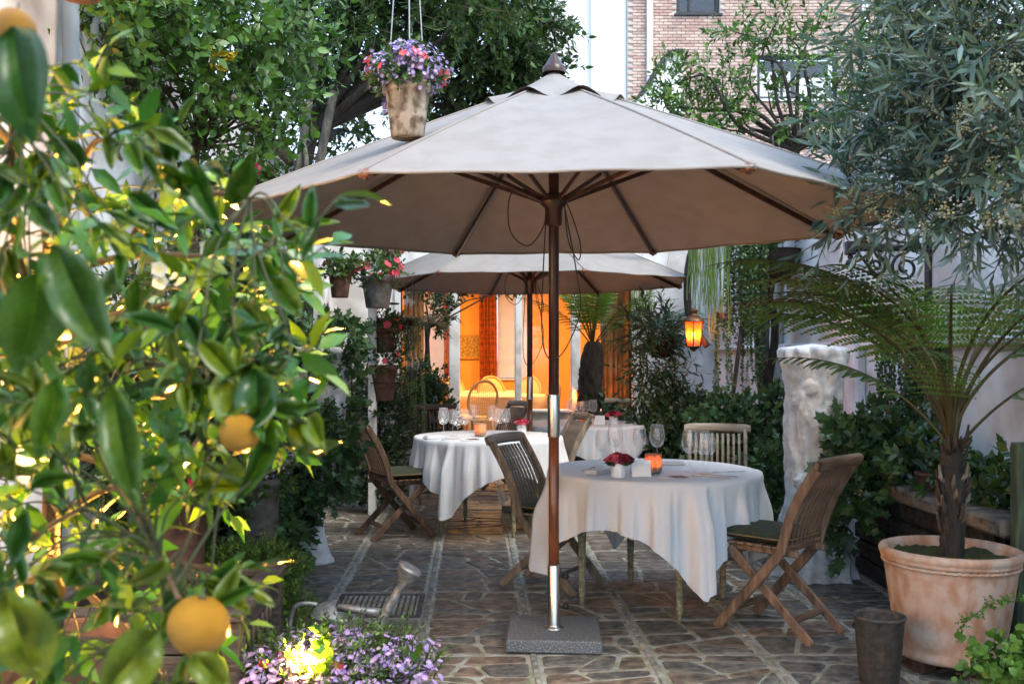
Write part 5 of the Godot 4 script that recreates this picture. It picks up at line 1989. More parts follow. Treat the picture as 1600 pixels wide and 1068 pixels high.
# ------------------------------------------------------------------ left side of the court
func begonia_pot(label: String, pos: Vector3, r: float, h: float, clay: String, pink: Color, n: int, hang: float, purple := 0, spread := 1.0) -> Node3D:
	var o := thing("flowering_pot", label, "flower pot", pos, rr(0, TAU), "pots of flowers on the walls and posts")
	part(o, "pot", pot_mesh(r * 0.72, r, h, 0.022, 0.016), mats[clay])
	var md := greens("mid")
	var sp := [spray(8, r * 0.9, 0.05, 0.026, md[0] * 0.7, md[1] * 0.8, 0.9), spray(10, r * 1.1, 0.035, 0.014, md[0], md[1], 0.8)]
	scatter(o, "foliage", sp, mats["leaf"], clump_places([[Vector3(0, h + r * 0.3, 0), Vector3(r * 1.25 * spread, r * 0.7, r * 1.25 * spread), int(70 * spread)]], 0.4, 0.6 if purple > 300 else 1.0))
	var bl := flower_mesh(0.026 if purple > 300 else 0.033, 5, pink, 0.6, pink * 1.3)
	for k in n:
		var a := rr(0, TAU)
		var d := Vector3(cos(a), rr(-0.2, 0.75), sin(a))
		part(o, "bloom", bl, mats["petal"], Transform3D(y_along(d + rdir() * 0.4, rr(0, TAU)) * Basis.from_scale(Vector3.ONE * rr(0.7, 1.25)), Vector3(0, h + r * 0.3, 0) + Vector3(d.x * r * 1.4 * spread, d.y * r * 0.95, d.z * r * 1.4 * spread)))
	if purple > 0:
		var fl := flower_mesh(0.0095 if purple > 300 else 0.010, 5, Color(0.38, 0.25, 0.62), 0.2, Color(0.7, 0.65, 0.75))
		scatter(o, "small_flowers", [fl], mats["petal"], clump_places([[Vector3(0, h + r * 0.45 * spread, 0), Vector3(r * 1.65, r * 1.05, r * 1.65) * spread, purple], [Vector3(-r * 0.9, h * 0.75, r * 0.6), Vector3(r * 0.55, r * 0.8, r * 0.5), purple / 4], [Vector3(r * 1.2, h + r * 0.9, 0), Vector3(r * 0.9, r * 0.7, r * 0.8), purple / 5], [Vector3(-r * 0.7, h + r * 1.0, 0.02), Vector3(r * 0.9, r * 0.6, r * 0.8), purple / 5]], 0.5, 1.0, 0.42), 0.2)
		scatter(o, "fine_stems", [sp[1]], mats["leaf"], clump_places([[Vector3(0, h + r * 0.3, 0), Vector3(r * 1.3, r * 0.9, r * 1.3), 90], [Vector3(-r * 0.9, h * 0.75, r * 0.6), Vector3(r * 0.4, r * 0.6, r * 0.35), 16]], 0.5, 0.8))
	if hang > 0.0:
		for k in 3:
			var a := TAU * k / 3.0
			var st := tool_new(true)
			tube(st, [Vector3(cos(a) * r, h - 0.01, sin(a) * r), Vector3(cos(a) * 0.012, h + hang * 0.55, sin(a) * 0.012), Vector3(0, h + hang, 0)], [0.0025], 4, false)
			part(o, "hanging_wire", done(st), mats["wire"])
	return o


func build_left_side() -> void:
	var pink := Color(0.78, 0.10, 0.14)
	# the pot that hangs before the parasol
	begonia_pot("pale clay pot of pink begonias and lilac lobelia hanging above the front parasol", Vector3(-0.272, 2.315, -4.0), 0.090, 0.225, "clay_pale", Color(0.88, 0.15, 0.15), 18, 1.9, 760, 1.25)
	begonia_pot("greyish pot of trailing pink begonias on the white post", Vector3(-0.80, 1.82, -8.1), 0.13, 0.26, "clay_grey", pink, 30, 0.0, 0, 1.1)
	begonia_pot("red clay pot of small pink flowers on the wall left of the white post", Vector3(-1.10, 1.90, -8.0), 0.09, 0.22, "clay_red", pink, 8, 0.0)
	begonia_pot("pink begonia pot highest on the white post, just under the parasol edge", Vector3(-0.76, 2.18, -8.75), 0.09, 0.18, "clay_red", pink, 12, 0.0)
	begonia_pot("red clay pot halfway down the white post below the grey pot", Vector3(-0.80, 1.45, -8.75), 0.10, 0.22, "clay_red", pink, 6, 0.0)
	begonia_pot("tall brown clay pot low on the white post above the dark bush", Vector3(-0.82, 1.02, -8.75), 0.13, 0.32, "clay_red", pink, 4, 0.0)
	begonia_pot("dark red pot of fuchsia on the left wall behind the orange leaves", Vector3(-1.58, 1.42, -6.0), 0.12, 0.22, "clay_red", Color(0.55, 0.05, 0.2), 8, 0.0, 60)
	begonia_pot("red clay pot on the left wall with white wall below it", Vector3(-1.52, 1.42, -4.35), 0.13, 0.20, "clay_red", pink, 3, 0.0, 40)
	begonia_pot("hanging basket of lilac and pink flowers at the upper left corner", Vector3(-1.52, 2.80, -3.75), 0.10, 0.16, "clay_red", pink, 7, 0.6, 260, 1.3)
	begonia_pot("small pot of red fuchsia high on the left wall beside the parasol's end", Vector3(-1.62, 2.55, -7.2), 0.09, 0.16, "clay_red", Color(0.6, 0.02, 0.1), 10, 0.0)
	begonia_pot("tub of red geraniums and lobelia low behind the orange tree", Vector3(-1.50, 0.0, -4.75), 0.2, 0.80, "clay_red", Color(0.6, 0.03, 0.06), 14, 0.0, 160)
	begonia_pot("pot of lilac lobelia against the ivy, behind the orange fruit", Vector3(-1.20, 0.0, -5.45), 0.11, 0.74, "clay_grey", Color(0.6, 0.03, 0.06), 2, 0.0, 200)
	# shelves that carry the wall pots
	for q in [[Vector3(-1.62, 1.40, -6.0), "dark wooden wall shelf under the fuchsia pot"], [Vector3(-1.62, 1.40, -4.35), "wooden wall shelf under the red clay pot"], [Vector3(-1.62, 2.53, -7.2), "small high wall shelf under the red fuchsia"]]:
		var s := thing("wall_shelf", q[1], "shelf", q[0], 0, "shelves along the left wall")
		part(s, "board", box_mesh(Vector3(0.34, 0.03, 0.5), 0.005), mats["planter"])
		for z in [-0.18, 0.18]:
			part(s, "support", box_mesh(Vector3(0.03, 0.12, 0.03) if q[0].y > 0.7 else Vector3(0.03, q[0].y - 0.02, 0.03), 0.004), mats["planter"], xf(Vector3(-0.1 if q[0].y > 0.7 else 0.12, -0.077 if q[0].y > 0.7 else -q[0].y / 2 - 0.005, z)))
	# white post with rings
	var po := thing("white_post", "slim white post carrying several flower pots left of the dining room", "post", Vector3(-0.905, 0, -8.7))
	part(po, "shaft", box_mesh(Vector3(0.075, 2.6, 0.075), 0.006), mats["white_paint"], xf(Vector3(0, 1.3, 0)))
	for y in [1.83, 2.22, 1.52, 1.12]:
		var st := tool_new(true)
		tube(st, ring_xz(0.145 if y < 1.3 else 0.115, Vector3(0.12, y + 0.06, -0.03)), [0.006], 6, false)
		tube(st, [Vector3(0.0, y + 0.06, 0), Vector3(0.05, y + 0.06, -0.01)], [0.006], 6)
		part(po, "pot_ring", done(st), mats["black_iron"])
	# ivy grown urn on its pedestal
	var iv := greens("ivy")
	var u := thing("ivy_urn", "tall grey urn on a white flared pedestal smothered in ivy", "urn", Vector3(-1.09, 0, -6.72))
	part(u, "pedestal", lathe_mesh([Vector2(0, 0), Vector2(0.13, 0.0), Vector2(0.125, 0.02), Vector2(0.105, 0.04), Vector2(0.085, 0.1), Vector2(0.06, 0.2), Vector2(0.055, 0.4), Vector2(0.08, 0.62), Vector2(0, 0.62)], 26), mats["roughcast"])
	part(u, "urn_body", lathe_mesh([Vector2(0, 0.62), Vector2(0.13, 0.62), Vector2(0.18, 0.85), Vector2(0.235, 1.25), Vector2(0.25, 1.42), Vector2(0.27, 1.43), Vector2(0.275, 1.47), Vector2(0.255, 1.48), Vector2(0.24, 1.42), Vector2(0, 1.4)], 40), mats["roughcast"])
	var isp: Array = []
	for k in 4:
		isp.append(spray(7, 0.14, 0.058, 0.056, iv[0], iv[1] * (0.8 + 0.2 * k), 0.9, 2))
	scatter(u, "ivy_foliage", isp, mats["leaf_dark"], clump_places([[Vector3(0.0, 1.5, 0.05), Vector3(0.34, 0.14, 0.3), 130], [Vector3(-0.12, 1.1, 0.2), Vector3(0.1, 0.4, 0.07), 46], [Vector3(0.17, 1.15, 0.12), Vector3(0.1, 0.42, 0.10), 60], [Vector3(-0.02, 0.76, 0.1), Vector3(0.28, 0.34, 0.26), 330], [Vector3(-0.34, 0.5, 0.2), Vector3(0.33, 0.42, 0.3), 330], [Vector3(-0.26, 0.34, 0.10), Vector3(0.26, 0.26, 0.2), 150]], 0.1, 1.0, 0.3))
	for k in 6:
		var a := rr(0, TAU)
		part(u, "ivy_stem", cord([Vector3(cos(a) * 0.24, 1.48, sin(a) * 0.24), Vector3(cos(a) * 0.28, 1.2, sin(a) * 0.28), Vector3(cos(a) * 0.24, 0.8, sin(a) * 0.24), Vector3(cos(a) * 0.2, 0.4, sin(a) * 0.2)], 0.004, 0.003), mats["bark"])
	var i2 := thing("ivy_bush", "wide bank of ivy against the left wall behind the green mound plant", "ivy", Vector3(-1.52, 0, -5.75))
	scatter(i2, "foliage", isp, mats["leaf_dark"], clump_places([[Vector3(0.05, 0.55, 0.0), Vector3(0.30, 0.42, 0.5), 420], [Vector3(0.18, 0.22, 0.1), Vector3(0.30, 0.24, 0.45), 260], [Vector3(0.0, 0.95, -0.2), Vector3(0.26, 0.2, 0.4), 180]], 0.2, 1.0, 0.3))
	part(i2, "stem", cord([Vector3(0, 0, 0), Vector3(0.05, 0.4, 0), Vector3(0, 0.9, -0.1)], 0.018, 0.006), mats["bark"])
	var i3 := thing("wall_creeper", "dark leafy creeper spreading over the left wall behind the orange tree", "creeper", Vector3(-1.68, 0, -5.2))
	scatter(i3, "foliage", isp, mats["leaf_dark"], clump_places([[Vector3(0.0, 1.55, -0.3), Vector3(0.14, 0.45, 0.5), 190], [Vector3(0.0, 2.2, -1.1), Vector3(0.16, 0.5, 0.6), 200], [Vector3(0.02, 1.0, 0.5), Vector3(0.16, 0.4, 0.45), 170], [Vector3(0.05, 1.5, -1.4), Vector3(0.16, 0.6, 0.5), 190], [Vector3(0.0, 2.55, -2.2), Vector3(0.16, 0.4, 0.7), 140], [Vector3(0.05, 1.6, -2.4), Vector3(0.18, 0.6, 0.6), 170]], -0.3, 1.0, 0.4))
	for k in 4:
		part(i3, "stem", cord([Vector3(-0.03, 0, -0.3 * k), Vector3(-0.02, 0.8, -0.35 * k), Vector3(-0.03, 1.6, -0.5 * k), Vector3(-0.02, 2.4, -0.6 * k)], 0.014, 0.006), mats["bark"])
	# fine bright mound
	var mo := thing("mound_plant", "fine leaved bright green cushion plant spilling beside the dark planter box", "plant", Vector3(-1.17, 0, -5.0))
	var br := greens("bright")
	var ms := [spray(16, 0.085, 0.017, 0.007, br[0] * 1.2, br[1] * 1.1, 0.9), spray(14, 0.075, 0.016, 0.007, br[0], br[1], 0.9)]
	scatter(mo, "foliage", ms, mats["leaf"], clump_places([[Vector3(0.02, 0.26, 0), Vector3(0.26, 0.19, 0.26), 700], [Vector3(0.10, 0.10, 0.05), Vector3(0.24, 0.16, 0.28), 480], [Vector3(-0.18, 0.24, 0.0), Vector3(0.26, 0.18, 0.26), 380]], 0.8, 1.0, 0.25))
	part(mo, "pot", pot_mesh(0.13, 0.17, 0.18), mats["clay_grey"])
	# dark clipped bush
	var dk := greens("dark")
	var db := thing("box_bush", "dark dense clipped bush between the ivy urn and middle table", "bush", Vector3(-0.92, 0, -9.0))
	var dsp := [spray(10, 0.10, 0.040, 0.022, dk[0], dk[1], 0.9), spray(10, 0.10, 0.034, 0.02, dk[0] * 0.8, dk[1], 0.9)]
	scatter(db, "foliage", dsp, mats["leaf_dark"], clump_places([[Vector3(0, 0.78, 0), Vector3(0.33, 0.40, 0.33), 560], [Vector3(0.0, 0.40, 0.05), Vector3(0.32, 0.34, 0.33), 300], [Vector3(-0.25, 0.6, 0), Vector3(0.3, 0.5, 0.3), 240]], 0.4, 1.0, 0.25))
	part(db, "trunk", cord([Vector3(0, 0, 0), Vector3(0.02, 0.3, 0), Vector3(0, 0.7, 0)], 0.03, 0.01), mats["bark"])
	# planter box
	var bx := thing("planter_box", "dark brown wooden planter box with slotted side at the front left", "planter", Vector3(-1.26, 0, -3.95))
	for q in [[-0.37, 0.37], [0.37, 0.37], [0.37, -0.37], [-0.37, -0.37]]:
		part(bx, "corner_post", box_mesh(Vector3(0.07, 0.45, 0.07), 0.006), mats["planter"], xf(Vector3(q[0], 0.226, q[1])))
	var top := box_mesh(Vector3(0.84, 0.035, 0.10), 0.006)
	part(bx, "top_board", top, mats["planter"], xf(Vector3(0, 0.469, 0.37)))
	part(bx, "top_board", top, mats["planter"], xf(Vector3(0, 0.469, -0.37)))
	var top2 := box_mesh(Vector3(0.10, 0.035, 0.638), 0.006)
	part(bx, "top_board", top2, mats["planter"], xf(Vector3(0.37, 0.469, 0)))
	part(bx, "top_board", top2, mats["planter"], xf(Vector3(-0.37, 0.469, 0)))
	for k in 4:
		var bd := box_mesh(Vector3(0.666, 0.098, 0.022), 0.005)
		for s in [-1, 1]:
			part(bx, "side_board", bd, mats["planter"], xf(Vector3(0, 0.058 + k * 0.105, s * 0.37)))
	# the slotted panel: rails with diamond bars between them
	for y in [0.07, 0.40]:
		part(bx, "side_rail", box_mesh(Vector3(0.022, 0.09, 0.666), 0.005), mats["planter"], xf(Vector3(0.37, y, 0)))
		part(bx, "side_rail", box_mesh(Vector3(0.022, 0.09, 0.666), 0.005), mats["planter"], xf(Vector3(-0.37, y, 0)))
	for k in 8:
		for s in [-1, 1]:
			var st := tool_new(false)
			var z := -0.29 + k * 0.083
			bar(st, Vector3(0.37, 0.115, z - 0.05 * s), Vector3(0.37, 0.355, z + 0.05 * s), 0.022 - 0.004 * s, 0.014 + 0.001 * s, Vector3.BACK, 0.002)
			part(bx, "lattice_bar", done(st), mats["planter"])
	part(bx, "liner", box_mesh(Vector3(0.68, 0.30, 0.64), 0.01), mats["black_iron"], xf(Vector3(-0.0, 0.17, 0)))
	part(bx, "soil", box_mesh(Vector3(0.66, 0.02, 0.62), 0.004), mats["soil"], xf(Vector3(0, 0.332, 0)))
	# watering can
	var wc := thing("watering_can", "long spouted galvanised watering can standing behind the lilac flowers", "watering can", Vector3(-0.62, 0.004, -4.42))
	part(wc, "body", lathe_mesh([Vector2(0, 0.012), Vector2(0.115, 0.012), Vector2(0.118, 0.0), Vector2(0.12, 0.012), Vector2(0.12, 0.24), Vector2(0.123, 0.245), Vector2(0.12, 0.25), Vector2(0.115, 0.245), Vector2(0.113, 0.02), Vector2(0, 0.02)], 36), mats["galvanised"])
	var half := tool_new(true)
	sheet(half, 20, 6, func(uu, v):
		var a: float = PI / 2 + uu * PI
		return Vector3(cos(a) * 0.117 * v, 0.252 + 0.05 * sqrt(maxf(0.0, 1.0 - v * v)) * 1.0, sin(a) * 0.117 * v))
	part(wc, "half_lid", done(half), mats["galvanised"])
	var sp1 := Vector3(0.11, 0.06, 0.0)
	var sp2 := Vector3(0.29, 0.375, 0.0)
	var st6 := tool_new(true)
	tube(st6, [sp1, sp1.lerp(sp2, 0.6), sp2], [0.034, 0.022, 0.017], 16, false)
	part(wc, "spout", done(st6), mats["galvanised"])
	var ax := (sp2 - sp1).normalized()
	var rs := lathe_mesh([Vector2(0.017, -0.02), Vector2(0.02, 0.0), Vector2(0.056, 0.075), Vector2(0.060, 0.08), Vector2(0.060, 0.088), Vector2(0.045, 0.097), Vector2(0, 0.10)], 28)
	part(wc, "sprinkler_rose", rs, mats["galvanised"], Transform3D(y_along(ax), sp2))
	st6 = tool_new(true)
	tube(st6, [Vector3(0.0, 0.275, 0), sp1.lerp(sp2, 0.60)], [0.019], 12)
	part(wc, "brace", done(st6), mats["galvanised"])
	part(wc, "handle", cord([Vector3(-0.12, 0.05, 0), Vector3(-0.21, 0.15, 0), Vector3(-0.19, 0.28, 0), Vector3(-0.09, 0.29, 0)], 0.010, 0.010, 8), mats["galvanised"])
	lobelia_bed()


func lobelia_bed() -> void:
	var o := thing("lobelia_tub", "shallow tub of lilac lobelia with pink blooms at the front edge", "flower tub", Vector3(-0.52, 0.004, -3.72))
	part(o, "tub", pot_mesh(0.24, 0.30, 0.15), mats["clay_red"])
	var md := greens("mid")
	var fine := [spray(12, 0.12, 0.022, 0.008, md[0], md[1], 0.8), spray(12, 0.13, 0.02, 0.007, md[0], greens("bright")[0], 0.8)]
	var cl: Array = []
	for k in 26:
		var a := k * 2.4
		var f := sqrt((k + 0.5) / 26.0)
		if Vector2(cos(a) * 0.33 * f + 0.07, sin(a) * 0.27 * f - 0.06).length() < 0.11:
			continue
		cl.append([Vector3(cos(a) * 0.33 * f, 0.23 - 0.05 * f * f, sin(a) * 0.27 * f), Vector3(0.10, 0.07, 0.10), 26])
	scatter(o, "foliage", fine, mats["leaf"], clump_places(cl, 1.0, 1.0))
	var c1 := flower_mesh(0.0125, 5, Color(0.38, 0.24, 0.62), 0.15, Color(0.5, 0.42, 0.66))
	var c2 := flower_mesh(0.0125, 5, Color(0.45, 0.31, 0.66), 0.15, Color(0.55, 0.48, 0.7))
	var fc: Array = []
	for k in 30:
		var a := k * 2.4
		var f := sqrt((k + 0.5) / 30.0)
		if Vector2(cos(a) * 0.37 * f + 0.07, sin(a) * 0.30 * f - 0.05).length() < 0.07:
			continue
		fc.append([Vector3(cos(a) * 0.37 * f, 0.30 - 0.07 * f * f + rr(-0.02, 0.03), sin(a) * 0.30 * f), Vector3(0.085, 0.05, 0.085), 46])
	scatter(o, "flowers", [c1, c2], mats["petal"], clump_places(fc, 1.4, 1.0, 0.4, 0.9), 0.2)
	# ragged leaves and pink blooms in the middle
	var br := greens("bright")
	var bg := [spray(7, 0.12, 0.05, 0.045, md[0], br[0], 1.0, 3)]
	scatter(o, "broad_leaves", bg, mats["leaf"], clump_places([[Vector3(0.05, 0.24, 0.1), Vector3(0.14, 0.07, 0.12), 9]], 0.8))
	for q in [[-0.26, 0.27, 0.12], [-0.06, 0.30, 0.02], [-0.22, 0.27, 0.02], [0.02, 0.28, 0.16]]:
		part(o, "pink_bloom", flower_mesh(0.024, 6, Color(0.62, 0.08, 0.07), 0.5, Color(0.5, 0.05, 0.05)), mats["petal"], Transform3D(y_along(Vector3(0.2, 1, 0.6)), Vector3(q[0], q[1], q[2])))
	# the garden spotlights: one among the flowers, one in the planter box washing the wall
	spotlight("small lit garden spotlight glowing among the lilac flowers", Vector3(-0.58, 0.205, -3.71), Vector3(-0.20, 0.50, 0.84), 42.0, 58.0)
	spotlight("small garden spotlight in the dark planter box, washing the left wall", Vector3(-1.22, 0.335, -3.95), Vector3(-0.48, 1.0, 0.0), 25.0, 3.0)


func spotlight(label: String, pos: Vector3, dir: Vector3, angle: float, energy: float) -> void:
	var s := thing("garden_spotlight", label, "spotlight", pos, 0, "garden spotlights")
	var aim := dir.normalized()
	part(s, "stake", cord([Vector3(0, -0.02, 0), Vector3(0, 0.03, 0), Vector3(0, 0.06, 0)], 0.008, 0.008), mats["black_iron"])
	var B := y_along(aim)
	part(s, "housing", lathe_mesh([Vector2(0, 0.0), Vector2(0.03, 0.005), Vector2(0.04, 0.05), Vector2(0.042, 0.07), Vector2(0.038, 0.07), Vector2(0.034, 0.05), Vector2(0.0, 0.05)], 24), mats["black_iron"], Transform3D(B, Vector3(0, 0.06, 0)))
	part(s, "lens", lathe_mesh([Vector2(0, 0.052), Vector2(0.033, 0.052), Vector2(0.03, 0.058), Vector2(0, 0.06)], 20), mats["lamp_glow"], Transform3D(B, Vector3(0, 0.06, 0)))
	var l := SpotLight3D.new()
	l.name = "spot_light"
	l.light_color = Color(1.0, 0.72, 0.30)
	l.light_energy = energy
	l.light_size = 0.03
	l.spot_range = 12.0
	l.spot_attenuation = 2.0
	l.spot_angle = angle
	l.spot_angle_attenuation = 0.6
	l.shadow_enabled = true
	l.position = Vector3(0, 0.06, 0) + aim * 0.075
	l.basis = Basis.looking_at(aim, Vector3.UP)
	s.add_child(l)


# ------------------------------------------------------------------ plants near the dining room
func build_back_plants() -> void:
	# tree fern before the window
	var o := thing("tree_fern", "tree fern with thick black trunk standing before the dining room window", "tree fern", Vector3(1.30, 0, -10.75))
	var st := tool_new(true)
	var n := FastNoiseLite.new()
	n.seed = 12
	n.frequency = 3.0
	sheet(st, 26, 40, func(u, v):
		var a: float = u * TAU
		var r: float = (0.115 + 0.02 * v) * (1.0 - 0.5 * pow(v, 14)) * (1.0 + 0.28 * n.get_noise_3d(cos(a), v * 6, sin(a)))
		return Vector3(cos(a) * r - 0.03 * sin(v * 4), v * 1.58, sin(a) * r))
	part(o, "trunk", done(st), mats["bark"])
	var gg := Color(0.13, 0.22, 0.035)
	var fm := [frond_mesh(1.35, 0.22, 0.21, 0.10, 0.7, gg, 22, 7), frond_mesh(1.3, 0.22, 0.20, 0.38, 0.8, gg * 0.9, 22, 7), frond_mesh(1.2, 0.20, 0.19, 0.70, 0.9, gg * 0.75, 20, 7)]
	for k in 14:
		part(o, "frond", fm[k % 3], mats["fern"], Transform3D(Basis(Vector3.UP, k * 2.4 + 0.3) * Basis.from_scale(Vector3.ONE * rr(0.9, 1.05)), Vector3(0.02, 1.52, 0)))
	part(o, "pot", pot_mesh(0.18, 0.23, 0.34), mats["clay_grey"])
	# zz plants and shrubs at the feet
	var dk := greens("dark")
	var iv := greens("ivy")
	var zm := [frond_mesh(0.75, 0.12, 0.075, 0.12, 0.5, iv[1] * 0.8, 13, 2), frond_mesh(0.65, 0.15, 0.07, 0.3, 0.6, iv[0], 12, 2)]
	for q in [[Vector3(1.95, 0.25, -10.9), "dark feathery zz plant beside the white wall edge right of the curtain", 9, 1.15], [Vector3(1.68, 0.2, -11.35), "dark feathery zz plant below the mustard curtain", 9, 0.95]]:
		var z := thing("zz_plant", q[1], "plant", q[0] - Vector3(0, q[0].y, 0), 0, "zz plants by the window")
		part(z, "pot", pot_mesh(0.11, 0.14, q[0].y + 0.05), mats["clay_grey"])
		for k in q[2]:
			part(z, "frond", zm[k % 2], mats["leaf_dark"], Transform3D(Basis(Vector3.UP, k * 2.4) * Basis.from_scale(Vector3.ONE * q[3] * rr(0.8, 1.1)), Vector3(rr(-0.05, 0.05), q[0].y, rr(-0.05, 0.05))))
	var br := [spray(7, 0.16, 0.11, 0.06, iv[0], iv[1], 0.9, 0), spray(6, 0.16, 0.12, 0.065, iv[0], greens("mid")[0], 0.9, 0)]
	var s := thing("broadleaf_plant", "broad leaved dark plant at the foot of the tree fern trunk", "plant", Vector3(1.42, 0, -10.55))
	part(s, "pot", pot_mesh(0.12, 0.15, 0.3), mats["clay_grey"])
	scatter(s, "foliage", br, mats["leaf_dark"], clump_places([[Vector3(0, 0.62, 0), Vector3(0.26, 0.32, 0.24), 60]], 0.8))
	# ---- left of the dining room
	var wp := thing("white_planter", "white rendered planter ledge below the hanging glass, left of the opening", "planter", Vector3(-0.98, 0, -10.4))
	part(wp, "body", box_mesh(Vector3(0.95, 0.86, 0.30), 0.012), mats["plaster"], xf(Vector3(0, 0.43, 0)))
	part(wp, "ledge", box_mesh(Vector3(1.0, 0.07, 0.36), 0.012), mats["white_paint"], xf(Vector3(0, 0.897, 0)))
	part(wp, "soil", box_mesh(Vector3(0.8, 0.01, 0.2), 0.002), mats["soil"], xf(Vector3(0, 0.938, 0)))
	part(wp, "end_pier", box_mesh(Vector3(0.10, 1.0, 0.34), 0.012), mats["white_paint"], xf(Vector3(0.56, 0.5, 0)))
	var md := greens("mid")
	var cs := [spray(10, 0.12, 0.04, 0.024, iv[1], md[1], 0.9), spray(10, 0.12, 0.045, 0.026, iv[0], md[0], 0.9)]
	var cr := thing("creeping_fig", "leafy green creeper tumbling over the white planter's end", "plant", Vector3(-0.52, 0.934, -10.35))
	scatter(cr, "foliage", cs, mats["leaf"], clump_places([[Vector3(-0.05, 0.16, 0), Vector3(0.20, 0.24, 0.18), 190], [Vector3(0.08, -0.15, 0.16), Vector3(0.17, 0.34, 0.10), 200], [Vector3(0.22, -0.3, 0.2), Vector3(0.09, 0.3, 0.08), 80]], 0.1, 1.0, 0.35))
	part(cr, "stem", cord([Vector3(0, 0.005, 0), Vector3(0, 0.2, 0), Vector3(0.05, 0.3, 0.05)], 0.01, 0.004), mats["bark"])
	var hb := thing("heath_plant", "small dark twiggy plant growing in the white planter", "plant", Vector3(-0.95, 0.945, -10.4))
	scatter(hb, "foliage", [spray(12, 0.14, 0.022, 0.01, dk[0], Color(0.06, 0.05, 0.03), 0.8)], mats["leaf_dark"], clump_places([[Vector3(0, 0.12, 0), Vector3(0.26, 0.14, 0.1), 120]], 0.8))
	part(hb, "stem", cord([Vector3(0, -0.003, 0), Vector3(0, 0.06, 0), Vector3(0.02, 0.12, 0)], 0.006, 0.003), mats["bark"])
	# pale succulent basket
	var gy := greens("grey")
	var tail := tool_new(true)
	add_leaf(tail, Transform3D.IDENTITY, 0.022, 0.012, gy[1], 0.1, 0.1, 3)
	var tm := [done(tail)]
	var sb := thing("hanging_succulent", "pale grey green succulent trailing from a hanging basket before the mustard curtain", "hanging plant", Vector3(-0.72, 1.72, -9.3))
	part(sb, "basket", lathe_mesh([Vector2(0, -0.06), Vector2(0.1, -0.05), Vector2(0.16, 0.03), Vector2(0.15, 0.04), Vector2(0, 0.03)], 24), mats["coir"])
	trailing(sb, Vector3(0, 0.06, 0), 0.20, 0.12, 90, 0.10, 0.42, 0.008, 0.002, mats["twig"], tm, mats["leaf"], 0.012, 1.25)
	for k in 3:
		var st2 := tool_new(true)
		tube(st2, [Vector3(cos(k * 2.1) * 0.15, 0.04, sin(k * 2.1) * 0.15), Vector3(0, 0.6, 0)], [0.002], 4, false)
		part(sb, "hanging_wire", done(st2), mats["wire"])
	# glass pendant with long strands
	var gp := thing("glass_pendant", "clear glass drop pendant holding a plant with long green strands", "hanging plant", Vector3(-0.585, 1.33, -9.3))
	part(gp, "glass_drop", lathe_mesh([Vector2(0.0, -0.07), Vector2(0.05, -0.05), Vector2(0.065, 0.0), Vector2(0.055, 0.06), Vector2(0.025, 0.12), Vector2(0.01, 0.15)], 24), mats["glass"])
	part(gp, "cup", lathe_mesh([Vector2(0, -0.14), Vector2(0.03, -0.13), Vector2(0.055, -0.06), Vector2(0.05, -0.05), Vector2(0, -0.06)], 20), mats["clay_grey"])
	part(gp, "hanging_wire", cord([Vector3(0, 0.14, 0), Vector3(0.002, 0.5, 0), Vector3(0, 1.0, 0)], 0.002, 0.002), mats["wire"])
	trailing(gp, Vector3(-0.06, -0.06, 0), 0.05, 0.03, 8, 0.45, 0.72, 0.005, 0.003, mats["whip"], tm, mats["leaf"], 0.012, 1.0)
	trailing(gp, Vector3(0.06, -0.06, 0), 0.035, 0.03, 8, 0.6, 0.85, 0.005, 0.003, mats["whip"], tm, mats["leaf"], 0.012, 1.0)
	# small tree and dry palm
	var ft := thing("small_tree", "small dark leaved tree with bare crooked stems before the left opening", "tree", Vector3(-0.52, 0, -11.2))
	part(ft, "trunk", cord([Vector3(0, 0, 0), Vector3(0.03, 0.7, 0), Vector3(-0.03, 1.3, 0.02), Vector3(0.02, 1.85, 0)], 0.03, 0.018, 8), mats["bark"])
	var ends: Array = []
	var cl: Array = []
	for q in [[-0.05, 2.25, 0.1, 40], [0.18, 2.0, 0.1, 40], [0.3, 2.25, 0.0, 40], [0.75, 2.28, 0.05, 30], [1.05, 2.30, 0.1, 30], [0.1, 1.8, 0.1, 22], [0.5, 2.35, 0.1, 34]]:
		ends.append(Vector3(q[0], q[1], q[2]))
		cl.append([Vector3(q[0], q[1], q[2]), Vector3(0.17, 0.13, 0.15), int(q[3])])
	limbs(ft, Vector3(0.02, 1.75, 0), ends, 0.013, mats["bark"])
	scatter(ft, "crown", [spray(8, 0.12, 0.05, 0.028, dk[0], iv[1], 0.9)], mats["leaf_dark"], clump_places(cl, 0.0, 1.0, 0.5))
	var pm := thing("dry_palm", "brown drooping palm fronds hanging before the white blind", "palm", Vector3(-0.53, 1.78, -10.9))
	part(pm, "stem", cord([Vector3(0, -1.78, 0), Vector3(0.03, -0.9, 0.0), Vector3(0, 0, 0)], 0.03, 0.025, 8), mats["bark"])
	var dry := Color(0.10, 0.075, 0.04)
	var pf := [frond_mesh(0.5, 0.15, 0.10, 0.9, 1.9, dry, 22, 2), frond_mesh(0.42, 0.15, 0.09, 1.2, 1.7, dry * 1.2, 20, 2)]
	for k in 12:
		part(pm, "frond", pf[k % 2], mats["fern"], Transform3D(Basis(Vector3.UP, k * 2.4) * Basis.from_scale(Vector3.ONE * rr(0.8, 1.1)), Vector3.ZERO))


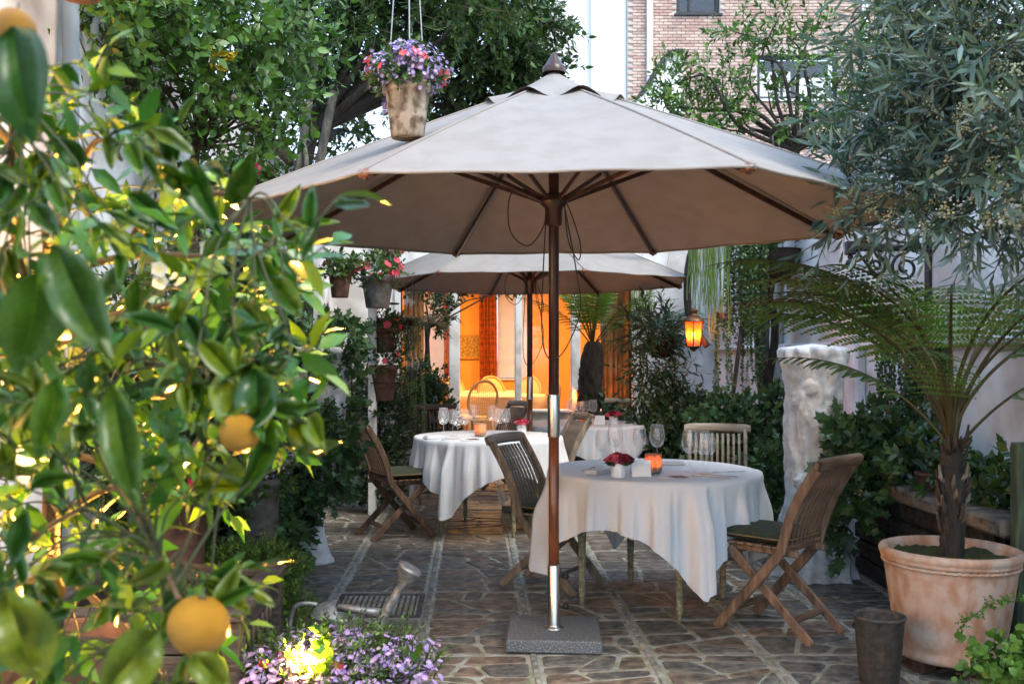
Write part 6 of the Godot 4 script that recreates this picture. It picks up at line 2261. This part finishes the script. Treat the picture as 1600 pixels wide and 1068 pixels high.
# ------------------------------------------------------------------ trees
func build_trees() -> void:
	var md := greens("mid")
	var br := greens("bright")
	var dk := greens("dark")
	# big wisteria over the court
	var w := thing("wisteria", "old wisteria with twisted grey stems and dense dark foliage above the parasols", "tree", Vector3(-1.45, 0, -8.2))
	part(w, "trunk", cord([Vector3(0, 0, 0), Vector3(-0.05, 0.9, 0.05), Vector3(0.02, 1.8, 0.0), Vector3(-0.05, 2.6, -0.05), Vector3(0.1, 3.4, 0.0)], 0.10, 0.06, 10), mats["bark"])
	part(w, "trunk", cord([Vector3(0.1, 0, 0.1), Vector3(0.08, 1.0, 0.12), Vector3(-0.06, 1.9, 0.08), Vector3(0.1, 2.7, 0.1), Vector3(0.3, 3.6, 0.2)], 0.06, 0.035, 8), mats["bark_pale"])
	part(w, "stem", cord([Vector3(-0.05, 2.3, 0.2), Vector3(0.02, 2.9, 0.3), Vector3(0.10, 3.4, 0.3), Vector3(0.20, 4.1, 0.3)], 0.035, 0.03, 8), mats["bark_pale"])
	part(w, "stem", cord([Vector3(0.02, 2.4, 0.25), Vector3(0.10, 2.95, 0.35), Vector3(0.05, 3.3, 0.3), Vector3(0.08, 4.0, 0.3)], 0.022, 0.018, 8), mats["bark_pale"])
	var pin := [frond_mesh(0.30, 0.15, 0.075, 0.7, 1.2, md[0] * 0.75, 7, 1), frond_mesh(0.28, 0.15, 0.07, 1.0, 1.1, md[0], 7, 1)]
	var ws := [spray(11, 0.26, 0.075, 0.034, md[0] * 0.55, md[0], 0.8, 0, Color(0.05, 0.06, 0.02), 0.4), spray(11, 0.26, 0.08, 0.036, dk[1], md[0] * 0.9, 0.8, 0, Color(0.05, 0.06, 0.02), 0.4), spray(10, 0.24, 0.07, 0.034, md[0] * 0.8, md[1], 0.8, 0, Color(0.06, 0.08, 0.02), 0.4)]
	var cl: Array = []
	var ends: Array = []
	for q in [[470, 40, 8.0, 0.5, 150], [560, 60, 8.6, 0.55, 190], [640, 30, 8.4, 0.55, 190], [720, 60, 8.8, 0.55, 190], [780, 40, 8.8, 0.46, 170], [820, 30, 8.8, 0.28, 100], [835, 100, 9.0, 0.2, 60], [805, 130, 9.2, 0.32, 110], [760, 150, 9.4, 0.42, 150], [690, 130, 9.2, 0.4, 130], [520, 150, 9.2, 0.34, 60], [470, 240, 9.4, 0.28, 40], [560, 210, 9.8, 0.3, 46], [500, -60, 8.2, 0.6, 170], [600, -80, 8.0, 0.6, 170], [700, -70, 8.2, 0.6, 170], [775, -60, 8.4, 0.45, 140], [430, 120, 8.8, 0.34, 60], [740, -10, 7.6, 0.4, 90]]:
		var c: Vector3 = at(q[0], q[1], q[2]) - w.position
		cl.append([c, Vector3(q[3] * 1.15, q[3] * 0.75, q[3]), int(q[4])])
		ends.append(c)
	limbs(w, Vector3(0.1, 3.3, 0.0), ends, 0.045, mats["bark"], 0.08)
	scatter(w, "crown", ws, mats["leaf"], clump_places(cl, -0.35, 1.0, 0.45), 0.35)
	var pl: Array = []
	for q in [[590, 30, 6.8], [575, 60, 6.9], [605, 55, 6.8], [780, 10, 7.0], [800, 5, 7.0], [770, 15, 6.9], [560, 20, 7.0], [690, 100, 7.4], [520, 170, 8.2], [500, 150, 8.2], [840, 150, 8.4], [850, 30, 8.0], [480, 190, 8.4], [650, 20, 7.0], [730, 20, 7.2]]:
		for k in 3:
			pl.append(Transform3D(y_along(Vector3(rr(-0.7, 0.7), -0.3, rr(0, 0.8)), rr(0, TAU)), at(q[0] + rr(-12, 12), q[1] + rr(-12, 12), q[2]) - w.position))
	scatter(w, "pinnate_leaves", pin, mats["fern"], pl, 0.3)
	# climbing vine on the left wall
	var v := thing("climbing_vine", "light green climbing vine with some yellow leaves over the left wall", "vine", Vector3(-1.62, 0, -5.6))
	part(v, "trunk", cord([Vector3(0.0, 0, 0), Vector3(-0.05, 1.0, 0.0), Vector3(0.02, 1.8, 0.05), Vector3(0.0, 2.4, 0.0), Vector3(0.1, 2.9, 0.1)], 0.035, 0.022, 8), mats["bark_brown"])
	var vs := [spray(8, 0.20, 0.058, 0.034, md[1] * 1.1, br[0] * 1.2, 0.95, 0), spray(8, 0.20, 0.062, 0.036, md[0] * 1.2, br[0], 0.95, 0), spray(8, 0.18, 0.055, 0.03, md[0], br[0] * 1.1, 0.95, 0)]
	cl = []
	ends = []
	for q in [[300, 50, 5.2, 0.30, 90], [380, 70, 5.4, 0.30, 90], [430, 110, 5.6, 0.24, 60], [350, 120, 5.2, 0.28, 80], [410, 180, 5.6, 0.22, 52], [440, 140, 5.8, 0.18, 40], [240, 40, 4.9, 0.28, 80], [180, 20, 4.7, 0.26, 70], [270, 100, 5.0, 0.22, 56], [200, 90, 4.8, 0.16, 26], [330, -20, 5.2, 0.4, 110], [230, -30, 4.8, 0.4, 110], [400, 10, 5.4, 0.34, 90], [440, 40, 5.6, 0.26, 60], [140, -20, 4.6, 0.3, 70], [300, 150, 5.2, 0.18, 26], [360, 220, 5.4, 0.16, 30], [260, 170, 5.0, 0.14, 16], [150, 60, 4.5, 0.22, 60], [110, 10, 4.3, 0.25, 70], [210, 130, 4.8, 0.16, 30], [400, 230, 5.7, 0.18, 36]]:
		var c: Vector3 = at(q[0], q[1], q[2]) - v.position
		cl.append([c, Vector3(q[3] * 1.15, q[3] * 0.75, q[3]), int(q[4] * 0.62)])
		ends.append(c)
	limbs(v, Vector3(0.05, 2.6, 0.05), ends, 0.016, mats["bark_brown"], 0.1)
	scatter(v, "crown", vs, mats["leaf"], clump_places(cl, -0.1, 1.0, 0.5), 0.35)
	var yl := blade_mesh(0.085, 0.035, 0.2, Color(0.42, 0.32, 0.02), 0.004, 4)
	for k in 9:
		var d := Vector3(rr(-1, 1), rr(-0.2, 1.0), rr(0.1, 0.7))
		part(v, "yellow_leaf", yl, mats["leaf"], Transform3D(y_along(d, rr(0, TAU)), at(345 + rr(-14, 14), 95 + rr(-16, 16), 4.9) - v.position))
	# compound leaf against the white wall
	var gl := blade_mesh(0.075, 0.036, 0.15, dk[1], 0.003, 4)
	for k in 6:
		var d := Vector3(cos(k * 1.05), sin(k * 1.05), 0.15)
		part(v, "large_leaf", gl, mats["leaf_dark"], Transform3D(y_along(d, PI / 2), at(266, 193, 5.0) + d * 0.012 - v.position))
	# magnolia behind the parasol on the right
	var m := thing("magnolia", "glossy leaved tree with bare gnarled branches before the brick house", "tree", Vector3(2.78, 0, -9.3))
	part(m, "trunk", cord([Vector3(0, 0, 0), Vector3(0.03, 0.8, 0.0), Vector3(-0.04, 1.6, 0.05), Vector3(0.06, 2.3, 0), Vector3(0.0, 3.0, 0.05)], 0.085, 0.05, 10), mats["bark_pale"])
	part(m, "trunk", cord([Vector3(0.06, 0, 0.12), Vector3(-0.02, 0.9, 0.12), Vector3(0.08, 1.7, 0.08), Vector3(-0.06, 2.3, 0.1), Vector3(0.1, 2.9, 0.05)], 0.045, 0.03, 8), mats["bark"])
	part(m, "trunk", cord([Vector3(-0.1, 0, 0.1), Vector3(0.06, 0.9, 0.16), Vector3(-0.1, 1.6, 0.1), Vector3(0.04, 2.2, 0.12), Vector3(-0.15, 2.9, 0.05)], 0.035, 0.022, 8), mats["bark"])
	part(m, "stem", cord([Vector3(0.0, 2.2, 0.1), Vector3(-0.3, 1.9, 0.5), Vector3(-0.45, 1.55, 0.8), Vector3(-0.55, 1.1, 0.95)], 0.028, 0.018, 8), mats["bark"])
	part(m, "stem", cord([Vector3(0.0, 2.4, 0.1), Vector3(-0.5, 2.55, 0.6), Vector3(-0.9, 2.35, 1.0), Vector3(-0.98, 1.8, 1.15), Vector3(-0.82, 1.5, 1.15)], 0.04, 0.03, 8), mats["bark"])
	part(m, "stem", cord([Vector3(-0.5, 2.5, 0.6), Vector3(-1.0, 2.52, 0.9), Vector3(-1.4, 2.42, 1.1), Vector3(-1.7, 2.5, 1.2)], 0.03, 0.02, 8), mats["bark_pale"])
	var ms := [spray(9, 0.15, 0.07, 0.028, md[1], br[1], 0.85, 0), spray(9, 0.15, 0.075, 0.03, md[0], br[0], 0.85, 0), spray(9, 0.14, 0.07, 0.028, dk[1], md[1], 0.85, 0)]
	cl = []
	ends = []
	for q in [[1060, 130, 9.4, 0.24, 90], [1090, 175, 9.3, 0.22, 80], [1130, 120, 9.3, 0.22, 70], [1150, 50, 9.3, 0.18, 40], [1180, 85, 9.2, 0.18, 40], [1230, 55, 9.2, 0.2, 50], [1270, 45, 9.2, 0.14, 26], [1200, 140, 9.2, 0.18, 36], [1120, 200, 9.2, 0.2, 46], [1330, 95, 9.1, 0.2, 46], [1350, 150, 9.0, 0.22, 56], [1300, 160, 9.0, 0.2, 40], [1160, 180, 9.1, 0.15, 24], [1250, 110, 9.0, 0.12, 14], [1330, 210, 8.9, 0.22, 50], [1220, 20, 9.3, 0.12, 14], [1290, 200, 8.9, 0.15, 24], [1380, 60, 9.1, 0.25, 60], [1040, 165, 9.3, 0.14, 40], [1240, 190, 9.0, 0.14, 16]]:
		var c: Vector3 = at(q[0], q[1], q[2]) - m.position
		cl.append([c, Vector3(q[3] * 1.1, q[3] * 0.85, q[3]), int(q[4] * 0.62)])
		ends.append(c)
	var fork := at(1245, 235, 9.1) - m.position
	part(m, "stem", cord([Vector3(0.0, 2.85, 0.05), fork.lerp(Vector3(0, 2.9, 0), 0.4), fork], 0.05, 0.04, 8), mats["bark"])
	limbs(m, fork, ends, 0.028, mats["bark"], 0.16)
	for k in 10:
		var e: Vector3 = at(rr(1170, 1320), rr(150, 240), 9.0) - m.position
		limbs(m, fork + rdir() * 0.15, [e], 0.014, mats["bark_pale"], 0.3)
	scatter(m, "crown", ms, mats["leaf"], clump_places(cl, 0.5, 1.0, 0.55), 0.3)
	# olive at the right edge
	olive()
	# greenery behind the right wall
	var hb := thing("hedge_tree", "dark green tree standing behind the white wall at the far right", "tree", Vector3(4.1, 0, -7.0))
	part(hb, "trunk", cord([Vector3(0, 0, 0), Vector3(0.05, 1.5, 0), Vector3(0, 2.6, 0)], 0.09, 0.05, 8), mats["bark"])
	scatter(hb, "crown", ms, mats["leaf_dark"], clump_places([[Vector3(0, 3.0, 0), Vector3(0.8, 0.9, 0.9), 420], [Vector3(-0.2, 2.4, 0.8), Vector3(0.6, 0.7, 0.7), 260]], 0.2, 1.1, 0.4))


func olive() -> void:
	var o := thing("olive_tree", "silvery olive tree with cream flower clusters leaning in from the side", "tree", Vector3(2.62, 0, -3.55))
	part(o, "pot", pot_mesh(0.17, 0.22, 0.4), mats["clay_red"])
	part(o, "trunk", cord([Vector3(0, 0.33, 0), Vector3(0.04, 0.9, 0.02), Vector3(-0.03, 1.5, 0.0), Vector3(0.0, 2.0, 0)], 0.045, 0.032, 10), mats["bark_pale"])
	var ol := greens("olive")
	var sp := [spray(11, 0.22, 0.080, 0.017, ol[0], ol[1], 0.75, 1, Color(0.12, 0.12, 0.08), 0.12, 0.1), spray(11, 0.21, 0.075, 0.016, ol[0], ol[1] * 0.85, 0.75, 1, Color(0.12, 0.12, 0.08), 0.12, 0.1), spray(11, 0.22, 0.082, 0.017, ol[0] * 0.8, ol[0], 0.75, 1, Color(0.12, 0.12, 0.08), 0.12, 0.1)]
	var cl: Array = []
	var ends: Array = []
	for q in [[1500, 60, 3.7, 0.22, 110], [1580, 40, 3.5, 0.24, 110], [1440, 30, 3.9, 0.16, 60], [1400, 100, 3.9, 0.14, 46], [1450, 130, 3.7, 0.18, 80], [1530, 150, 3.5, 0.20, 90], [1600, 150, 3.4, 0.22, 90], [1400, 190, 3.8, 0.15, 50], [1470, 220, 3.6, 0.18, 76], [1560, 240, 3.4, 0.2, 84], [1380, 265, 3.7, 0.13, 36], [1330, 300, 3.8, 0.09, 16], [1430, 300, 3.6, 0.14, 46], [1520, 310, 3.5, 0.16, 56], [1600, 300, 3.4, 0.2, 70], [1370, 330, 3.7, 0.09, 16], [1320, 255, 3.9, 0.07, 9], [1310, 345, 3.8, 0.06, 7], [1470, 340, 3.5, 0.07, 10], [1660, 60, 3.6, 0.35, 150], [1680, 220, 3.4, 0.32, 130], [1540, -40, 3.6, 0.3, 130], [1440, -40, 3.9, 0.2, 60], [1390, 10, 4.0, 0.11, 24], [1360, 210, 3.9, 0.08, 12]]:
		var c: Vector3 = at(q[0], q[1], q[2]) - o.position
		cl.append([c, Vector3(q[3], q[3], q[3]), int(q[4] * 0.62)])
		ends.append(c)
	limbs(o, Vector3(0, 1.95, 0), ends, 0.014, mats["bark_pale"], 0.1)
	var pl := clump_places(cl, 0.1, 1.0, 0.5)
	scatter(o, "crown", sp, mats["leaf"], pl, 0.3)
	# single leaves that show against the wall and the parasol
	var lm := [blade_mesh(0.085, 0.018, 0.1, ol[1] * 0.8, 0.0, 4), blade_mesh(0.08, 0.017, 0.1, ol[1], 0.0, 4), blade_mesh(0.09, 0.018, 0.1, ol[0], 0.0, 4)]
	var cnt := 0
	for q in cl:
		if cnt > 280:
			break
		for k in 14:
			var d := rdir()
			d.z = absf(d.z)
			var p: Vector3 = q[0] + Vector3(d.x, d.y, d.z) * q[1].x * rr(0.9, 1.25)
			part(o, "leaf", lm[k % 3], mats["leaf"], Transform3D(y_along(d + rdir() * 0.6 + Vector3(0, -0.2, 0), rr(0, TAU)) * Basis.from_scale(Vector3.ONE * rr(0.8, 1.2)), p))
			cnt += 1
	# cream flower clusters
	var st := tool_new(true)
	for k in 26:
		var p := Vector3(rr(-0.012, 0.012), rr(0, 0.045), rr(-0.012, 0.012))
		st.set_color(Color(0.55, 0.52, 0.30).lerp(Color(0.68, 0.66, 0.48), rng.randf()))
		var r := rr(0.0022, 0.004)
		for f in [[Vector3.UP, Vector3.RIGHT, Vector3.BACK], [Vector3.UP, Vector3.BACK, Vector3.LEFT], [Vector3.UP, Vector3.LEFT, Vector3.FORWARD], [Vector3.UP, Vector3.FORWARD, Vector3.RIGHT], [Vector3.DOWN, Vector3.BACK, Vector3.RIGHT], [Vector3.DOWN, Vector3.LEFT, Vector3.BACK], [Vector3.DOWN, Vector3.FORWARD, Vector3.LEFT], [Vector3.DOWN, Vector3.RIGHT, Vector3.FORWARD]]:
			tri(st, p + f[0] * r, p + f[1] * r, p + f[2] * r)
	var fl := done(st)
	var fp: Array = []
	for q in cl:
		for k in int(q[2] / 2.6):
			var d := rdir()
			d.z = absf(d.z) * 0.7
			fp.append(Transform3D(y_along(rdir() + Vector3(0, -0.6, 0)) * Basis.from_scale(Vector3.ONE * rr(1.1, 1.9)), q[0] + d * q[1].x * rr(0.8, 1.1)))
	scatter(o, "flower_clusters", [fl], mats["petal"], fp, 0.15)


# ------------------------------------------------------------------ the orange tree close by
func build_foreground() -> void:
	var o := thing("orange_tree", "potted orange tree with ripe fruit filling the near left of the view", "tree", Vector3(-1.12, 0, -2.62))
	var P := o.position
	part(o, "pot", pot_mesh(0.15, 0.20, 0.66, 0.04, 0.02), mats["clay_red"])
	part(o, "soil", lathe_mesh([Vector2(0, 0.625), Vector2(0.18, 0.615), Vector2(0.19, 0.61)], 24), mats["soil"])
	part(o, "trunk", cord([Vector3(0, 0.58, 0), at(78, 880, 2.5) - P, at(80, 720, 2.35) - P, at(60, 560, 2.2) - P, at(75, 420, 2.1) - P], 0.026, 0.014, 10), mats["bark_brown"])
	var B: Material = mats["twig_brown"]
	var brs := [
		[[80, 720, 2.35], [90, 795, 2.1], [180, 762, 1.8], [238, 850, 1.45], [278, 935, 1.28]],
		[[78, 860, 2.45], [40, 850, 2.1], [80, 820, 1.8], [135, 790, 1.6]],
		[[60, 560, 2.2], [160, 500, 1.9], [240, 480, 1.7], [300, 465, 1.6]],
		[[75, 430, 2.1], [200, 400, 1.9], [330, 400, 1.7], [430, 380, 1.6]],
		[[75, 430, 2.1], [110, 300, 2.0], [150, 220, 1.9], [190, 250, 1.8]],
		[[80, 640, 2.3], [220, 620, 2.1], [340, 610, 1.9], [400, 560, 1.7]],
		[[80, 700, 2.3], [250, 740, 2.1], [300, 700, 2.0], [330, 640, 2.2]],
		[[60, 500, 2.1], [20, 350, 1.7], [20, 200, 1.4], [40, 90, 1.2]],
		[[78, 900, 2.5], [140, 880, 2.0], [260, 880, 1.7], [330, 890, 1.5]],
		[[60, 560, 2.2], [-60, 560, 1.9], [-150, 610, 1.7], [-220, 660, 1.5]],
		[[78, 890, 2.5], [0, 950, 2.0], [-100, 980, 1.7], [-180, 1000, 1.5]],
		[[75, 430, 2.1], [-30, 400, 1.9], [-140, 380, 1.7], [-200, 300, 1.6]],
		[[80, 740, 2.35], [0, 740, 2.0], [-100, 790, 1.8], [-180, 830, 1.6]],
		[[75, 430, 2.1], [60, 300, 1.8], [-20, 180, 1.6], [-120, 60, 1.5]],
		[[78, 870, 2.45], [170, 960, 2.1], [230, 1010, 1.8], [250, 1060, 1.5]],
		[[160, 500, 1.9], [200, 560, 1.7], [280, 570, 1.6]],
		[[200, 400, 1.9], [230, 330, 1.7], [300, 300, 1.6], [390, 310, 1.5]]]
	var arms: Array = []
	for b in brs:
		var pts: Array = []
		for q in b:
			pts.append(at(q[0], q[1], q[2]) - P)
		part(o, "branch", cord(pts, 0.010, 0.0035, 7, 6), B)
		arms.append(spline(pts, 8))
	# leaves told apart: three tones, shared meshes
	var c0 := Color(0.035, 0.115, 0.014)
	var c1 := Color(0.07, 0.165, 0.016)
	var c2 := Color(0.15, 0.23, 0.014)
	var lm: Array = []
	for c in [c0, c1, c2]:
		lm.append(blade_mesh(1.0, 0.41, 0.30, c, 0.012, 8, 0.30, 0.06))
		lm.append(blade_mesh(1.0, 0.48, 0.10, c * 0.85, 0.022, 8, 0.12, -0.08))
		lm.append(blade_mesh(1.0, 0.36, 0.45, c * 1.15, 0.016, 8, 0.45, 0.12))
		lm.append(blade_mesh(1.0, 0.44, 0.22, c * 0.95, 0.03, 8, -0.15, -0.04))
	var G: Material = mats["leaf_veined"]
	var n_single := 0
	# close leaves: base px, py, tip px, py, depth, width as a share of length
	for q in [[60, 420, 50, 595, 1.0, 0.62], [85, 380, 150, 560, 1.02, 0.34], [175, 600, 195, 800, 1.02, 0.28], [90, 590, 70, 715, 1.12, 0.5], [400, 575, 402, 680, 1.3, 0.62], [425, 655, 395, 800, 1.3, 0.30], [385, 560, 345, 680, 1.35, 0.5], [10, 920, 40, 1080, 0.95, 0.6], [250, 985, 148, 1090, 0.98, 0.62], [300, 1020, 355, 1085, 1.1, 0.5], [20, 40, 30, 200, 0.95, 0.75], [455, 640, 505, 632, 1.35, 0.3], [455, 645, 470, 700, 1.35, 0.45], [440, 650, 500, 740, 1.4, 0.28], [375, 470, 400, 540, 1.5, 0.4], [420, 430, 470, 510, 1.5, 0.34], [400, 400, 460, 480, 1.55, 0.3], [440, 360, 510, 330, 1.55, 0.26], [430, 350, 470, 290, 1.5, 0.36], [300, 300, 250, 240, 1.4, 0.4], [290, 250, 320, 330, 1.4, 0.45], [130, 260, 90, 210, 1.35, 0.5], [260, 870, 200, 940, 1.3, 0.45], [330, 960, 380, 880, 1.3, 0.3], [330, 950, 390, 915, 1.3, 0.25], [320, 940, 350, 870, 1.35, 0.35], [60, 890, 130, 895, 1.3, 0.3], [40, 800, 20, 880, 1.2, 0.4], [110, 950, 60, 980, 1.3, 0.4], [200, 300, 260, 350, 1.35, 0.4], [360, 320, 400, 250, 1.45, 0.3], [350, 280, 300, 230, 1.45, 0.34]]:
		var a := at(q[0], q[1], q[4])
		var b := at(q[2], q[3], q[4] * rr(0.93, 1.04))
		var d := b - a
		var L := d.length()
		var y := d / L
		var z := (Vector3(0, EYE, 0) - a).normalized() + rdir() * 0.55
		var x := y.cross(z).normalized()
		z = x.cross(y)
		part(o, "leaf", lm[rng.randi() % 12], G, Transform3D(Basis(x * L * q[5] / 0.42, y * L, z * L), a - P))
		n_single += 1
	# leafy twigs: near ones leaf by leaf, the others joined
	var twigs: Array = []
	var tries := 0
	while twigs.size() < 340 and tries < 20000:
		tries += 1
		var py := rr(90, 1080)
		var px := rr(-230, 520)
		var lim := 0.0
		for s in [[-200, 100], [130, 170], [210, 290], [300, 400], [350, 480], [500, 475], [600, 455], [640, 470], [720, 400], [800, 330], [900, 360], [950, 340], [1100, 330]]:
			if py >= s[0]:
				lim = s[1]
		if px > lim:
			continue
		# thin out the middle, where the wall shows
		if px > 130 and py > 640 and rng.randf() < 0.2:
			continue
		if px < -40 and rng.randf() < 0.5:
			continue
		var cand := at(px, py, rr(1.3, 2.35))
		var near := 1e9
		for arm in arms:
			for p in arm:
				near = minf(near, (p + P).distance_to(cand))
		if near > 0.30:
			continue
		twigs.append(cand)
	twigs.sort_custom(func(p, q): return p.z > q.z)
	var joined := tool_new(true)
	for t in twigs:
		# nearest branch point
		var best := Vector3.ZERO
		var bd := 1e9
		for arm in arms:
			for p in arm:
				var dd: float = (p + P).distance_to(t)
				if dd < bd:
					bd = dd
					best = p
		var root: Vector3 = best
		var end: Vector3 = t - P
		var out := (end - root).normalized() * 0.5 + rdir() * 0.5 + Vector3(0.1, 0.1, 0)
		var tip := end + out.normalized() * 0.07
		var st := tool_new(true)
		var pts := spline([root, root.lerp(end, 0.5) + Vector3(0, 0.02, 0) + rdir() * 0.02, end, tip], 4)
		tube(st, pts, taper(pts.size(), 0.0024, 0.0011), 5, false)
		part(o, "twig", done(st), mats["twig"])
		var nl := 5 + rng.randi() % 4
		for k in nl:
			var f := 0.55 + 0.45 * (k + 1.0) / nl
			var idx := mini(int(f * (pts.size() - 1)), pts.size() - 1)
			var p: Vector3 = pts[idx]
			var d := (out.normalized() * 0.6 + rdir() * 0.9 + Vector3(0, -0.25, 0)).normalized()
			var L := rr(0.044, 0.084)
			var z := rdir() * 0.8 + Vector3(0, 0.9, 0.35)
			var x := d.cross(z).normalized()
			z = x.cross(d)
			var T := Transform3D(Basis(x * L, d * L, z * L), p)
			if n_single < 290:
				part(o, "leaf", lm[rng.randi() % 12], G, T)
				n_single += 1
			else:
				add_leaf(joined, Transform3D(Basis(x, d, z), p), L, L * 0.42, [c0, c1, c2][rng.randi() % 3], 0.25, 0.22)
	var js := part(o, "leaves", done(joined), mats["leaf_gloss"])
	js.set_meta("kind", "stuff")
	# fruit
	var n := FastNoiseLite.new()
	n.seed = 3
	n.frequency = 1.4
	var fs := tool_new(true)
	sheet(fs, 36, 24, func(u, v):
		var a: float = u * TAU
		var b: float = v * PI
		var d := Vector3(cos(a) * sin(b), cos(b), sin(a) * sin(b))
		return d * (1.0 + 0.03 * n.get_noise_3dv(d)) * Vector3(1, 0.94, 1) - Vector3(0, 0.06 * exp(-b * b * 14.0), 0))
	var fm := done(fs)
	var cal := lathe_mesh([Vector2(0, 0.98), Vector2(0.14, 0.90), Vector2(0.10, 1.0), Vector2(0.05, 1.02), Vector2(0.04, 1.25), Vector2(0, 1.25)], 10)
	for q in [[310, 976, 1.28, 0.0405, "round ripe orange hanging lowest, beside the planter box"], [374, 676, 1.27, 0.027, "orange half hidden by leaves in the middle of the tree"], [66, 925, 1.75, 0.038, "orange half hidden at the lower edge beside the trunk"], [22, 44, 1.2, 0.026, "blurred small orange at the upper corner"], [283, 1022, 1.34, 0.008, ""]]:
		if q[4] == "":
			continue
		var f := part(o, "orange", fm, mats["orange_peel"], Transform3D(Basis.from_euler(Vector3(0.1, q[0], 0.12)) * Basis.from_scale(Vector3.ONE * q[3]), at(q[0], q[1], q[2]) - P))
		f.set_meta("label", q[4])
		part(f, "stalk", cal, mats["twig"])
	# blossom
	var bl := flower_mesh(0.013, 5, Color(0.78, 0.76, 0.70), 0.5, Color(0.75, 0.65, 0.25))
	for q in [[330, 388, 1.6], [345, 395, 1.6], [320, 380, 1.6], [458, 645, 1.36], [462, 660, 1.36], [455, 632, 1.36], [150, 845, 1.5], [180, 860, 1.5], [165, 830, 1.5], [200, 850, 1.5], [270, 430, 1.6], [255, 445, 1.6], [282, 440, 1.6], [372, 575, 1.6], [385, 580, 1.6], [245, 420, 1.6]]:
		part(o, "blossom", bl, mats["petal"], Transform3D(y_along(rdir() + Vector3(0, 0.2, 0.8)) * Basis.from_scale(Vector3.ONE * rr(0.8, 1.2)), at(q[0] + rr(-5, 5), q[1] + rr(-5, 5), q[2]) - P))
